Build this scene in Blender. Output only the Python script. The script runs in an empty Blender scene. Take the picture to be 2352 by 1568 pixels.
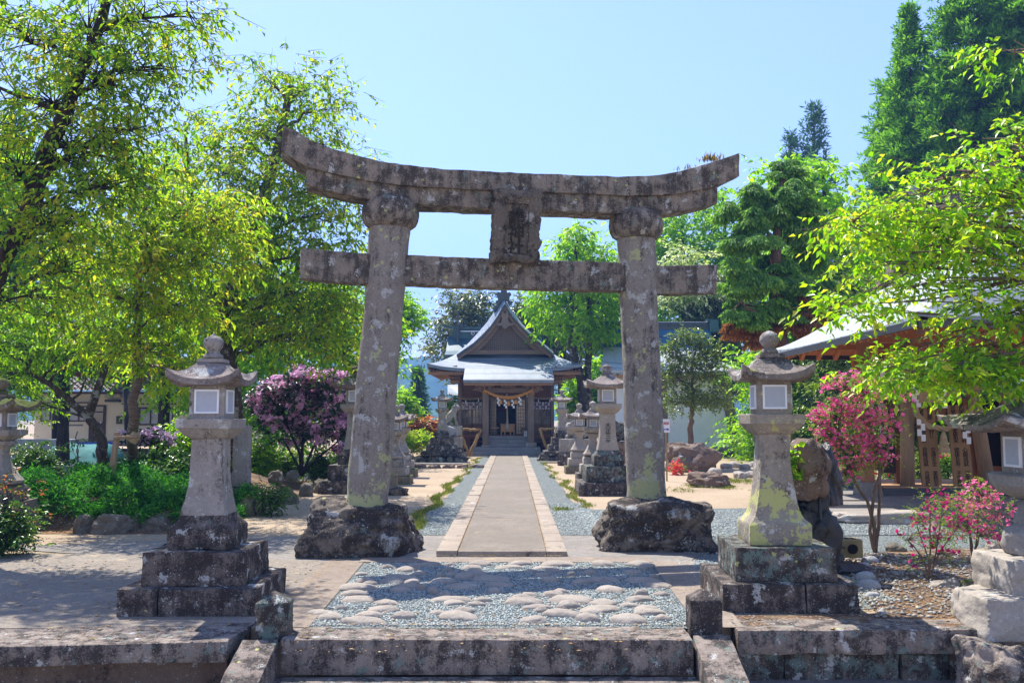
import bpy, bmesh, math, random
import numpy as np
from mathutils import Vector, Matrix, Quaternion, noise as mn
R = math.radians
SC = bpy.context.scene
COL = SC.collection
# ------------------------------------------------------------------ camera geometry (photo measured at 2352 x 1568)
FPX = 2160.0; TH = math.atan(175 / FPX); EYE = 1.8
def ray(u, v):
    x = (u - 1176) / FPX; y = (784 - v) / FPX; c = math.cos(TH); s = math.sin(TH)
    return Vector((x, c - y * s, s + y * c))
def G(u, v, z=0.0):
    d = ray(u, v); t = (z - EYE) / d.z
    return Vector((d.x * t, d.y * t, z))
def P(u, v, Y):
    d = ray(u, v); t = Y / d.y
    return Vector((d.x * t, Y, EYE + d.z * t))
# ------------------------------------------------------------------ objects and tags
def tag(o, label=None, cat=None, group=None, kind=None):
    if label: o['label'] = label
    if cat: o['category'] = cat
    if group: o['group'] = group
    if kind: o['kind'] = kind
    return o
def empty(name, loc, label, cat, group=None, rz=0.0):
    o = bpy.data.objects.new(name, None); COL.objects.link(o)
    o.empty_display_size = 0.3
    o.location = loc; o.rotation_euler = (0, 0, rz)
    return tag(o, label, cat, group)
def link(name, me, mat=None, parent=None, world=False):
    o = bpy.data.objects.new(name, me); COL.objects.link(o)
    if mat is not None:
        me.materials.clear(); me.materials.append(mat)
    if parent is not None:
        o.parent = parent
        if world:
            M = Matrix.Translation(parent.location) @ parent.rotation_euler.to_matrix().to_4x4()
            if parent.parent:
                pp = parent.parent
                M = Matrix.Translation(pp.location) @ pp.rotation_euler.to_matrix().to_4x4() @ M
            me.transform(M.inverted())
    return o
def copy_tree(o, loc, rz=None, label=None, parent=None):
    c = o.copy(); COL.objects.link(c)
    if parent is None:
        c.location = loc
        if rz is not None: c.rotation_euler = (0, 0, rz)
        if label: c['label'] = label
    else: c.parent = parent
    for ch in list(o.children): copy_tree(ch, None, parent=c)
    return c
def np_mesh(name, V, tris):
    me = bpy.data.meshes.new(name)
    V = np.ascontiguousarray(V, dtype=np.float32); T = np.ascontiguousarray(tris, dtype=np.int32)
    me.vertices.add(len(V)); me.vertices.foreach_set('co', V.ravel())
    k = T.shape[1]
    me.loops.add(T.size); me.loops.foreach_set('vertex_index', T.ravel())
    me.polygons.add(len(T)); me.polygons.foreach_set('loop_start', np.arange(0, T.size, k, dtype=np.int32))
    me.update(calc_edges=True)
    return me
class MB:
    def __init__(s): s.v = []; s.f = []
    def add(s, vs, fs, M=None):
        n = len(s.v)
        s.v += [tuple(M @ Vector(p)) if M is not None else tuple(p) for p in vs]
        s.f += [tuple(i + n for i in f) for f in fs]
        return s
    def box(s, x0, x1, y0, y1, z0, z1, M=None):
        return s.add([(x0,y0,z0),(x1,y0,z0),(x1,y1,z0),(x0,y1,z0),(x0,y0,z1),(x1,y0,z1),(x1,y1,z1),(x0,y1,z1)],
              [(0,3,2,1),(4,5,6,7),(0,1,5,4),(1,2,6,5),(2,3,7,6),(3,0,4,7)], M)
    def cbox(s, c, sx, sy, sz, M=None):
        x, y, z = c
        return s.box(x-sx/2, x+sx/2, y-sy/2, y+sy/2, z-sz/2, z+sz/2, M)
    def bar(s, a, b, w, h, up=(0,0,1)):
        a = Vector(a); b = Vector(b); d = (b-a).normalized(); u = Vector(up)
        x = d.cross(u)
        if x.length < 1e-4: x = d.cross(Vector((0,1,0)))
        x.normalize(); y = x.cross(d)
        vs = [p + x*(w/2*i) + y*(h/2*j) for p in (a, b) for i, j in ((-1,-1),(1,-1),(1,1),(-1,1))]
        return s.add(vs, [(0,1,2,3),(7,6,5,4),(0,4,5,1),(1,5,6,2),(2,6,7,3),(3,7,4,0)])
    def loft(s, rings, cap0=True, cap1=True, M=None, closed=True):
        n = len(rings[0]); vs = [p for r in rings for p in r]; fs = []
        for i in range(len(rings)-1):
            for j in range(n if closed else n-1):
                k = (j+1) % n
                fs.append((i*n+j, i*n+k, (i+1)*n+k, (i+1)*n+j))
        if cap0: fs.append(tuple(range(n-1, -1, -1)))
        if cap1: fs.append(tuple((len(rings)-1)*n + j for j in range(n)))
        return s.add(vs, fs, M)
    def lathe(s, prof, n=20, c=(0,0), M=None):
        rings = [[(c[0]+r*math.cos(2*math.pi*k/n), c[1]+r*math.sin(2*math.pi*k/n), z) for k in range(n)] for r, z in prof]
        return s.loft(rings, M=M)
    def tube(s, pts, rad, n=8, jit=0.0, rnd=None):
        pts = [Vector(p) for p in pts]; rings = []
        if not hasattr(rad, '__len__'): rad = [rad]*len(pts)
        prev = None
        for i, p in enumerate(pts):
            d = (pts[min(i+1, len(pts)-1)] - pts[max(i-1, 0)]).normalized()
            if prev is None:
                x = d.cross(Vector((0.13, 0.9, 0.31))).normalized()
            else:
                x = (prev - d*prev.dot(d)).normalized()
            prev = x; y = d.cross(x); r = rad[i]
            rings.append([p + (x*math.cos(2*math.pi*k/n) + y*math.sin(2*math.pi*k/n))*r*(1 + (rnd.uniform(-jit, jit) if rnd else 0)) for k in range(n)])
        return s.loft(rings)
    def extrude_poly(s, pts2, f, t0, t1):
        # pts2 outline (CCW), f(a,b,t)->3d
        n = len(pts2)
        vs = [f(a, b, t0) for a, b in pts2] + [f(a, b, t1) for a, b in pts2]
        fs = [tuple(range(n-1,-1,-1)), tuple(range(n, 2*n))] + [(i, (i+1)%n, n+(i+1)%n, n+i) for i in range(n)]
        return s.add(vs, fs)
    def mesh(s, name='m', smooth=False, ang=None):
        me = bpy.data.meshes.new(name); me.from_pydata(s.v, [], s.f); me.update()
        bm = bmesh.new(); bm.from_mesh(me); bmesh.ops.recalc_face_normals(bm, faces=bm.faces); bm.to_mesh(me); bm.free()
        if smooth: me.shade_smooth()
        if ang: me.set_sharp_from_angle(angle=R(ang))
        return me
    def build(s, name, mat, parent=None, world=False, smooth=False, ang=None, rough=None, bevel=None):
        me = s.mesh(name, smooth, ang)
        if rough or bevel: weather(me, bevel, **(rough or {}))
        return link(name, me, mat, parent, world)
def weather(me, bevel=None, maxlen=None, amp=0.0, scale=3.0, seed=0, levels=4, fine=0.0, smooth=True):
    bm = bmesh.new(); bm.from_mesh(me)
    bmesh.ops.remove_doubles(bm, verts=bm.verts, dist=1e-5)
    if bevel:
        es = [e for e in bm.edges if len(e.link_faces) == 2 and e.calc_face_angle(0) > 0.6]
        if es: bmesh.ops.bevel(bm, geom=es, offset=bevel, segments=2, affect='EDGES', profile=0.6)
    if maxlen:
        for _ in range(levels):
            es = [e for e in bm.edges if e.calc_length() > maxlen]
            if not es: break
            bmesh.ops.subdivide_edges(bm, edges=es, cuts=1, use_grid_fill=True)
            if len(bm.verts) > 40000: break
    if amp:
        bm.normal_update(); off = Vector((seed*7.3, seed*3.1, seed*5.7))
        mv = []
        for v in bm.verts:
            n = mn.fractal(v.co*scale + off, 0.9, 2.1, 4)
            k = amp*n
            if fine: k += fine*mn.noise(v.co*scale*7 + off)
            mv.append(v.normal*k)
        for v, d in zip(bm.verts, mv): v.co += d
    bmesh.ops.recalc_face_normals(bm, faces=bm.faces)
    bm.to_mesh(me); bm.free()
    if smooth:
        me.shade_smooth(); me.set_sharp_from_angle(angle=R(38))
    return me
def stone_box(name, mat, x0, x1, y0, y1, z0, z1, parent=None, seed=0, bev=0.012, amp=0.012, maxlen=0.12, scale=4, world=False):
    return MB().box(x0,x1,y0,y1,z0,z1).build(name, mat, parent, world, bevel=bev, rough=dict(maxlen=maxlen, amp=amp, scale=scale, seed=seed, fine=amp*0.35))
def rock_mesh(sx, sy, sz, seed=0, sub=4, amp=0.28, scale=1.3, flat=0.35, facet=0.5, boxy=0.35, fine=0.02):
    bm = bmesh.new(); bmesh.ops.create_icosphere(bm, subdivisions=sub, radius=1.0)
    off = Vector((seed*13.1+1.7, seed*5.3, seed*9.7))
    rnd = random.Random(seed)
    planes = [(Vector((rnd.uniform(-1,1), rnd.uniform(-1,1), rnd.uniform(-.4,1))).normalized(), rnd.uniform(.62,.9)) for _ in range(11)]
    for v in bm.verts:
        d = v.co.normalized()
        m = max(abs(d.x), abs(d.y), abs(d.z)); r = (1/m)**boxy
        for n, h in planes:
            q = d.dot(n)
            if q > 0.05: r = min(r, r*(1-facet) + facet*min(r, h/q))
        r *= 1 + amp*mn.fractal(d*scale+off, 0.8, 2.1, 3) + fine*mn.noise(d*9+off)*2
        p = d*r
        if p.z < -flat: p.z = -flat + (p.z+flat)*0.05
        v.co = Vector((p.x*sx, p.y*sy, (p.z+flat)*sz/(1+flat)))
    bmesh.ops.recalc_face_normals(bm, faces=bm.faces)
    me = bpy.data.meshes.new('rock'); bm.to_mesh(me); bm.free()
    me.shade_smooth(); me.set_sharp_from_angle(angle=R(50))
    return me
def rock(name, mat, loc, sx, sy, sz, label, group=None, cat='rock', rz=0.0, parent=None, **k):
    me = rock_mesh(sx, sy, sz, **k); o = link(name, me, mat, parent)
    o.location = loc; o.rotation_euler = (0,0,rz)
    if parent is None: tag(o, label, cat, group)
    return o
def skin_mesh(verts, edges, radii, sub=2):
    me = bpy.data.meshes.new('sk'); me.from_pydata(verts, edges, []); me.update()
    o = bpy.data.objects.new('sk', me); COL.objects.link(o)
    o.modifiers.new('s', 'SKIN'); 
    for i, r in enumerate(radii):
        sv = me.skin_vertices[0].data[i]; sv.radius = (r, r) if not hasattr(r, '__len__') else r; sv.use_root = (i == 0)
    ss = o.modifiers.new('u', 'SUBSURF'); ss.levels = sub; ss.render_levels = sub
    dg = bpy.context.evaluated_depsgraph_get(); out = bpy.data.meshes.new_from_object(o.evaluated_get(dg))
    bpy.data.objects.remove(o); out.shade_smooth()
    return out
def text_mesh(body, size, depth=0.004, line=1.0):
    c = bpy.data.curves.new('t', 'FONT'); c.body = body; c.size = size; c.align_x = 'CENTER'; c.extrude = depth; c.space_line = line
    c.resolution_u = 2
    o = bpy.data.objects.new('t', c); COL.objects.link(o)
    dg = bpy.context.evaluated_depsgraph_get(); me = bpy.data.meshes.new_from_object(o.evaluated_get(dg))
    bpy.data.objects.remove(o); bpy.data.curves.remove(c)
    # centre vertically, stand upright facing -Y
    zs = [v.co.y for v in me.vertices]; cy = (max(zs)+min(zs))/2
    me.transform(Matrix.Rotation(R(90), 4, 'X') @ Matrix.Translation((0, -cy, 0)))
    return me
def text(name, body, size, mat, parent, loc, depth=0.004, line=1.0, rz=0.0, rx=0.0):
    me = text_mesh(body, size, depth, line); me.transform(Matrix.Translation(loc) @ Matrix.Rotation(rz,4,'Z') @ Matrix.Rotation(rx,4,'X'))
    return link(name, me, mat, parent)
# ------------------------------------------------------------------ materials
class NT:
    def __init__(s, name):
        s.m = bpy.data.materials.new(name); s.m.use_nodes = True; s.t = s.m.node_tree
        s.b = s.t.nodes['Principled BSDF']; s.out = s.t.nodes['Material Output']
        s.geo = s.t.nodes.new('ShaderNodeNewGeometry'); s.pos = s.geo.outputs['Position']
    def n(s, ty, **k):
        nd = s.t.nodes.new(ty)
        for a, b in k.items(): setattr(nd, a, b)
        return nd
    def set(s, sock, v):
        if isinstance(v, bpy.types.NodeSocket): s.t.links.new(v, sock)
        elif isinstance(v, (tuple, list)) and len(v) == 3 and sock.type == 'RGBA': sock.default_value = (*v, 1)
        else: sock.default_value = v
    def vscale(s, vec, x, y, z):
        m = s.n('ShaderNodeMapping'); s.set(m.inputs['Vector'], vec); m.inputs['Scale'].default_value = (x, y, z); return m.outputs[0]
    def noise(s, scale, detail=4, rough=0.55, vec=None, dist=0.0):
        m = s.n('ShaderNodeTexNoise'); s.set(m.inputs['Vector'], vec or s.pos)
        m.inputs['Scale'].default_value = scale; m.inputs['Detail'].default_value = detail; m.inputs['Roughness'].default_value = rough; m.inputs['Distortion'].default_value = dist
        return m.outputs['Fac']
    def vor(s, scale, out='Distance', vec=None, feature='F1', rnd=1.0):
        m = s.n('ShaderNodeTexVoronoi', feature=feature); s.set(m.inputs['Vector'], vec or s.pos); m.inputs['Scale'].default_value = scale
        m.inputs['Randomness'].default_value = rnd
        return m.outputs[out]
    def ramp(s, fac, stops, interp='LINEAR'):
        m = s.n('ShaderNodeValToRGB'); s.set(m.inputs[0], fac); cr = m.color_ramp; cr.interpolation = interp
        while len(cr.elements) < len(stops): cr.elements.new(0.5)
        for e, (p, c) in zip(cr.elements, stops):
            e.position = p; e.color = (c, c, c, 1) if not hasattr(c, '__len__') else (*c, 1)
        return m.outputs[0]
    def mix(s, f, a, b, mode='MIX'):
        m = s.n('ShaderNodeMix', data_type='RGBA', blend_type=mode); s.set(m.inputs[0], f); s.set(m.inputs[6], a); s.set(m.inputs[7], b); return m.outputs[2]
    def math(s, op, a, b=0.0, clamp=False):
        m = s.n('ShaderNodeMath', operation=op, use_clamp=clamp); s.set(m.inputs[0], a); s.set(m.inputs[1], b); return m.outputs[0]
    def sep(s, vec=None):
        m = s.n('ShaderNodeSeparateXYZ'); s.set(m.inputs[0], vec or s.pos); return m.outputs
    def bump(s, h, strength=0.5, dist=0.02, normal=None):
        m = s.n('ShaderNodeBump'); s.set(m.inputs['Height'], h); m.inputs['Strength'].default_value = strength; m.inputs['Distance'].default_value = dist
        if normal is not None: s.set(m.inputs['Normal'], normal)
        return m.outputs[0]
    def fin(s, col, rough=0.8, normal=None, spec=0.3, metal=0.0):
        s.set(s.b.inputs['Base Color'], col); s.set(s.b.inputs['Roughness'], rough)
        s.b.inputs['Specular IOR Level'].default_value = spec; s.b.inputs['Metallic'].default_value = metal
        if normal is not None: s.set(s.b.inputs['Normal'], normal)
        return s.m
def M_stone(name, base=(.23,.20,.17), base2=(.13,.11,.095), dark=(.030,.025,.024), dk=0.5, white=(.46,.46,.43), wh=0.35, yel=0.0, yelc=(.42,.42,.16), teal=0.2, scale=1.0, bmp=0.6, streak=0.5, moss=0.0, zyel=None):
    k = NT(name)
    big = k.noise(2.2*scale, 6, .62, dist=.4)
    c = k.mix(k.ramp(big, [(.35, 0), (.65, 1)]), base2, base)
    fine = k.noise(26*scale, 5, .7)
    c = k.mix(k.ramp(fine, [(.3, .0), (.75, .55)]), c, tuple(min(1, x*1.5) for x in base))
    sv = k.vscale(k.pos, 7, 7, .9)
    st = k.noise(1.0*scale, 5, .6, vec=sv)
    dm = k.math('ADD', k.math('MULTIPLY', k.noise(3.7*scale, 8, .68), 1-streak*.6), k.math('MULTIPLY', st, streak*.6))
    dm = k.math('ADD', dm, k.math('MULTIPLY', k.math('SUBTRACT', k.noise(38*scale, 3, .8), .5), .35))
    t = .72 - .36*dk
    c = k.mix(k.ramp(dm, [(t-.035, 0), (t+.07, .86)]), c, dark)
    if teal:
        tm = k.math('ADD', k.noise(5.5*scale, 4, .6), k.math('MULTIPLY', k.noise(60*scale, 2, .8), .45))
        t2 = 1.02 - .28*teal
        c = k.mix(k.ramp(tm, [(t2-.04, 0), (t2+.03, .8)]), c, (.16, .22, .19))
    # pale lichen: crusty blotches and round spots
    wm = k.math('ADD', k.noise(4.3*scale, 3, .5), k.math('MULTIPLY', k.noise(30*scale, 4, .75), .5))
    t3 = 1.0 - .22*wh
    c = k.mix(k.ramp(wm, [(t3-.02, 0), (t3+.02, .9)]), c, white)
    for sc_, th in ((14*scale, .13), (27*scale, .17), (60*scale, .2)):
        d = k.vor(sc_, vec=None)
        d = k.math('ADD', d, k.math('MULTIPLY', k.math('SUBTRACT', k.noise(34*scale, 4, .7), .5), .7))
        pick = k.sep(k.vor(sc_, 'Color'))[0]
        msk = k.math('MULTIPLY', k.math('LESS_THAN', d, th), k.math('GREATER_THAN', pick, 1-.5*wh))
        c = k.mix(k.math('MULTIPLY', msk, .75), c, white)
    if yel:
        ym = k.math('ADD', k.noise(2.6*scale, 4, .55), k.math('MULTIPLY', k.noise(17*scale, 4, .7), .55))
        if zyel is not None:
            z = k.sep()[2]
            g = k.math('MULTIPLY', k.math('SUBTRACT', zyel, z), .28)
            g = k.math('MINIMUM', k.math('MAXIMUM', g, -.05), .16)
            ym = k.math('ADD', ym, g)
        t4 = 1.08 - .3*yel
        c = k.mix(k.ramp(ym, [(t4-.012, 0), (t4+.012, .92)]), c, yelc)
        d = k.vor(7*scale); pick = k.sep(k.vor(7*scale, 'Color'))[1]
        d = k.math('ADD', d, k.math('MULTIPLY', k.math('SUBTRACT', k.noise(22*scale, 4, .7), .5), .9))
        msk = k.math('MULTIPLY', k.math('LESS_THAN', d, .22), k.math('GREATER_THAN', pick, 1-.35*yel))
        c = k.mix(msk, c, yelc)
    if moss:
        nz = k.sep(k.geo.outputs['Normal'])[2]
        mm = k.math('MULTIPLY', k.ramp(k.noise(6*scale, 4, .6), [(.6-.3*moss, 0), (.7-.3*moss, 1)]), k.ramp(nz, [(.2, 0.12), (.7, 1)]))
        c = k.mix(mm, c, (.085, .11, .02))
    h = k.math('ADD', k.math('MULTIPLY', k.noise(11*scale, 6, .7), 1.0), k.math('MULTIPLY', k.noise(70*scale, 3, .7), .35))
    h = k.math('ADD', h, k.math('MULTIPLY', dm, -.3))
    return k.fin(c, .93, k.bump(h, bmp, .045), .2)
def M_plain(name, col, rough=0.6, var=0.15, scale=6, spec=0.3, metal=0.0, bmp=0.0, bscale=30):
    k = NT(name)
    c = k.mix(k.ramp(k.noise(scale, 5, .6), [(.3, 0), (.7, 1)]), tuple(x*(1-var) for x in col), tuple(min(1, x*(1+var)) for x in col))
    n = k.bump(k.noise(bscale, 4, .6), bmp, .01) if bmp else None
    return k.fin(c, rough, n, spec, metal)
def M_wood(name, col, dark, axis='Z', rough=0.75, stretch=18, var=.6, spec=.2):
    k = NT(name)
    sc = {'Z': (stretch, stretch, 1), 'X': (1, stretch, stretch), 'Y': (stretch, 1, stretch)}[axis]
    v = k.vscale(k.pos, *sc)
    g = k.noise(1.4, 6, .65, vec=v, dist=.3)
    c = k.mix(k.ramp(g, [(.35, 0), (.68, var)]), col, dark)
    c = k.mix(k.ramp(k.noise(1.7, 3), [(.4, 0), (.7, .35)]), c, dark)
    return k.fin(c, rough, k.bump(g, .35, .01), spec)
def M_leaf(name, cols, trans=0.45, rough=0.42, clump=0.9, spec=0.45, tint=1.6, cscale=1.1, tb=.45):
    k = NT(name)
    r = k.geo.outputs['Random Per Island']
    f = k.math('ADD', k.math('MULTIPLY', r, .65), k.math('MULTIPLY', k.noise(cscale, 3, .5), .7*clump))
    f = k.math('SUBTRACT', f, .35*clump-.17)
    n = len(cols)
    c = k.ramp(f, [(.12 + .76*i/max(1, n-1), col) for i, col in enumerate(cols)])
    b = k.b; k.set(b.inputs['Base Color'], c); b.inputs['Roughness'].default_value = rough; b.inputs['Specular IOR Level'].default_value = spec
    tr = k.n('ShaderNodeBsdfTranslucent')
    k.set(tr.inputs['Color'], k.mix(1.0, c, (tint, tint*1.05, tint*tb), 'MULTIPLY'))
    ms = k.n('ShaderNodeMixShader'); ms.inputs[0].default_value = trans
    k.t.links.new(b.outputs[0], ms.inputs[1]); k.t.links.new(tr.outputs[0], ms.inputs[2]); k.t.links.new(ms.outputs[0], k.out.inputs['Surface'])
    return k.m
def M_bark(name, a=(.11,.085,.065), b=(.035,.028,.022), lich=.35, hor=False):
    k = NT(name)
    v = k.vscale(k.pos, 5, 5, 30) if hor else k.vscale(k.pos, 16, 16, 2.5)
    g = k.noise(1.0, 6, .7, vec=v, dist=.3)
    c = k.mix(k.ramp(g, [(.35, 0), (.65, 1)]), b, a)
    w = k.math('ADD', k.noise(6, 4, .6), k.math('MULTIPLY', k.noise(40, 3, .7), .4))
    c = k.mix(k.ramp(w, [(.9-.2*lich, 0), (.94-.2*lich, .8)]), c, (.30, .31, .27))
    return k.fin(c, .9, k.bump(g, .8, .03), .15)
# ------------------------------------------------------------------ camera, sun, sky
cam = bpy.data.objects.new('camera', bpy.data.cameras.new('camera')); COL.objects.link(cam)
cam.location = (0, 0, EYE); cam.rotation_euler = (R(90)+TH, 0, 0)
cam.data.sensor_width = 36; cam.data.lens = 36*FPX/2352; cam.data.clip_end = 6000; cam.data.clip_start = .05
SC.camera = cam
SUN = Vector((-.31, .52, 1)).normalized()
sl = bpy.data.lights.new('sun', 'SUN'); sl.energy = 4.4; sl.angle = R(.5); sl.color = (1, .95, .87)
so = bpy.data.objects.new('sun', sl); COL.objects.link(so); so.rotation_euler = SUN.to_track_quat('Z', 'Y').to_euler(); so.location = SUN*50
w = bpy.data.worlds.new('World'); SC.world = w; w.use_nodes = True
sky = w.node_tree.nodes.new('ShaderNodeTexSky'); sky.sky_type = 'NISHITA'; sky.sun_disc = False
sky.sun_elevation = math.asin(SUN.z); sky.sun_rotation = math.atan2(SUN.x, SUN.y) % (2*math.pi)
sky.air_density = 1.0; sky.dust_density = .3; sky.ozone_density = 4
bgn = w.node_tree.nodes['Background']; bgn.inputs[1].default_value = .125
wb = w.node_tree.nodes.new('ShaderNodeMix'); wb.data_type = 'RGBA'; wb.blend_type = 'MULTIPLY'; wb.inputs[0].default_value = 1; wb.inputs[7].default_value = (1.12, .93, 1.0, 1)
w.node_tree.links.new(sky.outputs[0], wb.inputs[6]); w.node_tree.links.new(wb.outputs[2], bgn.inputs[0])
SC.view_settings.view_transform = 'Standard'; SC.view_settings.look = 'None'; SC.view_settings.exposure = 1.3; SC.view_settings.gamma = 1
SC.cycles.max_bounces = 8; SC.cycles.diffuse_bounces = 4; SC.cycles.transmission_bounces = 5; SC.cycles.transparent_max_bounces = 8
SC.cycles.volume_bounces = 0; SC.cycles.caustics_reflective = False; SC.cycles.caustics_refractive = False
SC.cycles.use_denoising = True; SC.cycles.sample_clamp_indirect = 6
# ------------------------------------------------------------------ materials
S_torii = M_stone('torii_stone', base=(.27,.225,.175), base2=(.15,.125,.10), dark=(.045,.037,.032), dk=.66, wh=.42, yel=.16, teal=.5, streak=.7, bmp=.7, scale=1.5)
S_pillar = M_stone('pillar_stone', base=(.27,.235,.195), base2=(.19,.165,.14), dark=(.05,.042,.036), dk=.45, wh=.6, yel=.58, teal=.25, streak=.85, bmp=.7, zyel=1.2, yelc=(.42,.43,.21), scale=1.35)
S_rock = M_stone('boulder_stone', base=(.22,.18,.14), base2=(.09,.072,.06), dk=.72, wh=.45, yel=.15, teal=.3, streak=.1, bmp=1.0)
S_lan = M_stone('lantern_stone', base=(.30,.27,.235), base2=(.19,.165,.14), dk=.38, wh=.55, yel=0, teal=.1, streak=.6, bmp=.5)
S_roof = M_stone('lantern_roof_stone', base=(.27,.23,.20), base2=(.14,.11,.10), dk=.5, wh=.6, yel=.1, teal=.15, streak=.1, bmp=.8)
S_lanY = M_stone('lichened_lantern_stone', base=(.29,.25,.20), base2=(.17,.145,.12), dk=.38, wh=.5, yel=.62, teal=.15, streak=.5, bmp=.5, zyel=1.15, yelc=(.46,.46,.17))
S_base = M_stone('plinth_stone', base=(.20,.16,.135), base2=(.10,.08,.066), dk=.74, scale=1.5, wh=.5, yel=.12, teal=.3, streak=.55, bmp=.7)
S_baseT = M_stone('teal_lichened_plinth_stone', base=(.20,.165,.135), base2=(.10,.08,.065), dk=.76, scale=1.6, wh=.45, yel=.2, teal=.86, streak=.55, bmp=.7)
S_clean = M_stone('weathered_granite', base=(.34,.30,.25), base2=(.23,.20,.165), dk=.2, wh=.35, yel=.12, teal=.12, streak=.5, bmp=.4)
S_step = M_stone('worn_step_stone', base=(.27,.22,.18), base2=(.14,.11,.09), dk=.64, wh=.36, yel=.12, teal=.55, scale=1.7, streak=.5, bmp=.5)
S_moss = M_stone('mossy_stone', base=(.24,.20,.15), base2=(.13,.105,.08), dk=.45, wh=.3, yel=.15, teal=.2, moss=.9, bmp=.9)
S_border = M_stone('border_rock_stone', base=(.17,.15,.115), base2=(.10,.085,.065), dk=.25, wh=.25, teal=.1, streak=.2, bmp=.7)
S_brown = M_stone('brown_rock_stone', base=(.21,.15,.11), base2=(.12,.08,.06), dk=.4, wh=.35, teal=.05, streak=.2, bmp=.8)
S_cob = M_stone('river_cobble', base=(.33,.285,.235), base2=(.22,.19,.155), dk=.1, wh=.22, teal=.05, streak=0, bmp=.35, scale=1.5)
S_bluecob = M_stone('grey_river_cobble', base=(.34,.34,.34), base2=(.24,.235,.235), dk=0, wh=.1, teal=0, streak=0, bmp=.2)
W_grey = M_wood('grey_weathered_timber', (.30,.225,.17), (.10,.075,.06), 'Z')
W_greyX = M_wood('grey_weathered_beam', (.30,.20,.135), (.10,.07,.05), 'X')
W_brown = M_wood('dark_brown_timber', (.22,.105,.055), (.08,.038,.025), 'Z')
W_brownX = M_wood('brown_eave_timber', (.42,.24,.13), (.16,.085,.05), 'X')
W_brownY = M_wood('brown_rafter_timber', (.48,.27,.14), (.19,.10,.06), 'Y')
W_cedar = M_wood('orange_cedar_timber', (.50,.20,.07), (.26,.10,.04), 'Y', var=.5)
W_cedarZ = M_wood('cedar_post_timber', (.36,.16,.075), (.18,.075,.04), 'Z', var=.5)
W_pole = M_wood('peeled_log_timber', (.38,.27,.17), (.17,.11,.07), 'Z', var=.6)
W_light = M_wood('light_brown_timber', (.50,.29,.15), (.30,.16,.08), 'X', var=.5)
W_log = M_wood('honey_log_timber', (.62,.38,.14), (.10,.06,.03), 'Z', stretch=14, var=.9)
M_white = M_plain('white_paint', (.78,.79,.80), .6, .04)
M_paper = M_plain('lantern_paper', (.42,.45,.50), .8, .05, 20)
M_rope = M_wood('straw_rope', (.72,.34,.07), (.42,.17,.04), 'X', stretch=8, var=.7)
M_rope2 = M_wood('pale_straw_rope', (.50,.38,.22), (.26,.18,.10), 'X', stretch=8, var=.7)
M_black = M_plain('dark_metal', (.03,.022,.02), .4, .2, spec=.5)
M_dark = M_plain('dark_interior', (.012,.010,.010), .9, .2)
M_glass = M_plain('window_glass', (.03,.035,.035), .06, .1, spec=.8)
def sand_mat():
    k = NT('sand')
    a = k.noise(.55, 6, .6); c = k.mix(k.ramp(a, [(.38, 0), (.62, 1)]), (.36,.27,.18), (.44,.34,.235))
    c = k.mix(k.ramp(k.noise(2.3, 6, .7), [(.56, 0), (.70, .6)]), c, (.32,.245,.16))
    c = k.mix(k.ramp(k.noise(60, 4, .8), [(.35, .55), (.6, 0)]), c, (.24,.19,.13))
    d = k.vor(34); p = k.sep(k.vor(34, 'Color'))[0]
    c = k.mix(k.math('MULTIPLY', k.math('LESS_THAN', d, .3), k.math('GREATER_THAN', p, .86)), c, (.55,.52,.47))
    h = k.math('ADD', k.noise(9, 6, .75), k.math('MULTIPLY', k.noise(75, 3, .8), .4))
    return k.fin(c, .95, k.bump(h, .6, .03), .15)
def gravel_mat(name='gravel', tint=(1, 1, 1)):
    k = NT(name)
    t = lambda c: tuple(a*b for a, b in zip(c, tint))
    d = k.vor(46, rnd=1); p = k.sep(k.vor(46, 'Color'))
    c = k.ramp(p[0], [(0, t((.15,.18,.17))), (.35, t((.26,.31,.29))), (.7, t((.36,.41,.39))), (1, t((.52,.55,.51)))])
    c = k.mix(k.ramp(d, [(.3, 0), (.62, .75)]), c, (.05,.055,.05))
    c = k.mix(k.ramp(k.noise(1.3, 5, .7), [(.55, 0), (.75, .45)]), c, (.34,.28,.19))
    h = k.math('ADD', k.math('MULTIPLY', d, -1.0), k.math('MULTIPLY', p[1], .6))
    return k.fin(c, .75, k.bump(h, 1.0, .03), .3)
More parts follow.
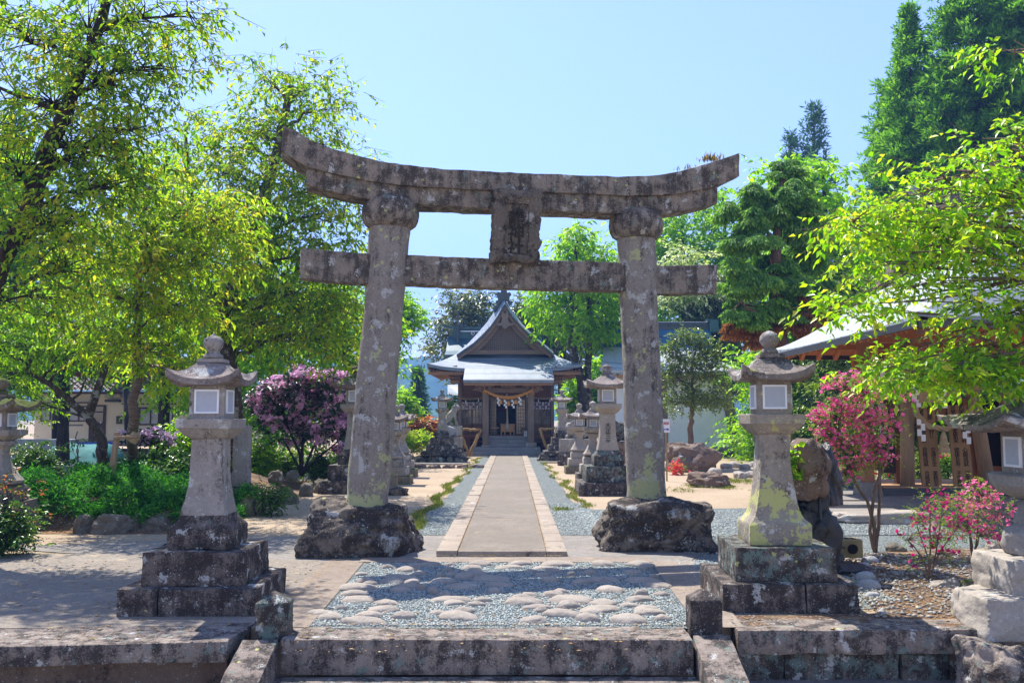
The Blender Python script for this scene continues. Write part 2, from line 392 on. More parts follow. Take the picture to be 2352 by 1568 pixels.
def conc_mat(name, a, b, grit=.4, sandc=(.50,.38,.22), sand=.4, joints=None):
    k = NT(name)
    c = k.mix(k.ramp(k.noise(1.2, 7, .65), [(.35, 0), (.65, 1)]), a, b)
    c = k.mix(k.ramp(k.noise(7, 6, .8), [(.42, .5), (.55, 0)]), c, tuple(x*.62 for x in a))
    c = k.mix(k.ramp(k.noise(38, 5, .85), [(.38, .55), (.56, 0)]), c, tuple(x*.55 for x in a))
    c = k.mix(k.ramp(k.noise(.35, 5, .6), [(.45, 0), (.62, .5)]), c, tuple(x*.7 for x in a))
    c = k.mix(k.ramp(k.noise(90, 3, .8), [(.35, grit), (.6, 0)]), c, tuple(x*.4 for x in a))
    c = k.mix(k.ramp(k.noise(120, 2, .8, vec=k.vscale(k.pos, 1, .9, 1)), [(.6, 0), (.72, grit)]), c, tuple(min(1,x*1.6) for x in b))
    c = k.mix(k.ramp(k.noise(2.6, 7, .75), [(.56, 0), (.66, sand)]), c, sandc)
    c = k.mix(k.ramp(k.noise(.9, 8, .7), [(.62, 0), (.72, .35)]), c, tuple(x*.45 for x in a))
    cr = k.vor(.55, 'Distance', feature='DISTANCE_TO_EDGE', vec=k.pos)
    cr = k.math('ADD', cr, k.math('MULTIPLY', k.math('SUBTRACT', k.noise(6, 4), .5), .05))
    h = k.math('ADD', k.noise(30, 5, .8), k.math('MULTIPLY', k.noise(120, 2, .8), .6))
    return k.fin(c, .92, k.bump(h, .6, .02), .2)
def soil_mat():
    k = NT('soil')
    c = k.ramp(k.noise(3.2, 8, .75), [(.32, (.07,.045,.03)), (.5, (.16,.10,.065)), (.62, (.26,.19,.12)), (.75, (.36,.27,.17))])
    d = k.vor(30); p = k.sep(k.vor(30, 'Color'))
    c = k.mix(k.math('MULTIPLY', k.math('LESS_THAN', d, .36), k.math('GREATER_THAN', p[0], .62)), c, k.ramp(p[1], [(0, (.22,.22,.21)), (.6, (.36,.34,.31)), (1, (.5,.44,.36))]))
    c = k.mix(k.ramp(k.noise(1.1, 4), [(.5, 0), (.62, .5)]), c, (.40,.22,.09))
    h = k.math('ADD', k.noise(12, 7, .8), k.math('MULTIPLY', d, -.5))
    return k.fin(c, .95, k.bump(h, 1.0, .04), .15)
T_sand = sand_mat(); T_gravel = gravel_mat(); T_lot = gravel_mat('pale_gravel', (1.35, 1.25, 1.2)); T_soil = soil_mat()
T_conc = conc_mat('apron_concrete', (.31,.28,.245), (.39,.355,.31), .5, sand=.3)
T_path = conc_mat('path_aggregate', (.30,.255,.205), (.37,.32,.26), .9, sand=.25)
T_terr = conc_mat('gritty_concrete', (.33,.28,.225), (.43,.37,.30), .75, sand=.85)
T_band = conc_mat('border_band_stone', (.34,.27,.21), (.42,.35,.28), .5, sand=.5)
T_low = conc_mat('lower_ground', (.26,.23,.21), (.36,.32,.28), .6, sand=.6)
# ------------------------------------------------------------------ ground
def sheet(name, pts, z, mat, kind='structure', grid=None, zf=None):
    mb = MB(); mb.add([(x, y, z) for x, y in pts], [tuple(range(len(pts)))])
    o = mb.build(name, mat); tag(o, kind=kind); return o
m = MB()
m.add([(-1800, 8.3, 0), (1800, 8.3, 0), (1800, 3500, 0), (-1800, 3500, 0), (-1800, 8.3, -.42), (1800, 8.3, -.42), (-1800, -300, -.42), (1800, -300, -.42)],
      [(0, 1, 2, 3), (4, 5, 1, 0), (6, 7, 5, 4)])
tag(m.build('ground', T_sand), kind='structure')
sheet('lower_pavement', [(-9, 0), (9, 0), (9, 8.28), (-9, 8.28)], -.412, T_low)
# terrace to the left, gritty old concrete, carried on the coping
def edge_sheet(name, pts, z, mat, jit=.05, step=.35, seed=1):
    rnd = random.Random(seed); out = []
    n = len(pts)
    for i in range(n):
        a = Vector(pts[i]); b = Vector(pts[(i+1) % n]); L = (b-a).length; k = max(1, int(L/step))
        for j in range(k):
            p = a.lerp(b, j/k); out.append((p.x + rnd.uniform(-jit, jit), p.y + rnd.uniform(-jit, jit)))
    return sheet(name, out, z, mat)
edge_sheet('left_terrace', [(-14, 7.6), (-2.25, 8.3), (-2.15, 11.9), (-4.6, 12.6), (-7.2, 12.6), (-14, 12.4)], .016, T_terr, .03)
edge_sheet('concrete_apron', [(-2.3, 11.0), (-2.3, 12.0), (2.25, 12.0), (2.6, 12.9), (1.2, 14.6), (-1.6, 14.7), (-3.3, 14.4), (-5.2, 14.0), (-7.4, 13.2), (-5, 12.4), (-3.6, 11.2)], .010, T_conc, .02, seed=2)
edge_sheet('gravel_area', [(.70, 14.55), (3.2, 14.5), (7.4, 14.6), (9.5, 17), (7.5, 19.2), (4.5, 18.9), (1.55, 18.6), (1.3, 19.5), (1.3, 24), (1.2, 30), (1.2, 38), (1.15, 43.9), (.70, 43.9)], .014, T_gravel, .06, seed=3)
edge_sheet('gravel_strip', [(-1.62, 14.6), (-.98, 14.6), (-.98, 43.9), (-1.4, 43.9), (-1.45, 30), (-1.5, 20)], .014, T_gravel, .05, seed=4)
edge_sheet('gravel_verge', [(1.98, 8.7), (3.6, 9.1), (3.9, 12.4), (7.5, 13.6), (7.4, 15), (2.4, 14.9), (2.3, 11.8)], .005, T_gravel, .06, seed=5)
edge_sheet('soil_patch', [(1.9, 8.15), (8.5, 8.15), (9.5, 11), (8.6, 13.2), (5.6, 13.0), (4.7, 12.6), (4.35, 11.6), (4.1, 10.6), (3.7, 9.6), (3.3, 8.8), (1.9, 8.75)], .012, T_soil, .05, seed=6)
edge_sheet('gravel_lot', [(-40, 26), (-6.5, 26), (-5.5, 44), (-40, 46)], .006, T_lot, .2, step=2, seed=7)
# cobbled panel in front of the torii gate
sheet('cobbled_panel', [(-1.78, 8.2), (1.62, 8.2), (1.72, 11.98), (-1.86, 11.98)], .012, T_gravel)
for nm, x0, x1, x2, x3 in (('paved_band_left', -2.22, -1.74, -1.84, -2.32), ('paved_band_right', 1.60, 1.98, 2.25, 1.72)):
    mb = MB(); mb.add([(x0, 8.2, .02), (x1, 8.2, .02), (x2, 11.95, .02), (x3, 11.95, .02)], [(0, 1, 2, 3)])
    tag(mb.build(nm, T_band), kind='structure')
mb = MB().box(-1.9, 1.75, 11.82, 12.2, 0, .024); tag(mb.build('paved_band_back', T_band), kind='structure')
# ------------------------------------------------------------------ stone path
pr = random.Random(11)
mb = MB(); mb.box(-.70, .44, 12.42, 44.2, 0, .075); tag(mb.build('path', T_path), kind='structure')
bj = MB()
for sx in (-1, 1):
    y = 12.38
    while y < 44:
        L = pr.uniform(.85, 1.25); y1 = min(44.2, y+L)
        x0, x1 = (-.985, -.712) if sx < 0 else (.452, .715)
        bj.box(x0+pr.uniform(-.008, .008), x1, y+.006, y1-.006, 0, .078+pr.uniform(-.005, .005)); y = y1
bj.box(-.70, .44, 12.38, 12.41, 0, .077)
me = bj.mesh('pk'); weather(me, .008)
tag(link('path_kerb', me, M_stone('kerb_stone', base=(.32,.265,.205), base2=(.22,.18,.145), dk=.3, wh=.2, teal=0, streak=0, bmp=.3)), kind='structure')
# ------------------------------------------------------------------ front step, ramps, posts, retaining walls
st = stone_box('stone_step', S_step, -1.88, 1.475, 7.78, 8.26, -.27, .012, seed=1, amp=.010, bev=.018)
tag(st, 'long stone step block forming the top step in the foreground', 'step')
st = stone_box('stone_step', S_step, -1.9, 1.5, 7.3, 7.775, -.42, -.275, seed=2, amp=.008, bev=.015)
tag(st, 'lower tread at the bottom of the photo under the top step', 'step')
def ramp(name, x0, x1, ytop, yb, ztop, zb, th, label, seed):
    mb = MB(); n = 6; rings = []
    for i in range(n+1):
        t = i/n; y = ytop+(yb-ytop)*t; z = ztop+(zb-ztop)*t
        rings.append([(x0, y, z-th), (x1, y, z-th), (x1, y, z), (x0, y, z)])
    mb.loft(rings)
    tag(mb.build(name, S_step, bevel=.015, rough=dict(maxlen=.12, amp=.012, scale=4, seed=seed, fine=.004)), label, 'stone slab')
ramp('stone_balustrade', -2.19, -1.895, 7.80, 6.5, .015, -.42, .3, 'sloping stone slab running down from the left bollard', 3)
ramp('stone_balustrade', 1.49, 1.80, 7.95, 6.6, .015, -.42, .3, 'sloping stone slab running down from the right bollard', 4)
def bollard(cx, cy, label, mat, seed, rz):
    e = MB(); h = .135
    prof = [(h*1.02, -.03), (h, 0), (h, .275), (.004, .355)]
    e.loft([[(sx*q, sy*q, z) for sx, sy in ((-1,-1),(1,-1),(1,1),(-1,1))] for q, z in prof])
    o = e.build('stone_bollard', mat, bevel=.012, rough=dict(maxlen=.05, amp=.008, scale=6, seed=seed, fine=.003))
    o.location = (cx, cy, 0); o.rotation_euler = (0, 0, rz); tag(o, label, 'bollard', 'squat stone posts with pyramid tops flanking the step')
bollard(-1.985, 8.02, 'squat square stone post left of the cobbles, spotted with pale green lichen', S_baseT, 5, R(4))
bollard(1.63, 8.15, 'squat square stone post right of the cobbles, beside the right lantern plinth', S_base, 6, R(-2))
mb = MB().add([(-14, 6.55, -.15), (-2.3, 7.72, -.15), (-2.25, 8.4, -.15), (-14, 8.4, -.15), (-14, 6.55, .012), (-2.3, 7.72, .012), (-2.25, 8.4, .012), (-14, 8.4, .012)],
      [(0,3,2,1),(4,5,6,7),(0,1,5,4),(1,2,6,5),(2,3,7,6),(3,0,4,7)])
cp = mb.build('stone_coping', S_step, bevel=.022, rough=dict(maxlen=.2, amp=.015, scale=2.6, seed=7, fine=.006))
tag(cp, 'long stone coping slab edging the left terrace in front of the left lantern', 'coping')
mb = MB().add([(-14, 6.85, -.42), (-2.35, 7.95, -.42), (-2.35, 8.2, -.42), (-14, 8.2, -.42), (-14, 6.85, -.152), (-2.35, 7.95, -.152), (-2.35, 8.2, -.152), (-14, 8.2, -.152)],
      [(0,3,2,1),(4,5,6,7),(0,1,5,4),(1,2,6,5),(2,3,7,6),(3,0,4,7)])
tag(mb.build('retaining_wall', S_brown, rough=dict(maxlen=.2, amp=.03, scale=4, seed=8, fine=.01)), 'low dark retaining wall recessed under the left coping slab', 'wall')
cp = stone_box('stone_coping', S_step, 1.90, 4.30, 8.10, 8.55, -.185, .018, seed=9, amp=.02, bev=.022, scale=3)
tag(cp, 'thick stone coping slab edging the right terrace in front of the right lantern', 'coping')
root = empty('retaining_wall', (1.9, 8.2, -.42), 'low retaining wall of rough lichen covered blocks under the right coping slab', 'wall')
xs = [1.85, 2.32, 3.30, 3.72, 4.9, 6.2]
for i in range(len(xs)-1):
    stone_box('block', S_baseT if i < 3 else S_brown, xs[i]+.006, xs[i+1]-.006, 8.17+.02*(i % 2), 8.5, -.44, -.19+.01*(i % 2), root, seed=10+i, amp=.03, bev=.025, scale=4, world=True)
# cobbles in the panel
rc = random.Random(5)
cob = []
tries = 0
while len(cob) < 96 and tries < 9000:
    tries += 1
    x = rc.uniform(-1.72, 1.6); y = rc.uniform(8.42, 11.7)
    a = rc.uniform(.10, .23)*(1.0 if rc.random() < .65 else .5); b = a*rc.uniform(.45, .8)
    if all(((x-q[0])/(a+q[2]))**2 + ((y-q[1])/(b+q[3]))**2 > 1.03 for q in cob): cob.append((x, y, a, b))
cm = [rock_mesh(1, 1, 1, seed=40+i, sub=4, amp=.10, flat=.02, facet=.10, boxy=.14, fine=.003) for i in range(9)]
for me in cm: me.materials.append(S_cob)
for i, (x, y, a, b) in enumerate(cob):
    o = bpy.data.objects.new('cobblestone', cm[i % 9]); COL.objects.link(o)
    o.location = (x, y, .0); o.scale = (a*1.05, b*1.05, rc.uniform(.05, .08)); o.rotation_euler = (rc.uniform(-.06, .06), rc.uniform(-.06, .06), rc.uniform(-.5, .5))
    tag(o, 'rounded river cobble half sunk in the blue grey gravel before the gate', 'cobblestone', 'cobbles set in the gravel panel')
# real stones on top of the gravel
def pebbles(name, regions, n, s0, s1, mat, seed, z=.012, kind='stuff', avoid=None, flat=.6):
    r = np.random.default_rng(seed); pts = []
    areas = np.array([abs(x1-x0)*abs(y1-y0) for x0, x1, y0, y1 in regions]); cnt = (n*areas/areas.sum()).astype(int)
    for (x0, x1, y0, y1), c in zip(regions, cnt):
        pts.append(np.c_[r.uniform(x0, x1, c), r.uniform(y0, y1, c)])
    p = np.vstack(pts)
    if avoid is not None:
        keep = np.ones(len(p), bool)
        for x, y, a, b in avoid: keep &= ((p[:,0]-x)/(a*1.04))**2 + ((p[:,1]-y)/(b*1.04))**2 > 1
        p = p[keep]
    n = len(p); s = r.uniform(s0, s1, n)
    base = np.array([[1,0,0],[0,1,0],[-1,0,0],[0,-1,0],[0,0,1],[0,0,-1]], float)
    V = base[None]*s[:,None,None]*r.uniform(.6, 1.3, (n, 6, 1)) + r.normal(0, .25, (n, 6, 3))*s[:,None,None]
    V[:,:,2] *= flat
    V[:,:,0] += p[:,0,None]; V[:,:,1] += p[:,1,None]; V[:,:,2] += z + s[:,None]*.25
    F = np.array([[0,1,4],[1,2,4],[2,3,4],[3,0,4],[1,0,5],[2,1,5],[3,2,5],[0,3,5]])
    T = (F[None] + (np.arange(n)*6)[:,None,None]).reshape(-1, 3)
    o = link(name, np_mesh(name, V.reshape(-1, 3), T), mat); tag(o, kind=kind); return o
def peb_mat(name, cols):
    k = NT(name); c = k.ramp(k.geo.outputs['Random Per Island'], [(i/(len(cols)-1), q) for i, q in enumerate(cols)])
    c = k.mix(k.ramp(k.noise(40, 3), [(.3, 0), (.7, .3)]), c, (.1, .1, .09))
    return k.fin(c, .7, None, .35)
PB = peb_mat('blue_grey_pebbles', [(.17,.205,.19), (.27,.32,.30), (.36,.42,.395), (.50,.54,.50), (.40,.37,.31)])
PB2 = peb_mat('mixed_pebbles', [(.15,.13,.11), (.30,.27,.22), (.42,.38,.32), (.25,.26,.25), (.5,.46,.40)])
pebbles('loose_gravel', [(-1.75, 1.6, 8.28, 11.9), (2.0, 2.6, 9.9, 12), (3.3, 3.8, 9.4, 12)], 42000, .007, .0155, PB, 1, avoid=cob)
pebbles('loose_gravel', [(-1.6, -1.0, 14.6, 20), (.72, 1.5, 14.6, 20), (1.2, 7, 14.6, 18.4), (2.3, 4, 12.6, 14.6)], 30000, .009, .019, PB, 2)
pebbles('stray_pebbles', [(3.3, 7.5, 8.6, 12.6)], 3500, .008, .035, PB2, 3, z=.012)
pebbles('stray_pebbles', [(-9, -2.2, 7.6, 14.5), (1.9, 4.2, 8.15, 8.8), (-5, -1.6, 14, 20)], 2600, .004, .014, PB2, 4, z=.006)
# fallen leaves and needle litter
LIT = peb_mat('leaf_litter', [(.45,.25,.06), (.52,.33,.10), (.36,.17,.05), (.60,.42,.16)])
pebbles('leaf_litter', [(-2.2, 2.1, 8.2, 12.2), (-7, -2.2, 7.7, 12), (1.9, 4.3, 8.15, 8.9), (-1.9, 1.5, 7.35, 8.25)], 1500, .008, .022, LIT, 7, z=.016, flat=.12)
pebbles('leaf_litter', [(3.3, 7.5, 8.6, 12.6)], 5000, .006, .02, LIT, 8, z=.016, flat=.12)
# ------------------------------------------------------------------ torii
AL = R(12); T0 = Vector((-.03, 13.1, 0)); TX = Vector((math.cos(AL), math.sin(AL), 0)); TY = Vector((-math.sin(AL), math.cos(AL), 0))
def TL(u, v, d=0.0):
    q = ray(u, v); o = Vector((0, 0, EYE)); t = (-d - (o-T0).dot(TY))/q.dot(TY); p = o+q*t
    return ((p-T0).dot(TX), p.z)
tor = empty('stone_torii_gate', T0, 'huge weathered stone torii gate standing on two boulders over the approach', 'torii gate', rz=AL)
def z3(x, y): return (612.5+.4948*x, 245+.4948*y)
def interp(pts, x):
    for (a, b), (c, d) in zip(pts, pts[1:]):
        if x <= c: return b+(d-b)*(x-a)/(c-a)
    return pts[-1][1]
def beam(name, top, bot, dep, mat, seed, n=70, taper=1.0, amp=.012):
    T = [TL(*z3(*p), dep) for p in top]; B = [TL(*z3(*p), dep) for p in bot]
    mb = MB(); rings = []
    for i in range(n+1):
        t = i/n
        xt = T[0][0]+(T[-1][0]-T[0][0])*t; xb = B[0][0]+(B[-1][0]-B[0][0])*t
        zt = interp(T, xt); zb = interp(B, xb)
        rings.append([(xb, -dep*taper, zb), (xt, -dep, zt), (xt, dep, zt+.0), (xb, dep*taper, zb)])
    mb.loft(rings)
    return mb.build(name, mat, tor, bevel=.02, rough=dict(maxlen=.13, amp=amp, scale=3, seed=seed, fine=.008, levels=3))
beam('top_lintel', [(75,85),(130,105),(200,150),(300,195),(420,225),(550,255),(700,275),(850,290),(1000,298),(1170,306),(1300,311),(1500,320),(1650,322),(1800,318),(1920,300),(2050,262),(2197,212)],
     [(70,205),(120,240),(180,275),(300,308),(500,350),(700,372),(1000,385),(1170,390),(1500,405),(1700,413),(1900,407),(2095,370),(2195,320)], .29, S_torii, 1)
beam('lower_lintel', [(183,290),(300,300),(500,345),(700,368),(1000,381),(1170,386),(1500,400),(1700,408),(1900,400),(2094,365)],
     [(183,360),(300,395),(470,430),(700,455),(1000,470),(1300,480),(1600,495),(1820,498),(1950,480),(2094,450)], .23, S_torii, 2)
beam('tie_beam', [(158,653),(300,670),(470,680),(650,686),(1050,705),(1640,722),(1810,738),(2095,733)],
     [(156,795),(300,810),(460,822),(630,822),(1050,840),(1645,855),(1810,868),(2090,866)], .14, S_torii, 3)
for k, (bu, bv, tu, tv, cu, ct) in enumerate(((841, 1147, 897, 520, 898, 458), (1486, 1145, 1461, 545, 1459, 488))):
    b = TL(bu, bv); t = TL(tu, tv); c = TL(cu, ct); zb = .52
    mb = MB(); rings = []; n = 30; ns = 30
    for i in range(ns+1):
        f = i/ns; x = b[0]+(t[0]-b[0])*f; z = zb+(t[1]+.04-zb)*f; r = .274 + (.012 if f < .04 else 0) + .006*math.sin(f*7)
        rings.append([(x+r*math.cos(a), r*math.sin(a), z) for a in [2*math.pi*j/n for j in range(n)]])
    mb.loft(rings)
    mb.build('pillar', S_pillar, tor, rough=dict(amp=.014, scale=2.2, seed=20+k, fine=.006, maxlen=.2, levels=1))
    hb = t[1]-.02; ht = c[1]+.03; H = ht-hb; xx = t[0]
    prof = [(.27, hb-.02), (.30, hb-.01), (.35, hb+.06*H), (.382, hb+.22*H), (.395, hb+.42*H), (.388, hb+.62*H), (.355, hb+.82*H), (.30, hb+.95*H), (.22, ht)]
    MB().lathe(prof, 36, (xx, 0)).build('capital', S_torii, tor, rough=dict(amp=.006, scale=4, seed=30+k, fine=.004, maxlen=.12, levels=1))
# plaque
def z8(x, y): return (1071.9+.15625*x, 398+.15625*y)
lft = [(395,250),(400,330),(425,400),(378,480),(395,560),(380,680),(398,800),(388,880),(365,960),(385,1060),(380,1130),(360,1190),(356,1320)]
rgt = [(1098,1335),(1098,1270),(1085,1200),(1062,1130),(1085,1060),(1098,1010),(1070,930),(1050,860),(1085,790),(1098,730),(1060,640),(1085,560),(1085,500),(1070,430),(1095,350),(1104,255)]
bt = [(450,1300),(540,1290),(600,1305),(700,1268),(780,1290),(850,1325),(930,1300),(1010,1318)]
tp = [(1000,262),(900,268),(820,255),(760,275),(700,262),(600,255),(500,250)]
pd = .36
out = [TL(*z8(*p), pd) for p in lft+bt+rgt+tp]
pc = (sum(p[0] for p in out)/len(out), sum(p[1] for p in out)/len(out)); zlo = min(p[1] for p in out); zhi = max(p[1] for p in out)
def tilt(z): return -(z-zlo)/(zhi-zlo)*.12
f = lambda a, b, t: (a, t + tilt(b), b)
mb = MB(); n = len(out)
# rim: outer outline, raised ring, recessed panel
ins = [TL(*z8(*p), pd) for p in [(545,455),(545,1185),(905,1195),(910,455)]]
ix0, ix1 = ins[0][0], ins[2][0]; iz0, iz1 = ins[1][1], ins[0][1]
def inner(p):
    return (min(max(p[0], ix0), ix1), min(max(p[1], iz0), iz1))
ringA = [f(a, b, -.17) for a, b in out]; ringB = [f(a, b, -.33) for a, b in out]
mid = [((a*.45+inner((a, b))[0]*.55), (b*.45+inner((a, b))[1]*.55)) for a, b in out]
ringC = [f(a, b, -.37) for a, b in mid]
ringD = [f(*inner(p), -.345) for p in out]; ringE = [f(*inner(p), -.31) for p in out]
mb.loft([ringA, ringB, ringC, ringD, ringE])
plq = mb.build('name_plaque', M_stone('plaque_stone', base=(.24,.20,.15), base2=(.11,.095,.08), dk=.5, wh=.2, yel=.25, teal=.3, streak=.2, bmp=1.4, yelc=(.33,.29,.15)), tor, rough=dict(maxlen=.06, amp=.02, scale=9, seed=4, fine=.02, levels=3))
M_ins = M_plain('carved_inscription', (.03,.028,.022), .95, .2)
for i, ch in enumerate('龍神社'):
    zz = iz1-.20-(iz1-iz0-.30)*i/2
    text('carved_letter', ch, .25, M_ins, tor, ((ix0+ix1)/2, -.328+tilt(zz), zz), depth=.012, rx=math.atan(.12/(zhi-zlo)))
# foundation boulders
gl = (G(811, 1283) + Vector((0, .62, 0)))
rock('foundation_boulder', S_rock, (gl.x, 12.78, -.03), .78, .60, .78, 'dark lichened boulder carrying the left pillar of the gate', cat='boulder', seed=3, sub=6, amp=.15, scale=1.5, flat=.6, facet=.28, boxy=.92, fine=.02)
rock('foundation_boulder', S_rock, (G(1509, 1270).x*13.4/12.9, 13.42, -.03), .82, .70, .74, 'dark lichened boulder carrying the right pillar of the gate', cat='boulder', seed=8, sub=6, amp=.15, scale=1.6, flat=.6, facet=.28, boxy=.95, fine=.02)
# tuft of grass on the top lintel is a plant of its own

# needle litter gathered in the joints of the path
rl = np.random.default_rng(21); lp = []
for x0, x1, y0, y1, n in ((-.715, -.70, 12.4, 40, 1500), (.44, .455, 12.4, 40, 1500), (-1.0, .73, 12.28, 12.37, 160), (-2.25, -2.15, 8.3, 12, 200), (-1.8, 1.6, 8.26, 8.32, 160)):
    lp.append(np.c_[rl.uniform(x0-.012, x1+.012, n), rl.uniform(y0, y1, n), np.full(n, .080 if y0 > 12.3 and n > 1000 else .03)])
p = np.vstack(lp); n = len(p); th = rl.uniform(0, 6.28, n); L_ = rl.uniform(.012, .035, n)
d = np.c_[np.cos(th)*L_, np.sin(th)*L_, np.zeros(n)]; q = np.c_[-np.sin(th), np.cos(th), np.zeros(n)]*.0035
V = np.stack([p-d, p+q, p+d, p-q], 1).reshape(-1, 3); F = (np.array([[0,1,2],[0,2,3]])[None]+(np.arange(n)*4)[:, None, None]).reshape(-1, 3)
tag(link('needle_litter', np_mesh('nl', V, F), LIT), kind='stuff')
# ------------------------------------------------------------------ stone lanterns
def sq(w, z, n=8, lift=0.0, pw=3, cut=0.0):
    out = []
    for (ax, ay), (bx, by) in zip([(-1,-1),(1,-1),(1,1),(-1,1)], [(1,-1),(1,1),(-1,1),(-1,-1)]):
        for i in range(n):
            t = i/n; x = ax+(bx-ax)*t; y = ay+(by-ay)*t
            s = min(abs(x), abs(y)) if max(abs(x), abs(y)) > .999 else 0
            c = s**pw
            k = 1 + cut*c
            out.append((x*w*k, y*w*k, z+lift*c))
    return out
def stone_lantern(x, y, label, cat='stone lantern', k=1.0, kz=1.0, style='A', mats=None, base='block', seed=1, ball='round', sub=True, rz=0.0, windows=('front', 'left', 'right'), z0=0.0, amp=.008, group='stone lanterns lining the approach', inscription=None, rw=None):
    M = dict(roof=S_roof, body=S_lan, base=S_base, base2=S_base); M.update(mats or {})
    e = empty('stone_lantern', (x, y, z0), label, cat, group, rz)
    fine = dict(maxlen=.07*k if sub else .2, levels=3 if sub else 1, scale=4)
    Z = lambda z: z*kz*k
    W = lambda q: q*k
    def L(name, prof, mat, n=6, sd=0, am=1.0, cut=0.0, bev=None):
        mb = MB(); mb.loft([sq(W(w), Z(z), n, 0, 3, cut) for w, z in prof])
        return mb.build(name, mat, e, rough=dict(amp=amp*am*k, fine=amp*.4*am*k, seed=seed*3+sd, **fine), bevel=bev)
    if style == 'A':
        hs = [.257, .564, .861, 1.594, 1.787, 2.10]
        if sub:
            sp = .14 if x > 0 else -.26
            for q0, q1 in ((-.625, sp-.004), (sp+.004, .625)):
                stone_box('bottom_plinth', M['base2'], q0, q1, -.62, .62, -.03, Z(.257), e, seed=seed*5+int(q0 > 0), bev=.016, amp=.016, maxlen=.09, scale=4)
        else: L('bottom_plinth', [(.625, -.03), (.63, 0), (.61, .257)], M['base2'], 4, 1, 1.6, bev=.012*k)
        L('middle_plinth', [(.475, .258), (.465, .564)], M['base'], 4, 2, 1.6, bev=.012*k)
        L('base', [(.29, .565), (.298, .60), (.298, .745), (.285, .765), (.245, .80), (.222, .84), (.212, .872)], M['body'] if M.get('yb') else M['base'], 4, 3)
        L('shaft', [(.208, .866), (.205, .90), (.180, 1.02), (.160, 1.15), (.150, 1.30), (.146, 1.45), (.150, 1.594)], M['body'], 4, 4)
        L('platform', [(.150, 1.594), (.175, 1.61), (.215, 1.645), (.250, 1.69), (.265, 1.70), (.268, 1.785), (.262, 1.790)], M['body'], 4, 5)
        b = (.168, .160, 1.788, 2.115)
    elif style == 'B':   # narrow waisted lantern
        hs = [.25]
        L('bottom_plinth', [(.46, -.03), (.455, .22)], M['base2'], 3, 1, 1.6, bev=.012*k)
        L('middle_plinth', [(.36, .221), (.35, .46)], M['base'], 3, 2, 1.6, bev=.012*k)
        L('base', [(.27, .461), (.275, .60), (.25, .65), (.20, .68)], M['base'], 3, 3)
        L('shaft', [(.20, .68), (.265, .70), (.272, .74), (.235, .78), (.175, .88), (.125, 1.0), (.105, 1.10), (.115, 1.18), (.17, 1.24), (.175, 1.28), (.12, 1.285)], M['body'], 4, 4, cut=-.12)
        L('platform', [(.12, 1.285), (.17, 1.31), (.235, 1.36), (.245, 1.365), (.245, 1.44)], M['body'], 4, 5)
        b = (.145, .14, 1.44, 1.70)
    # light box: corner posts, sills and paper windows
    w0, w1, zb, zt = b
    L('light_box', [(w0, zb), (w0, zb+.035), (w0*.985, zt-.03), (w1*1.04, zt)], M['body'], 4, 6, .5)
    lb = e.children[-1]
    H = zt-zb
    for sd_ in windows:
        a = {'front': 0, 'left': -90, 'right': 90, 'back': 180}[sd_]
        Mx = Matrix.Rotation(R(a), 4, 'Z')
        f = MB(); ww = w0*.70; za = zb+H*.16; zc = zt-H*.13; t = .018
        for bx in ((-ww, ww, za, za+t), (-ww, ww, zc-t, zc), (-ww, -ww+t, za+t, zc-t), (ww-t, ww, za+t, zc-t)):
            f.box(W(bx[0]), W(bx[1]), -W(w0)-.016*k, -W(w0)*.95, Z(bx[2]), Z(bx[3]), Mx)
        wf = f.build('window_frame', M_white, lb)
        f = MB().box(W(-ww+t), W(ww-t), -W(w0)-.008*k, -W(w0)*.95, Z(za+t), Z(zc-t), Mx); f.build('paper_pane', M_paper, wf) if False else f.build('paper_pane', M_paper, lb)
    # roof
    mb = MB(); o = zt if style == 'A' else zt
    rw = rw or (.43 if style == 'A' else .38); hh = .235 if style == 'A' else .20
    rings = [sq(W(w1*1.02), Z(o-.005), 8), sq(W(rw*.80), Z(o-.012), 8, W(.03)), sq(W(rw*.985), Z(o+.0), 8, W(.085), 3, .04), sq(W(rw), Z(o+.055), 8, W(.105), 3, .05),
             sq(W(rw*.93), Z(o+.072), 8, W(.075), 3, .02), sq(W(rw*.78), Z(o+.095), 8, W(.03)), sq(W(rw*.60), Z(o+.14), 8, W(.008)), sq(W(rw*.42), Z(o+hh-.035), 8), sq(W(rw*.28), Z(o+hh), 8)]
    mb.loft(rings); mb.build('roof', M['roof'], e, rough=dict(amp=amp*1.4*k, fine=amp*.6*k, seed=seed*3+9, **fine))
    zz = o+hh
    mb = MB(); mb.loft([sq(W(.125), Z(zz-.01), 3), sq(W(.12), Z(zz+.025), 3), sq(W(.075), Z(zz+.028), 3)])
    rr = .095
    if ball == 'round':
        pr_ = [(.078, zz+.028), (.095, zz+.035), (.098, zz+.055), (.086, zz+.07), (.07, zz+.078), (.062, zz+.10), (.07, zz+.12), (.09, zz+.15), (rr, zz+.185), (.090, zz+.215), (.07, zz+.238), (.045, zz+.252), (.022, zz+.262), (.002, zz+.285)]
    elif ball == 'faceted':
        pr_ = [(.085, zz+.028), (.095, zz+.06), (.08, zz+.085), (.07, zz+.095), (.105, zz+.11), (.108, zz+.19), (.10, zz+.20), (.004, zz+.245)]
    else:
        pr_ = [(.075, zz+.028), (.085, zz+.05), (.07, zz+.08), (.05, zz+.09), (.08, zz+.12), (.098, zz+.16), (.095, zz+.20), (.07, zz+.235), (.02, zz+.26)]
    mb.lathe([(W(r), Z(z)) for r, z in pr_], 8 if ball == 'faceted' else 20)
    mb.build('finial', M['roof'] if ball != 'round' else M['body'], e, smooth=True, ang=40)
    if inscription:
        text('inscription', inscription, .115*k, M_ins, e, (0, -W(.168), Z(1.2)), depth=.004*k, line=.95, rx=-R(3))
    return e
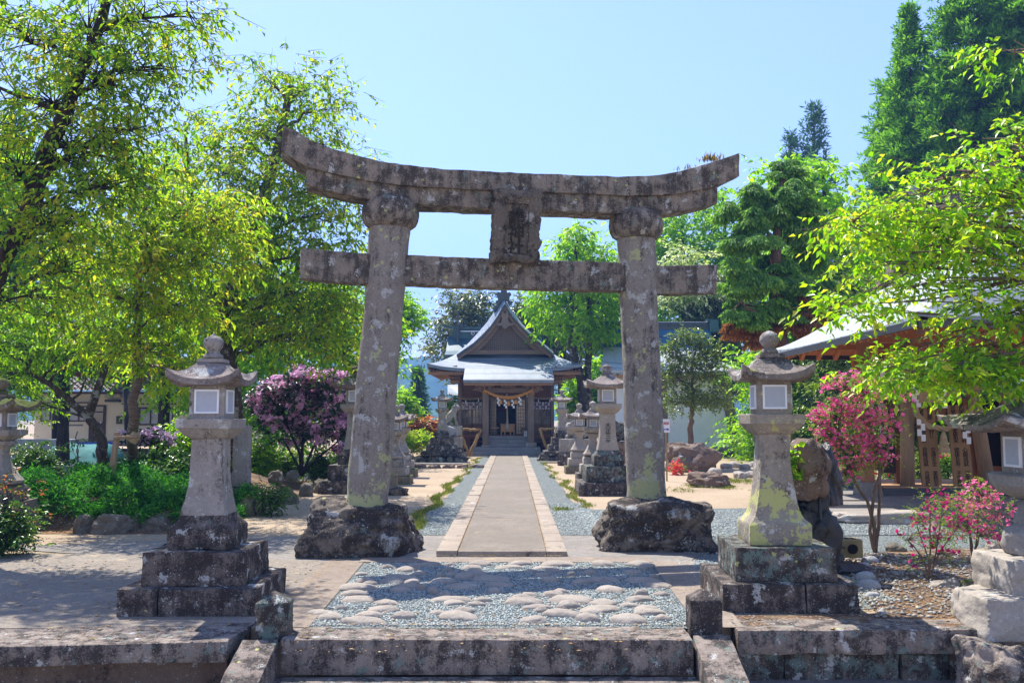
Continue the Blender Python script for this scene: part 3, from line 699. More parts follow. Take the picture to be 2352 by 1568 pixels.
LT = 'stone lanterns lining the approach'
stone_lantern(-2.95, 9.27, 'large square stone lantern on three dark plinths, left foreground beside the gate', seed=1, rz=R(1), amp=.009, windows=('front', 'right', 'left'), rw=.335)
stone_lantern(2.60, 9.47, 'large square stone lantern splashed with yellow lichen, right foreground beside the pink azalea', k=1.0, kz=1.025, seed=2, rz=R(-2),
    mats=dict(body=S_lanY, base=S_baseT, base2=S_base, yb=1), ball='knob', rw=.34)
stone_lantern(-8.0, 14.75, 'mossy stone lantern cut off by the left edge of the photo', style='B', k=1.22, kz=.92, seed=3, mats=dict(roof=S_moss, body=S_lan, base=S_border, base2=S_moss), ball='knob', amp=.016, rw=.335)
stone_lantern(2.28, 22.6, 'tall stone lantern with a faceted finial, half hidden behind the right gate pillar', k=1.19, seed=4, mats=dict(base=S_baseT, body=S_clean), ball='faceted', inscription='大\n正\n三\n年', amp=.006, sub=False)
stone_lantern(-3.85, 23.2, 'tall stone lantern almost hidden between the rhododendron and the left gate pillar', k=1.19, seed=5, ball='faceted', amp=.006, sub=False)
stone_lantern(2.32, 27.1, 'nearer of the two small waisted stone lanterns right of the path', style='B', k=1.05, seed=6, mats=dict(body=S_clean, base=S_clean), amp=.006, sub=False)
stone_lantern(2.2, 30.9, 'farther of the two small waisted stone lanterns right of the path', style='B', k=1.05, seed=7, mats=dict(body=S_clean, base=S_clean, base2=S_moss), amp=.006, sub=False)
stone_lantern(-3.22, 26.1, 'nearer of the two small waisted stone lanterns beside the left gate pillar', style='B', k=1.0, seed=8, mats=dict(body=S_lan, base=S_lan, base2=S_moss), amp=.006, sub=False)
stone_lantern(-3.42, 29.3, 'farther of the two small waisted stone lanterns beside the left gate pillar', style='B', k=1.03, seed=9, mats=dict(body=S_lan, base=S_lan, base2=S_moss), amp=.006, sub=False)
# the two lanterns right in front of the shrine stand on boulders
for (x, y, lb, s) in ((-2.92, 39.4, 'stone lantern on a boulder base in front of the shrine, left of its steps', 10), (2.12, 40.0, 'stone lantern on a boulder base in front of the shrine, right of its steps', 11)):
    e = stone_lantern(x, y, lb, k=.98, seed=s, z0=.42, amp=.005, sub=False, mats=dict(body=S_lan))
    MB().box(-.80, .80, -.80, .80, -.17, 0).build('foundation_slab', S_base, e, bevel=.02)
    rq = random.Random(s)
    for i in range(5):
        me = rock_mesh(.30, .28, .36, seed=s*7+i, sub=3, flat=.2, boxy=.4)
        o = link('foundation_stone', me, S_rock, e); o.location = (-.78+i*.39, -.62, -.50); o.rotation_euler = (0, 0, rq.uniform(-.4, .4))
        o2 = link('foundation_stone', rock_mesh(.28, .30, .36, seed=s*9+i, sub=3, flat=.2, boxy=.4), S_rock, e); o2.location = (.78 if x < 0 else -.78, -.6+i*.36, -.50)
    MB().box(-.62, .62, -.5, .7, -.44, -.16).build('foundation_core', S_base, e)
# rustic lantern at the right edge: snow-viewing type on rough stones
e = empty('rustic_stone_lantern', (4.72, 8.5, 0), 'rustic stone lantern with a broad curved roof at the right edge of the photo', 'stone lantern')
S_pale = M_stone('pale_granite', base=(.30,.275,.25), base2=(.21,.19,.17), dk=.25, wh=.3, yel=.1, teal=.05, streak=.1, bmp=.6)
mb = MB(); mb.loft([sq(.16, 1.70, 8), sq(.44, 1.665, 8, .03), sq(.58, 1.69, 8, .09, 3, .05), sq(.585, 1.73, 8, .10, 3, .05), sq(.50, 1.775, 8, .05), sq(.34, 1.84, 8, .01), sq(.18, 1.93, 8), sq(.10, 1.97, 8)])
mb.build('roof', S_roof, e, rough=dict(amp=.012, fine=.006, seed=3, maxlen=.09, levels=3, scale=4))
mb = MB(); mb.loft([sq(.21, 1.30, 4), sq(.215, 1.33, 4), sq(.215, 1.66, 4), sq(.20, 1.70, 4)]); lb_ = mb.build('light_box', S_lan, e, rough=dict(amp=.006, seed=5, maxlen=.1, levels=2, scale=4))
for a in (0, -90):
    Mx = Matrix.Rotation(R(a), 4, 'Z'); f = MB(); t = .022
    for bx in ((-.14, .14, 1.36, 1.36+t), (-.14, .14, 1.63-t, 1.63), (-.14, -.14+t, 1.36+t, 1.63-t), (.14-t, .14, 1.36+t, 1.63-t)): f.box(bx[0], bx[1], -.235, -.2, bx[2], bx[3], Mx)
    f.build('window_frame', M_white, lb_); MB().box(-.118, .118, -.226, -.2, 1.382, 1.608, Mx).build('paper_pane', M_paper, lb_)
mb = MB(); mb.loft([sq(.15, 1.08, 5), sq(.26, 1.12, 5, 0, 3, -.1), sq(.33, 1.20, 5, 0, 3, -.08), sq(.335, 1.29, 5, 0, 3, -.08), sq(.30, 1.305, 5, 0, 3, -.08)]); mb.build('platform', S_pale, e, rough=dict(amp=.01, seed=6, maxlen=.09, levels=3, scale=4))
for nm, q, zz, s, se in (('shaft', (0, 0), .84, (.20, .20, .26), 3), ('stone_ball', (-.02, 0), .60, (.30, .28, .28), 5)):
    o = link(nm, rock_mesh(*s, seed=se, sub=4, boxy=.35, flat=.5, amp=.1, fine=.004), S_pale, e); o.location = (q[0], q[1], zz)
for nm, c, s, zz, se in (('upper_base_stone', (-.04, 0), (.46, .42, .34), .27, 7), ('lower_base_stone', (-.30, -.12), (.50, .42, .36), -.05, 8), ('lower_base_stone', (.45, -.05), (.42, .45, .34), -.05, 9)):
    o = link(nm, rock_mesh(*s, seed=se, sub=5, boxy=.97, flat=.6, facet=.12, amp=.05, fine=.006), S_clean, e); o.location = (c[0], c[1], zz)
# upright stone post behind the left lantern, standing on a dark rock
p = G(545, 1150)
e = stone_box('stone_post', S_lan, -.17, .17, -.15, .15, .3, 1.62, seed=31, amp=.02, maxlen=.12); e.location = (p.x, p.y+.3, 0)
tag(e, 'upright pale lichened stone post behind the left lantern', 'stone post')
rock('base_rock', S_rock, (p.x, p.y+.3, -.02), .33, .33, .38, 'dark rock under the upright stone post', seed=33, boxy=.4)
q = G(898, 1134)
e = stone_box('stone_block', S_moss, -.12, .14, -.13, .13, 0, .44, seed=35, amp=.012); e.location = (q.x, q.y+.1, 0)
tag(e, 'small upright mossy stone block beside the base of the left gate pillar', 'stone block')
rock('dark_rock', S_rock, (q.x+.12, q.y-.28, 0), .32, .2, .2, 'low dark rock in front of the small mossy block', seed=36)
# ------------------------------------------------------------------ shrine hall
def z4(x, y): return (826.9+.2929*x, 643+.2929*y)
def Q(x, y, Y): return P(*z4(x, y), Y)
def roof_mat(name, a, b, lines=9.0, axis='slope'):
    k = NT(name)
    c = k.mix(k.ramp(k.noise(3, 5, .6, vec=k.vscale(k.pos, 1, .4, 3)), [(.3, 0), (.7, 1)]), a, b)
    o = k.sep(); s = k.math('ADD', k.math('MULTIPLY', o[1], .55), k.math('MULTIPLY', o[2], -.85))
    fr = k.math('FRACT', k.math('MULTIPLY', s, lines))
    row = k.math('FLOOR', k.math('MULTIPLY', s, lines))
    ln = k.ramp(fr, [(.0, 1), (.16, .75), (.22, 0), (1, 0)])
    fx = k.math('FRACT', k.math('ADD', k.math('MULTIPLY', o[0], 1.6), k.math('MULTIPLY', row, .37)))
    ln2 = k.math('MAXIMUM', k.math('MULTIPLY', ln, .75), k.math('MULTIPLY', k.math('LESS_THAN', fx, .03), .4))
    c = k.mix(ln2, c, tuple(q*.35 for q in a))
    return k.fin(c, .5, k.bump(k.math('MULTIPLY', ln, -1), .4, .02), .5, .0)
RF = roof_mat('copper_slate_roof', (.19,.23,.27), (.27,.315,.36), 6.5)
RFt = M_plain('green_copper_ridge', (.035,.10,.115), .45, .35, 2, .5)
RFd = M_plain('dark_copper_edge', (.05,.06,.07), .4, .3, 4, .5)
sh = empty('shrine_hall', (-.3, 47.5, 0), 'wooden shrine hall with a steep gable and blue grey roof at the path end', 'shrine')
def B(name, mb, mat, parent=sh, **k): return mb.build(name, mat, parent, True, **k)
def grid_surf(rows, thick=0.0):
    # rows: list of equal-length lists of points; solid slab if thick
    mb = MB(); n = len(rows[0]); m_ = len(rows)
    vs = [Vector(p) for r in rows for p in r]
    fs = [(i*n+j, i*n+j+1, (i+1)*n+j+1, (i+1)*n+j) for i in range(m_-1) for j in range(n-1)]
    if thick:
        N = len(vs); vs2 = [v-Vector((0, 0, thick)) for v in vs]
        fs2 = [tuple(reversed([q+N for q in f])) for f in fs]
        rim = [(j, j+1, N+j+1, N+j) for j in range(n-1)] + [((m_-1)*n+j+1, (m_-1)*n+j, N+(m_-1)*n+j, N+(m_-1)*n+j+1) for j in range(n-1)]
        rim += [((i+1)*n, i*n, N+i*n, N+(i+1)*n) for i in range(m_-1)] + [(i*n+n-1, (i+1)*n+n-1, N+(i+1)*n+n-1, N+i*n+n-1) for i in range(m_-1)]
        mb.add(vs+vs2, fs+fs2+rim)
    else: mb.add(vs, fs)
    return mb
# front skirt of the main roof, concave slope with lifted corners
YE = 46.3; YT = 49.0
XL, XR = Q(525,660,YE).x, Q(1745,680,YE).x; xl, xr = Q(755,580,YT).x, Q(1515,577,YT).x
zt = Q(755,578,YT).z; ze = Q(810,694,YE).z
rows = []; N1 = 40; M1 = 14
for i in range(M1+1):
    t = i/M1; r = []
    for j in range(N1+1):
        s = j/N1; c = abs(2*s-1)
        x = (xl+(xr-xl)*s)*(1-t) + (XL+(XR-XL)*s)*t
        y = YT+(YE-YT)*t - .0
        z = zt + (ze-zt)*(1-(1-t)**1.15) + .27*c**4*t**2.0
        r.append((x, y, z))
    rows.append(r)
B('roof', grid_surf(rows, .16), RF, smooth=True, ang=30)
rf = sh.children[-1]
# rafters and soffit
kx0, kx1 = Q(812,700,45).x, Q(1518,700,45).x
k0 = rows[int(M1*.80)]
KR = []; zK = Q(1150,782,44.7).z
for i in range(15):
    t = i/14; r = []
    for j in range(21):
        s = j/20; x = kx0+(kx1-kx0)*s
        y = 47.4+(44.7-47.4)*t
        tm = (YT-y)/(YT-YE)
        z = zt+(ze-zt)*(1-(1-tm)**1.15)+.03 if tm <= 1 else ze+.03+(zK-ze-.03)*(YE-y)/(YE-44.7)
        r.append((x, y, z))
    KR.append(r)
B('porch_roof', grid_surf(KR, .14), RF, smooth=True, ang=30)
mb = MB(); mb.box(kx0+.02, kx1-.02, 44.78, 44.92, zK-.26, zK-.145); B('porch_eave_board', mb, W_brownX)
# side and rear roof: left hip, right hip, back
RZ, RY = 6.25, 51.4
for sgn, (X_, x_) in ((-1, (XL, xl)), (1, (XR, xr))):
    rws = []
    for i in range(9):
        t = i/8; r = []
        for j in range(11):
            s = j/10
            yt = YT+(54.0-YT)*s; ye = YE+(56.5-YE)*s; c = abs(2*s-1)
            x = x_*(1-t)+X_*t; y = yt*(1-t)+ye*t
            z = zt+(ze-zt)*(1-(1-t)**1.15)+.27*c**4*t**2
            r.append((x, y, z))
        rws.append(r if sgn > 0 else r)
    B('side_roof', grid_surf(rws, .16), RF, smooth=True, ang=30)
# upper roof (ridge along x) hidden mostly behind the gable
rx0, rx1 = Q(690,480,51.4).x, Q(1440,480,51.4).x
prof = [(YT-.1, zt-.05), (49.9, 5.35), (50.7, 5.78), (51.4, 6.25), (52.1, 5.78), (52.9, 5.35), (54.0, zt-.05)]
mb = MB(); mb.loft([[(x, y, z) for y, z in prof] + [(x, y, z-.12) for y, z in reversed(prof)] for x in (rx0, rx1)]); B('upper_roof', mb, RFt)
zr = Q(900,372,51.4).z
mb = MB(); mb.box(rx0+.25, rx1-.25, 51.2, 51.6, 6.0, zr-.16); B('ridge_wall', mb, RFt)
rw_ = sh.children[-1]
mb = MB(); pts = [(rx0-.25, 51.4, zr+.08), (rx0+.15, 51.4, zr-.02), (rx0+.6, 51.4, zr-.06), (rx1-.6, 51.4, zr-.06), (rx1-.15, 51.4, zr-.02), (rx1+.25, 51.4, zr+.08)]
mb.loft([[(x, y-.28, z-.07), (x, y+.28, z-.07), (x, y+.28, z+.07), (x, y-.28, z+.07)] for x, y, z in pts]); B('ridge_cap', mb, RFt)
mb = MB()
mb.box(rx0+.7, Q(960,390,51.2).x, 51.12, 51.19, zr-.26, zr-.2); B('ridge_stripe', mb, M_white)
for xx in (885, 1395):
    c = Q(xx, 418, 51.15); Mx = Matrix.Translation((c.x, 51.16, c.z)) @ Matrix.Rotation(R(90), 4, 'X')
    mb = MB(); mb.lathe([(.11, 0), (.11, .03), (.105, .05)], 20, M=Mx); B('ridge_crest', mb, M_plain('crest_plate', (.55,.52,.47), .5))
    cr_ = sh.children[-1]
    mb = MB()
    for a in range(3):
        pts = [(.02*math.cos(a*2.094+u_)*(1+u_*1.1), .02*math.sin(a*2.094+u_)*(1+u_*1.1), .055) for u_ in [q*.25 for q in range(10)]]
        mb.tube([Mx @ Vector(p) for p in pts], [.022*(1-q/11) for q in range(10)], 6)
    B('crest_swirl', mb, M_dark, cr_)
for a, b_, c in ((770, 250, 455), (1355, 278, 445)):
    t = Q(a, b_, 51.3); b2 = Q(a, c, 51.3)
    mb = MB(); mb.box(t.x-.05, t.x+.05, 50.8, 51.05, b2.z-.3, t.z); B('roof_horn', mb, RFd)
for a in (800, 970, 1330):
    c = Q(a, 362, 51.4); mb = MB(); mb.tube([(c.x, 50.9, c.z+.02), (c.x, 51.9, c.z+.02)], .08, 10); B('ridge_log', mb, RFd)
# steep front gable
GL = [(1127,140),(1096,180),(1052,249),(996,330),(928,410),(853,491),(791,547),(760,578)]
GR = [(1133,140),(1164,199),(1214,267),(1276,348),(1338,410),(1401,473),(1475,529),(1519,572)]
VL = [(1137,177),(1110,222),(1078,280),(1025,356),(960,425),(888,492),(818,540),(757,582)]
VR = [(1137,177),(1165,230),(1200,280),(1252,342),(1312,402),(1375,456),(1440,512),(1513,573)]
for nm, pts in (('gable_roof', GL), ('gable_roof', GR)):
    rws = []
    fr_ = VL if pts is GL else VR
    for y, src in ((47.9, fr_), (48.3, None), (48.8, pts), (51.3, pts)):
        if src is None: rws.append([Vector(((Q(a, b, 47.9).x*.35+Q(c_, d_, 48.8).x*.65), y, (Q(a, b, 47.9).z*.35+Q(c_, d_, 48.8).z*.65)+.03)) for (a, b), (c_, d_) in zip(fr_, pts)])
        else: rws.append([Vector((Q(a, b, min(y, 48.8)).x, y, Q(a, b, min(y, 48.8)).z)) for a, b in src])
    B(nm, grid_surf(rws, .10), RF, smooth=True, ang=30)
# dark verge and brown bargeboards following the curve
ctr = (1138, 560)
def inset(pts, q): return [(a+(ctr[0]-a)*q[0], b+q[1]) for a, b in pts]
def band(pa, pb, y0, y1):
    mb = MB(); 
    ra = [Q(a, b, y0) for a, b in pa]; rb = [Q(a, b, y0) for a, b in pb]
    mb.loft([[Vector((p.x, y0, p.z)), Vector((q.x, y0, q.z)), Vector((q.x, y1, q.z)), Vector((p.x, y1, p.z))] for p, q in zip(ra, rb)])
    return mb
for pts in (VL, VR):
    lo = [(a+(ctr[0]-a)*.012, b+22) for a, b in pts]; lo2 = [(a+(ctr[0]-a)*.05, b+24+38*(1-i/11)) for i, (a, b) in enumerate(pts)]
    B('verge_edge', band([(a, b+8) for a, b in pts], lo, 47.88, 48.05), RFd)
    B('bargeboard', band(lo, lo2, 47.98, 48.10), W_brownX if False else M_wood('grey_brown_bargeboard', (.34,.22,.15), (.11,.075,.055), 'X'))
    lo3 = [(a+(ctr[0]-a)*.10, min(b+48+62*(1-i/10), 575)) for i, (a, b) in enumerate(pts)]
    B('inner_bargeboard', band(lo2, lo3, 48.14, 48.26), W_greyX)
# tie beam, back panel and lattice of the gable
yL = 48.42
zb = Q(880,550,yL).z
mb = MB(); p0 = Q(800,565,48.2); p1 = Q(1480,565,48.2); mb.box(p0.x, p1.x, 48.1, 48.4, p0.z-.12, p0.z+.10); B('gable_tie_beam', mb, W_greyX)
tri = [(1138,330),(1085,380),(1020,440),(950,500),(885,552),(1400,552),(1335,500),(1262,440),(1190,380)]
mb = MB(); mb.extrude_poly([( Q(a, b, yL).x, Q(a, b, yL).z) for a, b in tri], lambda a, b, t: (a, t, b), yL+.12, yL+.2); B('gable_panel', mb, M_plain('pale_panel', (.55,.40,.28), .8, .2))
def halfw(b):  # half width of the opening in z4 px at height b
    return 10+ (b-330)*1.13
mb = MB(); x = 885
while x < 1400:
    top = 330 + max(0, (abs(x-1140)-10)/1.13)
    if top < 545:
        a = Q(x, top, yL); c = Q(x, 552, yL); mb.box(a.x-.022, a.x+.022, yL, yL+.06, c.z, a.z)
    x += 15.5
y = 385
while y < 552:
    w_ = halfw(y); a = Q(1140-w_, y, yL); c = Q(1140+w_, y, yL); mb.box(a.x, c.x, yL+.01, yL+.05, a.z-.02, a.z+.02); y += 15.5
B('gable_lattice', mb, W_grey)
# carved pendant (gegyo) under the apex
c = Q(1137, 335, 47.95)
mb = MB(); out = []
for i in range(40):
    a = 2*math.pi*i/40; r = .26*(1+.22*math.cos(5*a+1.57)); out.append((c.x+r*1.5*math.cos(a)*(1 if math.sin(a) < 0 else .55), c.z+r*math.sin(a)*(1.0 if math.sin(a) < 0 else 2.2)))
mb.extrude_poly(out, lambda a, b, t: (a, t, b), 47.86, 47.96); B('carved_pendant', mb, W_grey, rough=dict(amp=.02, scale=7, maxlen=.08, levels=2, fine=.02))
# big finial ornament on the gable ridge
mb = MB(); c = Q(1130, 180, 48.3)
outl = [(1105,75),(1150,75),(1152,100),(1178,95),(1186,110),(1172,128),(1172,160),(1192,170),(1190,190),(1170,200),(1160,170),(1130,150),(1100,175),(1082,215),(1050,250),(1040,225),(1052,205),(1070,195),(1065,165),(1085,155),(1075,125),(1068,108),(1085,92),(1102,100)]
mb.extrude_poly([(Q(a, b, 48.3).x, Q(a, b, 48.3).z) for a, b in reversed(outl)], lambda a, b, t: (a, t, b), 48.25, 48.6); B('ridge_ornament', mb, RFd, rough=dict(amp=.02, scale=7, maxlen=.1, levels=2, fine=.02))
mb = MB(); a = Q(1128,60,48.4); mb.box(a.x-.12, a.x+.12, 48.3, 48.6, Q(1128,150,48.4).z, a.z-.05); B('ridge_finial', mb, RFd)
# ---- body
bw0, bw1 = Q(768,900,47.5).x, Q(1522,900,47.5).x
zf = Q(1150,1215,46.4).z; zc = 4.15
mb = MB(); mb.box(bw0, bw1, 50.6, 54.5, 0, zc); mb.box(bw0, bw0+.12, 47.55, 50.6, .6, zc); mb.box(bw1-.12, bw1, 47.55, 50.6, .6, zc); mb.box(bw0, bw1, 47.55, 50.6, zc-.1, zc); B('wall', mb, W_brown)
mb = MB(); mb.box(bw0+.1, bw1-.1, 47.4, 50.6, zf-.12, zf-.02); B('inner_floor', mb, W_brown)
mb = MB(); mb.box(bw0-.75, bw1+.75, 46.3, 47.75, zf-.10, zf); B('veranda', mb, M_wood('red_brown_deck', (.23,.085,.045), (.10,.04,.022), 'X'))
mb = MB()
for xx in (790, 850, 905, 1375, 1440, 1500): 
    a = Q(xx, 1250, 46.5); mb.box(a.x-.09, a.x+.09, 46.4, 46.6, .35, zf-.10)
    mb.box(a.x-.2, a.x+.2, 46.35, 46.65, zf-.22, zf-.10)
mb.box(bw0-.6, bw1+.6, 46.45, 46.55, .58, .68)
B('veranda_support', mb, M_wood('support_timber', (.16,.06,.035), (.07,.03,.02), 'X'))
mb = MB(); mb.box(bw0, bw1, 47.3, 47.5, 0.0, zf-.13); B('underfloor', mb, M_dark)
# upper wooden wall band and lower panels
def fbox(x0, x1, y0, y1, Y0, Y1): # z4 px rectangle to a box
    a = Q(x0, y0, Y0); b = Q(x1, y1, Y0); return (a.x, b.x, Y0, Y1, b.z, a.z)
mb = MB(); mb.box(*fbox(790, 1500, 800, 918, 47.52, 47.62)); B('upper_wall_panel', mb, W_brown)
mb = MB(); mb.box(*fbox(768, 1522, 918, 938, 47.44, 47.64)); B('head_beam', mb, W_greyX)
mb = MB(); mb.box(*fbox(768, 1522, 775, 800, 47.42, 47.64)); B('top_beam', mb, W_greyX)
for x0, x1 in ((768, 795), (960, 985), (1298, 1330), (1497, 1522)):
    mb = MB(); a = fbox(x0, x1, 780, 1214, 47.40, 47.66); mb.box(*a); B('wall_post', mb, W_grey)
def sash(name, x0, x1, y0, y1, nx, ny, Y=47.5, mat=W_brown, pane=True, t=.035):
    a = fbox(x0, x1, y0, y1, Y, Y+.06); mb = MB()
    mb.box(a[0], a[0]+t*1.4, Y, Y+.06, a[4], a[5]); mb.box(a[1]-t*1.4, a[1], Y, Y+.06, a[4], a[5]); mb.box(a[0], a[1], Y+.005, Y+.055, a[4], a[4]+t*1.4); mb.box(a[0], a[1], Y+.005, Y+.055, a[5]-t*1.4, a[5])
    for i in range(1, nx): xx = a[0]+(a[1]-a[0])*i/nx; mb.box(xx-t/2, xx+t/2, Y+.01, Y+.05, a[4], a[5])
    for i in range(1, ny): zz = a[4]+(a[5]-a[4])*i/ny; mb.box(a[0], a[1], Y+.013, Y+.047, zz-t/2, zz+t/2)
    f = B(name, mb, mat)
    if pane:
        g = MB().box(a[0]+.01, a[1]-.01, Y+.028, Y+.034, a[4]+.01, a[5]-.01); g.build('pane', M_glass, f, True)
    return f
TM = M_wood('sash_timber', (.24,.18,.14), (.12,.09,.07), 'Z')
for x0, x1 in ((795, 877), (880, 960), (1352, 1424), (1427, 1495)):
    sash('window', x0, x1, 958, 1130, 3, 3, mat=TM)
    mb = MB(); mb.box(*fbox(x0+3, x1-3, 1132, 1212, 47.5, 47.56)); B('dado_panel', mb, W_brown)
sash('lattice_door', 1003, 1070, 905, 1210, 4, 11, Y=47.62, mat=TM, t=.025); sash('lattice_door', 1222, 1298, 905, 1210, 4, 11, Y=47.62, mat=TM, t=.025)
CUR = M_plain('white_curtain', (.62,.60,.62), .9, .08, 8); PUR = M_plain('purple_curtain_stripe', (.16,.05,.13), .9)
rs = random.Random(4)
for x0, x1, y0, y1, Y in ((797, 958, 956, 1014, 47.46), (1354, 1493, 956, 1014, 47.46), (1072, 1220, 905, 958, 47.8)):
    n_ = 6; a = fbox(x0, x1, y0, y1, Y, Y+.02)
    cu = None
    mb = MB(); cols_ = 36; top = [(a[0]+(a[1]-a[0])*i/cols_, Y+.02*math.sin(i*1.7)) for i in range(cols_+1)]
    mb.loft([[(x, y, a[5]) for x, y in top] + [(x, y+.012, a[5]) for x, y in reversed(top)], [(x, y, a[4]) for x, y in top] + [(x, y+.012, a[4]) for x, y in reversed(top)]])
    cu = B('curtain', mb, CUR)
    for i in range(n_):
        xx = a[0]+(a[1]-a[0])*(i+.98)/n_
        MB().box(xx-.018, xx+.018, Y-.035, Y-.022, a[4], a[5]).build('curtain_stripe', PUR, cu, True)
        xc = a[0]+(a[1]-a[0])*(i+.5)/n_; zc_ = a[4]+(a[5]-a[4])*(.35 if i % 2 else .68)
        Mx = Matrix.Translation((xc, Y-.024, zc_)) @ Matrix.Rotation(R(90), 4, 'X')
        mb = MB(); mb.lathe([(.052, 0), (.052, .006)], 14, M=Mx); mb.build('curtain_crest', M_plain('crest_print', (.13,.12,.15), .9), cu, True)
# interior glimpses
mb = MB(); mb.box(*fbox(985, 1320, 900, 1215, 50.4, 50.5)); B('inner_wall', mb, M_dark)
mb = MB(); mb.box(*fbox(1068, 1160, 1000, 1130, 49.6, 49.65)); B('red_hanging', mb, M_plain('red_cloth', (.30,.012,.012), .8))
mb = MB(); a = Q(1105, 1080, 49.5); Mx = Matrix.Translation((a.x, 49.5, a.z)) @ Matrix.Rotation(R(90), 4, 'X'); mb.lathe([(.36, -.1), (.40, 0), (.36, .1)], 24, M=Mx); B('drum', mb, M_plain('black_drum', (.02,.015,.02), .4))
for xx, c_ in ((868, (.02,.15,.05)), (930, (.35,.06,.02))):
    mb = MB(); mb.box(*fbox(xx-14, xx+16, 1010, 1130, 48.8, 48.85)); B('coloured_banner', mb, M_plain('banner', c_, .8))
# gate pillars, beam, brackets
pl0, pl1 = Q(986, 900, 45.5).x, Q(1340, 900, 45.5).x
zp = .39
for xx in (pl0, pl1):
    mb = MB(); mb.box(xx-.15, xx+.15, 45.35, 45.65, zp+.1, 3.25); p_ = B('gate_pillar', mb, W_grey, bevel=.02)
mb = MB(); mb.box(pl0-.2, pl0+.2, 45.3, 45.7, zp, zp+.1); mb.box(pl1-.26, pl1+.26, 45.24, 45.76, zp, zp+.22); B('pillar_plinth', mb, S_clean, bevel=.03)
a = fbox(900, 1425, 848, 888, 45.42, 45.6); mb = MB()
pts = [Q(885,862,45.5), Q(915,852,45.5), Q(960,862,45.5), Q(1000,865,45.5), Q(1340,865,45.5), Q(1385,862,45.5), Q(1415,852,45.5), Q(1440,862,45.5)]
mb.loft([[(p.x, 45.4, p.z-h_), (p.x, 45.62, p.z-h_), (p.x, 45.62, p.z+h_), (p.x, 45.4, p.z+h_)] for p, h_ in zip(pts, (.03, .08, .12, .115, .115, .12, .08, .03))])
B('rainbow_beam', mb, W_greyX, rough=dict(amp=.015, scale=8, maxlen=.15, levels=2, fine=.01))
def bracket(cx, cy, Y, w_, name='bracket_set', rowsn=3):
    mb = MB(); c = Q(cx, cy, Y)
    for r_ in range(rowsn):
        zz = c.z-.10*r_; ww = w_*(1-.28*r_)
        mb.box(c.x-ww, c.x+ww, Y-.10-.05*(rowsn-r_), Y+.12, zz-.05, zz-.01)
        for q in np.linspace(-ww*.9, ww*.9, 5-r_):
            mb.box(c.x+q-.055, c.x+q+.055, Y-.16-.05*(rowsn-r_), Y-.02, zz-.01, zz+.05)
    return B(name, mb, M_wood('bracket_timber', (.40,.28,.19), (.15,.105,.08), 'X'), bevel=.006)
for cx in (978, 1352): bracket(cx, 812, 45.5, .62)
bracket(1165, 816, 45.5, .46, 'carved_frog_leg_strut', 2)
for cx, s_ in ((748, -1), (1548, 1)):
    for j in range(4):
        mb = MB(); c = Q(cx, 715+j*27, 47.2)
        for q in np.linspace(-.32+.05*j, .32-.05*j, 4):
            mb.cbox((c.x+q+.1*s_*(3-j)*.3, 47.0, c.z), .12, .5, .13)
        mb.cbox((c.x, 47.1, c.z-.08), .8-.12*j, .18, .05)
        B('corner_bracket', mb, M_wood('corner_bracket_timber', (.42,.26,.16), (.16,.10,.07), 'X'), bevel=.01)
# eave underside boards and rafters (front and sides)
mb = MB(); mb.box(XL+.1, kx0, YE+.02, YE+.12, ze-.30, ze-.165); mb.box(kx1, XR-.1, YE+.02, YE+.12, ze-.30, ze-.165); B('eave_board', mb, W_brownX)
mb = MB()
for x in np.arange(XL+.15, XR-.1, .16):
    if abs(x+.3) > 0: mb.bar((x, YE+.08, ze-.24+.22*abs((x-(XL+XR)/2)/((XR-XL)/2))**4), (x, 48.0, ze+.12), .06, .07)
for s_, X_, bx in ((-1, XL, bw0), (1, XR, bw1)):
    for y in np.arange(YE+.3, 55, .18): mb.bar((X_-s_*.05, y, ze-.2), (bx, y, ze+.15), .06, .07)
B('rafters', mb, W_brownY)
mb = MB(); mb.add([(XL+.1, YE+.1, ze-.12), (XR-.1, YE+.1, ze-.12), (bw1, 47.5, ze+.22), (bw0, 47.5, ze+.22), (XL+.1, 56, ze-.12), (XR-.1, 56, ze-.12), (bw1, 54.5, ze+.22), (bw0, 54.5, ze+.22)],
    [(0,1,2,3), (0,3,7,4), (1,5,6,2)]); B('soffit', mb, W_brownX)
# steps
SS = M_stone('blue_grey_step_stone', base=(.25,.25,.25), base2=(.19,.185,.18), dk=.12, wh=.1, teal=0, streak=.1, bmp=.3)
g0, g1 = Q(968, 1250, 45.6).x, Q(1328, 1250, 45.6).x
for i, (y0, z0_, z1_) in enumerate(((45.55, .39, .57), (45.85, .57, .76), (46.1, .76, zf-.03))):
    B('upper_step', MB().box(g0, g1, y0, 46.35, z0_+(.001 if i else 0), z1_), SS, bevel=.015)
h0, h1 = Q(812, 1350, 44.6).x, Q(1452, 1350, 44.6).x
B('lower_step', MB().box(h0, h1, 44.6, 45.0, 0, .2), SS, bevel=.015)
B('lower_step', MB().box(h0+.25, h1-.2, 44.95, 47.3, 0, .39), SS, bevel=.015)
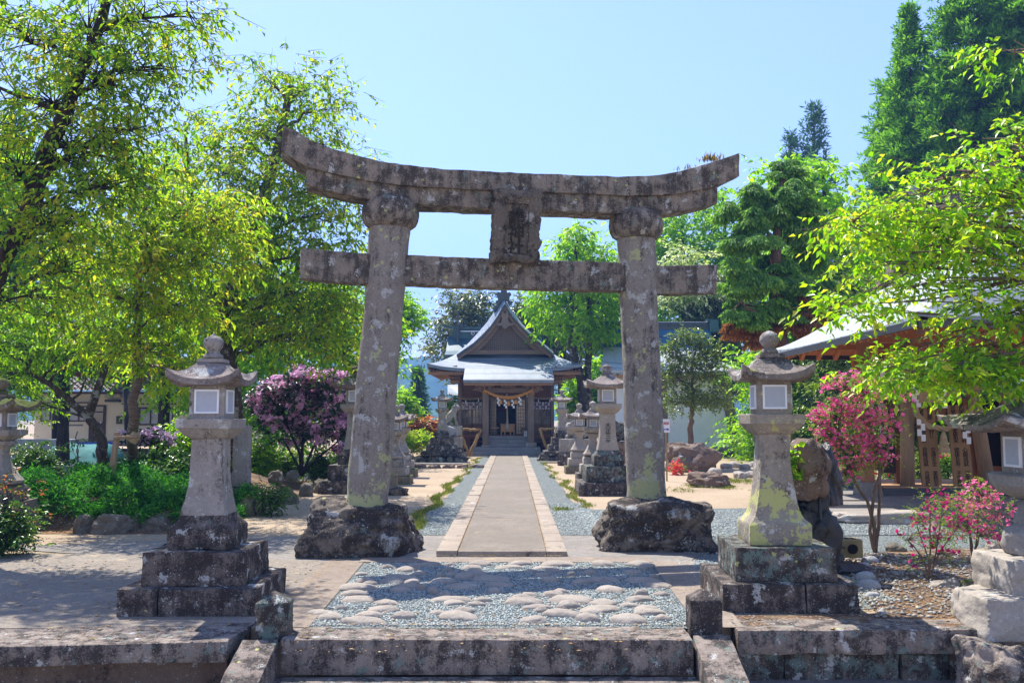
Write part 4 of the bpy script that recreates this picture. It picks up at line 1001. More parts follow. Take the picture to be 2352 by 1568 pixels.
# small side roof left behind the hall
B('annex_roof', MB().add([tuple(Q(686,820,58)), tuple(Q(785,820,58)), tuple(Q(785,905,56.6)), tuple(Q(686,895,56.6)), tuple(Q(686,825,58)), tuple(Q(785,825,58)), tuple(Q(785,911,56.6)), tuple(Q(686,901,56.6))],
   [(0,1,2,3),(7,6,5,4),(0,4,5,1),(3,2,6,7),(1,5,6,2),(0,3,7,4)]), RF)
B('lamp', MB().lathe([(.015, .12), (.045, .06), (.05, 0), (.03, -.04), (.002, -.05)], 12, M=Matrix.Translation(Q(1313, 912, 46.9))), None)
lm = NT('lit_lamp'); lm.fin((.9,.6,.25), .4); lm.b.inputs['Emission Color'].default_value = (1,.55,.15,1); lm.b.inputs['Emission Strength'].default_value = 2.2
sh.children[-1].data.materials.append(lm.m)
B('lamp_bracket', MB().tube([Q(1313,895,46.9)+Vector((0,0,.05)), Q(1313,895,46.9)+Vector((0,.15,.18)), Q(1300,895,47.4)+Vector((0,0,.15))], .012, 6), M_black)
B('door_curtain_rod', MB().tube([Q(985,902,47.75), Q(1300,902,47.75)], .02, 6), M_black)
# ---- sacred rope with streamers and tassels
def twisted(pts, r, mat, name, parent=None, strands=3, turns=2.2, n=10, taper=None):
    pts = [Vector(p) for p in pts]; mb = MB(); L = sum((b-a).length for a, b in zip(pts, pts[1:])); N = max(24, int(L/(r*.45)))
    # resample
    cum = [0]
    for a, b in zip(pts, pts[1:]): cum.append(cum[-1]+(b-a).length)
    def at(s):
        for i in range(len(pts)-1):
            if s <= cum[i+1]+1e-6: f = (s-cum[i])/max(1e-9, cum[i+1]-cum[i]); return pts[i].lerp(pts[i+1], f)
        return pts[-1]
    C = [at(L*i/N) for i in range(N+1)]
    for k_ in range(strands):
        q = []; rr = []
        for i, c in enumerate(C):
            d = (C[min(i+1, N)]-C[max(i-1, 0)]).normalized(); x = d.cross(Vector((0, 1, 0.01))).normalized(); y = d.cross(x)
            a = 2*math.pi*k_/strands + L*i/N/(r*2)*turns/2.2*1.4; tp = taper(i/N) if taper else 1
            q.append(c+(x*math.cos(a)+y*math.sin(a))*r*.52*tp); rr.append(r*.58*tp)
        mb.tube(q, rr, n if n < 8 else 8)
    return mb.build(name, mat, parent, smooth=True)
rope = empty('sacred_rope', (0, 0, 0), 'thick orange straw rope hung across the shrine entrance with white paper streamers', 'rope')
cat_ = [Q(975+380*t, 862-6*t+62*(1-(2*t-1)**2), 45.22) for t in [i/16 for i in range(17)]]
twisted(cat_, .075, M_rope, 'rope', rope, taper=lambda t: .62+.5*math.sin(math.pi*t))
for cx in (975, 1352):
    mb = MB(); c = Q(cx, 862, 45.2)
    for dx, dz in ((-.12, -.22), (.1, -.24), (-.02, -.3), (.02, .14)): mb.tube([c, c+Vector((dx*.6, -.01, dz*.5)), c+Vector((dx, 0, dz))], [.02, .015, .01], 5)
    mb.build('rope_end', M_rope, rope)
def shide(c, s, parent, w=.10):
    s *= .8; w *= .8
    mb = MB(); x, y, z = c; zz = z
    for i in range(4):
        dx = (.05 if i % 2 else -.0)*s*2
        mb.box(x+dx-w*s, x+dx+w*s*.6, y-.004-.003*i, y+.004-.003*i, zz-.16*s, zz+.02*s*(i > 0)); zz -= .145*s
    return mb.build('paper_streamer', M_white, parent, rough=None)
for a, b in ((1082, 920), (1136, 938), (1196, 938), (1250, 915)): shide(Q(a, b, 45.18), .85, rope)
for a, b in ((1103, 938), (1165, 950), (1222, 938)):
    c = Q(a, b, 45.2); mb = MB(); mb.lathe([(.02, .0), (.035, -.03), (.07, -.06), (.075, -.09), (.10, -.22), (.105, -.225), (.02, -.225)], 12, M=Matrix.Translation(c+Vector((0, 0, .02)))); mb.build('straw_tassel', M_rope, rope)
br = empty('bell_rope', (0, 0, 0), 'pale bell rope with a grey tassel hanging in the shrine doorway', 'rope')
twisted([Q(1152,892,45.6), Q(1153,1000,45.6), Q(1156,1115,45.6)], .04, M_rope2, 'rope', br)
MB().lathe([(.03, .05), (.05, 0), (.055, -.1), (.07, -.3), (.02, -.3)], 12, M=Matrix.Translation(Q(1155,1115,45.6))).build('tassel', M_plain('grey_cloth', (.35,.33,.30), .9), br)
for lab, pts in (('thin straw rope sagging across the left bay of the shrine front', [(768,920),(830,937),(880,938),(930,925),(975,905)]), ('thin straw rope sagging across the right bay of the shrine front', [(1352,915),(1400,930),(1440,932),(1490,925),(1522,920)])):
    tr = empty('thin_rope', (0, 0, 0), lab, 'rope', 'thin ropes on the shrine front')
    MB().tube([Q(a, b, 47.2) for a, b in pts], .018, 6).build('rope', M_rope2, tr)
    for a, b in pts[1:4:2]: MB().lathe([(.01, 0), (.02, -.04), (.035, -.16), (.01, -.16)], 8, M=Matrix.Translation(Q(a, b+3, 47.2))).build('small_tassel', M_white, tr)
# offering box and table, notice
ob = empty('offering_box', (0, 0, 0), 'light brown wooden offering box in the shrine doorway', 'offering box')
a = fbox(1103, 1213, 1133, 1190, 46.5, 46.95); mb = MB(); mb.box(*a); mb.build('body', W_light, ob, bevel=.01)
mb = MB(); a2 = list(a); mb.box(a[0]-.03, a[1]+.03, 46.47, 46.98, a[5], a[5]+.04); mb.build('rim', W_light, ob)
for xx in (a[0]+.03, a[1]-.03, (a[0]+a[1])/2-.14, (a[0]+a[1])/2+.14):
    MB().box(xx-.03, xx+.03, 46.46, 46.56, zf, a[4]).build('leg', W_light, ob)
tb = empty('side_table', (0, 0, 0), 'small wooden side table left of the offering box', 'table')
a = fbox(1028, 1090, 1153, 1163, 46.6, 46.95); MB().box(*a).build('table_top', W_light, tb)
for xx in (a[0]+.08, a[1]-.08):
    for yy in (46.64, 46.9): MB().box(xx-.015, xx+.015, yy-.015, yy+.015, zf, a[4]).build('leg', M_black, tb)
tb = empty('dark_side_table', (0, 0, 0), 'dark low table right of the offering box inside the porch', 'table')
a = fbox(1262, 1325, 1160, 1170, 46.9, 47.2); MB().box(*a).build('table_top', W_brown, tb)
for xx in (a[0]+.05, a[1]-.05): MB().box(xx-.02, xx+.02, 46.95, 47.15, zf, a[4]).build('leg', W_brown, tb)
e = empty('notice_sign', (0, 0, 0), 'small white notice sign at the top of the shrine steps', 'sign')
MB().box(*fbox(1285, 1311, 1183, 1222, 45.9, 45.93)).build('panel', M_white, e)
M_ink = M_plain('faded_ink', (.25,.24,.24), .9)
for i in range(5): MB().box(*fbox(1289+i*4, 1290.6+i*4, 1189, 1214, 45.892, 45.899)).build('printed_lines', M_ink, e) if i == 0 else None
mb = MB(); [mb.box(*fbox(1292.5+i*4, 1294+i*4, 1189, 1212, 45.892, 45.899)) for i in range(4)]; mb.build('printed_lines', M_ink, e)
# two V-shaped frames of stripped logs
for lab, pts in (('triangular frame of honey coloured logs standing on its point, left of the shrine steps', ((773,1172),(946,1172),(860,1375))), ('triangular frame of honey coloured logs right of the shrine steps, partly behind the lantern', ((1405,1165),(1550,1165),(1478,1345)))):
    Yv = 43.6 if pts[0][0] < 1000 else 44.4
    a, b, c = [Q(p[0], p[1], Yv) for p in pts]; e = empty('log_frame', (c.x, Yv, 0), lab, 'timber frame', 'triangular log frames')
    rr = random.Random(int(pts[0][0]))
    for nm, p, q, r in (('top_log', a, b, .065), ('slanting_log', a, c, .075), ('slanting_log', b, c, .075)):
        n_ = 9; pp = [p.lerp(q, i/n_)+Vector((rr.uniform(-.03, .03), 0, rr.uniform(-.03, .03))) for i in range(n_+1)]
        MB().tube(pp, [r*rr.uniform(.8, 1.15) for _ in pp], 8).build(nm, W_log, e, True, smooth=True)
# ------------------------------------------------------------------ white-walled storehouse right
YS = 45
st_ = empty('storehouse', (8.0, YS, .4), 'white plastered storehouse with a blue grey roof behind the clipped tree', 'storehouse')
def SB(name, mb, mat, **k): return mb.build(name, mat, st_, True, **k)
def U(u, v, Y=YS): return P(u, v, Y)
a = U(1532, 1022); b = U(1678, 1022); tl = U(1532, 845, YS); tr = U(1650, 845, YS); xL = 4.9
M_plaster = M_plain('white_plaster', (.86,.87,.90), .85, .04, 2)
mb = MB(); mb.add([(xL, YS, .35), (b.x, YS, .35), (tr.x, YS, 4.1), (xL, YS, 4.1), (xL, YS+5, .35), (b.x, YS+5, .35), (tr.x, YS+5, 4.1), (xL, YS+5, 4.1)],
   [(0,1,2,3),(7,6,5,4),(1,5,6,2),(4,0,3,7),(2,6,7,3)]); SB('wall', mb, M_plaster)
mb = MB(); mb.add([(b.x+.03, YS-.15, .45), (b.x+.5, YS-.15, .45), (tr.x+.45, YS-.15, 3.95), (tr.x+.03, YS-.15, 3.95), (b.x+.03, YS+.3, .45), (b.x+.5, YS+.3, .45), (tr.x+.45, YS+.3, 3.95), (tr.x+.03, YS+.3, 3.95)],
   [(0,1,2,3),(7,6,5,4),(0,4,5,1),(1,5,6,2),(2,6,7,3),(3,7,4,0)]); SB('corner_post', mb, W_grey)
mb = MB(); q = U(1530,900); mb.box(q.x-.35, q.x+.05, YS-.06, YS, .4, 4.0); SB('board_panel', mb, W_grey)
zr_ = U(1600, 728).z; zm = U(1600, 790).z
q = U(1658, 730)
rws = []
for i in range(10):
    t = i/9; x1 = U(1618, 795).x*(1-t)+U(1705, 855).x*t; x0 = 4.6-.5*t
    y = YS+2.0+( -1.1-2.0)*t; z = zm+(U(1690, 853, YS-1.1).z-zm)*(1-(1-t)**1.45)
    rws.append([(x0+(x1-x0)*j/16, y, z+.18*abs(2*j/16-1)**4*t*t) for j in range(17)])
SB('lower_roof', grid_surf(rws, .16), roof_mat('pale_slate_roof', (.36,.40,.42), (.46,.50,.52), 6), smooth=True, ang=30)
mb = MB(); mb.add([(4.6, YS+2.0, zm-.1), (U(1655,790).x, YS+2.0, zm-.1), (q.x, YS+2.5, zr_-.25), (4.6, YS+2.5, zr_-.25), (4.6, YS+6, zm-.1), (U(1655,790).x, YS+6, zm-.1), (q.x, YS+3.4, zr_-.25), (4.6, YS+3.4, zr_-.25)],
   [(0,1,2,3),(7,6,5,4),(1,5,6,2),(4,0,3,7),(2,6,7,3),(0,4,5,1)]); SB('upper_roof', mb, roof_mat('blue_copper_roof', (.02,.10,.22), (.03,.14,.27), 4))
mb = MB(); mb.tube([(4.3, YS+2.6, zr_-.12), (q.x+.05, YS+2.6, zr_-.12)], .17, 12); mb.box(4.3, q.x, YS+2.45, YS+2.8, zr_-.42, zr_-.2); SB('ridge', mb, RFd)
mb = MB(); mb.box(q.x-.1, q.x+.35, YS+2.3, YS+2.9, zr_-.5, zr_+.12); mb.box(q.x-.2, q.x+.1, YS+2.35, YS+2.85, zr_+.02, zr_+.16); SB('ridge_end', mb, RFt)
mb = MB()
for x in np.arange(4.4, 10.8, .28): mb.bar((x, YS-1.05, U(1690, 856, YS-1.1).z-.14), (x, YS, U(1690, 856, YS-1.1).z+.3), .08, .09)
mb.box(4.2, 10.9, YS-1.08, YS-1.0, U(1690, 853, YS-1.1).z-.3, U(1690, 853, YS-1.1).z-.17)
SB('rafters', mb, W_brownY)
# rubble foundation of the storehouse
e = empty('rubble_foundation', (8, YS-.3, 0), 'low rubble stone foundation under the white storehouse', 'stone foundation')
MB().box(4.3, 13.5, YS-.35, YS+6, .22, .42).build('sill', S_clean, e, True, bevel=.02)
rr = random.Random(8)
for i in range(26):
    me = rock_mesh(rr.uniform(.2, .42), .25, rr.uniform(.2, .32), seed=60+i, sub=3, boxy=.3)
    o = link('foundation_stone', me, S_cob if i % 3 == 0 else S_rock, e); o.location = (-3.6+i*.30+rr.uniform(-.05, .05), -.15-.2*(i % 2), -.05+.0*(i % 2))
# ------------------------------------------------------------------ long white house at the left
YH = 50.0
hs = empty('white_house', (-19, YH, .45), 'single storey cream house with a grey tiled roof behind the left garden', 'house')
def HB(name, mb, mat, parent=None, **k): return mb.build(name, mat, parent or hs, True, **k)
def H(u, v, Y=YH): return P(u, v, Y)
M_cream = M_plain('cream_stucco', (.74,.68,.52), .9, .05, 2); M_brnm = M_plain('brown_frame', (.06,.035,.03), .5, .1)
x0 = H(80, 950).x; x1 = -14.6; z0_, z1_ = .4, H(200, 903).z+.1
mb = MB(); mb.box(x0, x1, YH, YH+6, .3, z1_); HB('wall', mb, M_cream)
mb = MB(); mb.box(x0+.02, x1-.02, YH-.04, YH-.002, .3, .62); HB('plinth', mb, M_plain('grey_render', (.33,.32,.30), .9))
def hwin(u0, u1, v0, v1, n):
    a = H(u0, v1); b = H(u1, v0); t = .07; mb = MB()
    mb.box(a.x, b.x, YH-.07, YH-.003, a.z, a.z+t); mb.box(a.x, b.x, YH-.07, YH-.003, b.z-t, b.z)
    for i in range(n+1): xx = a.x+(b.x-a.x)*i/n; mb.box(xx-t/2, xx+t/2, YH-.065, YH-.003, a.z+t, b.z-t)
    f = HB('window', mb, M_brnm)
    MB().box(a.x+.03, b.x-.03, YH-.03, YH-.002, a.z+t, b.z-t).build('pane', M_plain('frosted_glass', (.30,.34,.36), .2, .2, 1, .6), f, True)
    MB().box(a.x-.25, b.x+.25, YH-.35, YH, b.z+.14, b.z+.20).build('canopy', M_brnm, f, True)
hwin(94, 204, 932, 968, 5); hwin(295, 398, 935, 976, 4)
a = H(207, 1013); b = H(241, 932)
mb = MB(); mb.box(a.x-.08, b.x+.08, YH-.05, YH-.003, a.z, b.z+.06); d = HB('door', mb, M_brnm)
MB().box(a.x+.05, b.x-.05, YH-.07, YH-.052, a.z+1.0, b.z-.35).build('door_glass', M_glass, d, True); MB().box(b.x-.18, b.x-.12, YH-.12, YH-.05, a.z+.95, a.z+1.05).build('handle', M_white, d, True)
MB().box(a.x+.05, b.x-.05, YH-.07, YH-.052, b.z-.28, b.z-.03).build('transom', M_glass, d, True)
q = H(262, 920); HB('wall_light', MB().cbox((q.x, YH-.15, q.z), .75, .3, .14), M_black)
q = H(275, 964); HB('letter_box', MB().cbox((q.x, YH-.08, q.z), .25, .15, .42), M_black)
q = H(265, 898); HB('fan_cowl', MB().cbox((q.x, YH-.2, q.z-.1), .8, .35, .5), M_plain('grey_cowl', (.4,.38,.33), .6))
HB('drain_pipe', MB().tube([H(190,976), H(134,976), H(132,1000), H(128,1010)], .05, 6), M_plain('grey_pipe', (.25,.26,.28), .5))
# tiled roof: wavy courses
def tiled(x0, x1, y0, z0, y1, z1, name, mat, parent, course=.32, wave=.30, amp=.045):
    nr = int(math.hypot(y1-y0, z1-z0)/course); nc = int((x1-x0)/wave*6)
    vs = []; fs = []
    for i in range(nr):
        for e_ in (0, 1):
            t = (i+e_)/nr; lift = .07*(1-e_)
            for j in range(nc+1):
                x = x0+(x1-x0)*j/nc; ph = (x/wave) % 1
                w_ = amp*math.sin(2*math.pi*ph)
                vs.append((x, y0+(y1-y0)*t, z0+(z1-z0)*t+w_+lift))
    n = nc+1
    for i in range(nr*2-1):
        for j in range(nc): fs.append((i*n+j, i*n+j+1, (i+1)*n+j+1, (i+1)*n+j))
    return MB().add(vs, fs).build(name, mat, parent, True)
TILE = M_plain('grey_roof_tile', (.23,.20,.21), .5, .25, 3, .4)
tiled(x0-.6, x1+.8, YH-.9, z1_-.02, YH+2.6, z1_+1.75, 'roof', TILE, hs)
HB('eave_fascia', MB().box(x0-.55, x1+.75, YH-.88, YH-.8, z1_-.16, z1_-.06), M_brnm); HB('eave_soffit', MB().box(x0-.5, x1+.7, YH-.8, YH, z1_-.10, z1_-.06), M_cream)
HB('ridge', MB().tube([(x0-.6, YH+2.6, z1_+1.85), (x1+.8, YH+2.6, z1_+1.85)], .16, 8), TILE)
# open shelter with a rusty pink metal roof and dark posts
YO = 46.0
op = empty('open_shelter', (-22, YO, .1), 'open shelter with pinkish metal roof and dark posts before the cream house', 'shelter')
RUST = NT('rusty_pink_metal'); o_ = RUST.sep(); fr = RUST.math('FRACT', RUST.math('MULTIPLY', o_[2], 4.5)); 
RUSTM = RUST.fin(RUST.mix(RUST.ramp(fr, [(0, .8), (.18, 0)]), RUST.mix(RUST.ramp(RUST.noise(1.5, 5), [(.4, 0), (.6, 1)]), (.52,.31,.25), (.42,.22,.17)), (.16,.08,.06)), .6, None, .3)
ea = P(-60, 838, YO-1.5); eb = P(300, 832, YO-1.5); ta = P(-60, 735, YO+4); tb_ = P(210, 740, YO+4)
mb = grid_surf([[ea, ea.lerp(eb, .5), eb], [ta, ta.lerp(tb_, .5), tb_]], .12); mb.build('roof', RUSTM, op, True)
rr_ = P(470, 845, YO+7)
mb = grid_surf([[eb, eb+Vector((1.2, 3, -.2)), rr_], [tb_, tb_+Vector((.3, .5, 0)), tb_+Vector((.6, 2, 0))]], .12); mb.build('hip_roof', RUSTM, op, True)
MB().bar(ea-Vector((0,0,.25)), eb-Vector((0,0,.25)), .12, .34).build('fascia_beam', W_cedar, op, True)
MB().bar(P(130, 848, YO), P(330, 868, YO), .2, .5).build('cross_beam', M_wood('red_brown_beam', (.30,.11,.05), (.16,.06,.03), 'X'), op, True)
for u, ub, v in ((127, 127, 1032), (289, 295, 1018)):
    a = P(ub, v, YO-.3); b = P(u, 845, YO-.3); MB().tube([a, b], .17, 10).build('post', M_black, op, True, smooth=True)
# tarpaulins and pallets
TARP = M_plain('teal_tarpaulin', (.015,.15,.15), .85, .35, 3, .5); TARB = M_plain('blue_tarpaulin', (.01,.06,.40), .8, .2, 3, .5)
def heap(name, u0, u1, v0, v1, Y, mat, label, cat, seed, dep=2.5, amp=.12):
    a = P(u0, v1, Y); b = P(u1, v0, Y); nx, ny = 50, 14; rows_ = []
    rr = random.Random(seed)
    for i in range(ny+1):
        t = i/ny; r = []
        for j in range(nx+1):
            s = j/nx; x = a.x+(b.x-a.x)*s
            z = (b.z)*(1-(1-min(1, t*1.7))**2)*(min(1, s*9)*min(1, (1-s)*9))**.5*1.0 + amp*mn.fractal(Vector((x*.9+seed, t*3, 0)), .8, 2, 4)*min(1, t*3)
            r.append((x, Y-dep*.5+dep*t, max(.005, z)))
        rows_.append(r)
    o = grid_surf(rows_).build(name, mat, smooth=True); tag(o, label, cat); return o
heap('tarpaulin', 110, 258, 1022, 1052, 38, TARP, 'crumpled teal tarpaulin spread under the open shelter', 'tarpaulin', 2)
heap('tarpaulin', 160, 245, 1016, 1030, 43, TARB, 'bright blue tarpaulin folded behind the teal one', 'tarpaulin', 5, amp=.05)
e = empty('timber_pallet', (P(160, 1020, 44).x, 43.5, 0), 'low stack of pallet boards beside the dark shelter post', 'pallet')
for i in range(3): MB().box(-1.6, 1.4, -.5, .5, .35+.12*i, .40+.12*i).build('deck_board', W_pole, e)
for x in (-1.4, 0, 1.2): MB().box(x-.08, x+.08, -.5, .5, 0, .35).build('block', W_pole, e)
e = empty('metal_trough', (P(100, 1015, 42).x, 42, 0), 'long grey metal trough left of the dark shelter post', 'trough')
MB().loft([[(-1.2,-.3,.35),(1.2,-.3,.35),(1.2,.3,.35),(-1.2,.3,.35)],[(-1.45,-.42,.85),(1.45,-.42,.85),(1.45,.42,.85),(-1.45,.42,.85)]]).build('basin', M_plain('galvanised_metal', (.35,.36,.36), .4, .1), e)
for x in (-.9, .9): MB().box(x-.05, x+.05, -.25, .25, 0, .35).build('leg', M_black, e)
# ------------------------------------------------------------------ prayer pavilion on the right
YP = 20.7
pv = empty('prayer_pavilion', (9.5, YP, 0), 'timber pavilion with a slate roof and orange cedar rafters at the right', 'pavilion')
def PB_(name, mb, mat, parent=None, **k): return mb.build(name, mat, parent or pv, True, **k)
def V(u, v, Y=YP): return P(u, v, Y)
SL = roof_mat('pavilion_slate', (.30,.345,.36), (.40,.44,.445), 3.2)
z_e = 3.32; zt2 = 4.78; XA, XB, XI, XJ = 6.2, 15.2, 8.3, 13.2; YA, YB, YI, YJ = 14.3, 22.3, 16.0, 20.5
def skirt(pa, pb, qa, qb, name, n=20, m_=10):
    # eave edge pa->pb, inner edge qa->qb, concave with lifted corners
    rws = []
    for i in range(m_+1):
        t = i/m_; r = []
        for j in range(n+1):
            s = j/n; a = Vector(pa).lerp(Vector(pb), s); b = Vector(qa).lerp(Vector(qb), s); p = b.lerp(a, t)
            z = zt2+(z_e-zt2)*(1-(1-t)**1.25)+.10*abs(2*s-1)**5*t*t; r.append((p.x, p.y, z))
        rws.append(r)
    return PB_(name, grid_surf(rws, .07), SL, smooth=True, ang=25)
S3 = lambda x, y: (x, y, 0)
skirt(S3(XA, YB), S3(XA, YA), S3(XI, YJ), S3(XI, YI), 'side_roof'); skirt(S3(XA, YA), S3(XB, YA), S3(XI, YI), S3(XJ, YI), 'front_roof'); skirt(S3(XB, YB), S3(XA, YB), S3(XJ, YJ), S3(XI, YJ), 'back_roof')
yr = (YI+YJ)/2; zr2 = 6.0
for sg in (-1, 1):
    rws = []
    for i in range(9):
        t = i/8; y = yr+sg*(2.45)*t; z = zr2+(zt2+.08-zr2)*(1-(1-t)**1.3); rws.append([(8.15+(XJ-7.9)*j/10, y, z) for j in range(11)])
    PB_('upper_roof', grid_surf(rws, .10), SL, smooth=True, ang=25)
    mb = MB(); mb.loft([[(r[0][0]-.10, r[0][1], r[0][2]+.02), (r[0][0]-.02, r[0][1], r[0][2]+.02), (r[0][0]-.02, r[0][1]-sg*.10, r[0][2]-.30), (r[0][0]-.10, r[0][1]-sg*.10, r[0][2]-.30)] for r in rws]); PB_('bargeboard', mb, W_grey)
mb = MB(); mb.extrude_poly([(YI+.2, zt2), (YJ-.2, zt2), (yr, zr2-.2)], lambda a, b, t: (t, a, b), XI+.35, XI+.42); PB_('gable_board', mb, W_cedarZ)
mb = MB(); mb.box(8.0, XJ+.2, yr-.16, yr+.16, zr2-.02, zr2+.22); PB_('ridge', mb, RFd)
mb = MB(); mb.box(7.9, 8.1, yr-.22, yr+.22, zr2-.1, zr2+.36); PB_('ridge_end', mb, RFd)
rise = zt2-z_e
def rafts(name, gen, mat=W_cedar):
    mb = MB()
    for a, b in gen: mb.bar(a, b, .085, .13)
    return PB_(name, mb, mat)
g_ = []
for y in np.arange(YA+.2, YB, .40):
    f_ = min(1, (y-YA)/(YI-YA), (YB-y)/(YB-YJ)); f_ = max(f_, .08); g_.append(((XA+.05, y, z_e-.12), (XA+.05+(XI-XA)*f_, y, z_e-.14+rise*f_*.74)))
rafts('side_rafters', g_)
for ye, yi, nm in ((YA, YI, 'front_rafters'), (YB, YJ, 'back_rafters')):
    g_ = []
    for x in np.arange(XA+.25, XB, .40):
        f_ = max(.08, min(1, (x-XA)/(XI-XA), (XB-x)/(XB-XJ))); g_.append(((x, ye+(.05 if ye < yi else -.05), z_e-.12), (x, ye+(yi-ye)*f_, z_e-.14+rise*f_*.74)))
    rafts(nm, g_)
g_ = [((XA+.05, YB-.05, z_e-.16), (XI, YJ, zt2-.3)), ((XA+.05, YA+.05, z_e-.16), (XI, YI, zt2-.3))]
for q_ in g_: PB_('hip_rafter', MB().bar((q_[0][0], q_[0][1], q_[0][2]), (q_[1][0], q_[1][1], zt2-.6), .15, .2), W_brown)
mb = MB(); mb.bar((XA+.6, YA+.5, z_e+.12), (XA+.6, YB-.5, z_e+.12), .12, .16); mb.bar((XA+1.45, YA+1.2, z_e+.42), (XA+1.45, YB-1.2, z_e+.42), .2, .34); PB_('side_purlin', mb, W_cedar)
mb = MB(); mb.bar((XA+.5, YB-.55, z_e+.12), (XB, YB-.55, z_e+.12), .12, .16); mb.bar((XA+1.3, YB-1.6, z_e+.30), (XB, YB-1.6, z_e+.30), .2, .34); mb.bar((XA+1.3, YB-1.6, z_e-.35), (XB, YB-1.6, z_e-.35), .14, .22); PB_('back_purlin', mb, W_cedar)
mb = MB(); mb.add([(XA+.1, YA+.1, z_e-.05), (XA+.1, YB-.1, z_e-.05), (XI, YJ, zt2-.42), (XI, YI, zt2-.42), (XB, YB-.1, z_e-.05), (XJ, YJ, zt2-.42), (XB, YA+.1, z_e-.05), (XJ, YI, zt2-.42)], [(0,1,2,3), (1,4,5,2), (0,3,7,6), (3,2,5,7)]); PB_('soffit', mb, W_cedar)
mb = MB(); mb.bar((XA-.02, YA, z_e-.09), (XA-.02, YB, z_e-.09), .05, .12); mb.bar((XA, YB, z_e-.09), (XB, YB, z_e-.09), .05, .12); mb.bar((XA, YA, z_e-.09), (XB, YA, z_e-.09), .05, .12); PB_('fascia', mb, M_black)
pu = V(1993, 1100, YP-.2).x
mb = MB(); mb.box(pu-.11, pu+.11, YP-.3, YP-.08, .3, z_e+.3); PB_('corner_post', mb, W_cedarZ)
mb = MB(); mb.loft([[(pu-.26, YP-.46, 0), (pu+.26, YP-.46, 0), (pu+.26, YP+.08, 0), (pu-.26, YP+.08, 0)], [(pu-.2, YP-.4, .42), (pu+.2, YP-.4, .42), (pu+.2, YP+.02, .42), (pu-.2, YP+.02, .42)]]); PB_('post_footing', mb, T_conc)
for u0, u1, w_ in ((2080, 2088, .15),):
    a = V(u0+4, 1112); MB().tube([(a.x, YP, .28), (V(2088,930).x, YP, z_e+.2)], [.155, .135], 14).build('log_post', W_pole, pv, True, smooth=True)
a = V(2270, 1115); b = V(2215, 850); MB().tube([(a.x, YP, .28), (b.x, YP, z_e+.3)], [.16, .14], 14).build('leaning_log_post', W_pole, pv, True, smooth=True)
zbd = V(2150, 1110, YP).z
boards = []
for (ub, ut, txt, nm) in ((2140, 2122, ('商\n売\n繁\n昌\n　\n夫\n婦\n円\n満\n　\n良\n縁\n成\n就\n　\n合\n格\n祈\n願', '安\n産\n祈\n願\n　\n虫\n封\nじ\n　\n　\n交\n通\n安\n全\n　\n業\n務\n安\n全'), 'a'), (2213, 2196, ('商\n売\n繁\n栄\n　\n家\n業\n繁\n栄\n　\n健\n康\n長\n寿\n　\n子\n宝\n祈\n願', '家\n内\n安\n全\n　\n開\n運\n上\n昇\n　\n心\n願\n成\n就\n　\n学\n業\n成\n就'), 'b')):
    a = V(ub, 1113, YP-.05); b = V(ut, 930, YP-.05); w_ = .21
    mb = MB(); mb.add([(a.x-w_, YP-.08, .30), (a.x+w_, YP-.08, .30), (b.x+w_, YP-.08, b.z), (b.x-w_, YP-.08, b.z), (a.x-w_, YP-.03, .30), (a.x+w_, YP-.03, .30), (b.x+w_, YP-.03, b.z), (b.x-w_, YP-.03, b.z)],
        [(0,1,2,3),(7,6,5,4),(0,4,5,1),(1,5,6,2),(2,6,7,3),(3,7,4,0)])
    bd = PB_('prayer_board', mb, M_wood('tan_board_timber', (.36,.22,.10), (.22,.13,.06), 'Z'))
    for k_, tx in enumerate(txt):
        me = text_mesh(tx, .118, .003, .86); ang = math.atan2(b.x-a.x, b.z-.30)
        me.transform(Matrix.Translation(((a.x+b.x)/2-.09+.18*k_, YP-.084, (.30+b.z)/2+.02)) @ Matrix.Rotation(ang, 4, 'Y')); link('brush_lettering', me, M_dark, bd, world=True)
# dark information board with white writing
a = V(2020, 1085, YP+.8); b = V(1995, 900, YP+.8)
mb = MB(); mb.box(V(2018,900,YP+.8).x, V(2052,900,YP+.8).x, YP+.75, YP+.82, .55, V(2020, 918, YP+.8).z)
e = empty('information_board', (V(2035,1085,YP+.8).x, YP+.8, 0), 'dark board with white brush writing beside the pavilion corner post', 'sign')
o = mb.build('board', M_black, e, True)
c = V(2032, 985, YP+.7); me = text_mesh('木\n霊\n神\n社', .24, .003, .95); me.transform(Matrix.Translation((c.x-.02, YP+.742, c.z+.35))); link('white_lettering', me, M_white, o, world=True)
me = text_mesh('龍\n神\nの\n杜\nに\n祀\nら\nれ\nて\nい\nま\nす', .10, .003, .95); me.transform(Matrix.Translation((c.x-.26, YP+.742, c.z+.1))); link('white_lettering', me, M_white, o, world=True)
MB().box(V(2050,900,YP+.8).x, V(2062,900,YP+.8).x, YP+.74, YP+.86, 0, V(2020,905,YP+.8).z).build('post', W_brown, e, True)
# deck, cedar frame with plaque, black doors
a = V(2025, 1112, YP-.35); mb = MB(); mb.box(a.x, 13.2, YP-.40, YP+2.2, .06, .30); PB_('deck_beam', mb, M_wood('charred_beam', (.10,.10,.11), (.03,.03,.035), 'X'), bevel=.02)
mb = MB(); mb.box(a.x+.01, 13.2, YP-.38, YP+2.2, .302, .325); PB_('deck', mb, W_light)
a = V(2078, 985, YP+.2); mb = MB(); mb.box(V(2110,900).x, V(2275,900).x, YP+.1, YP+.25, V(2100, 968).z, V(2100, 942).z); PB_('cross_rail', mb, W_cedarZ)
mb = MB(); mb.box(V(2228,900).x, V(2242,900).x, YP+.1, YP+.25, .32, V(2200, 930).z); PB_('door_frame', mb, W_cedarZ)
mb = MB(); mb.box(V(2242,900).x, V(2330,900).x, YP+.6, YP+.7, .7, V(2200, 920).z); PB_('black_door', mb, M_dark)
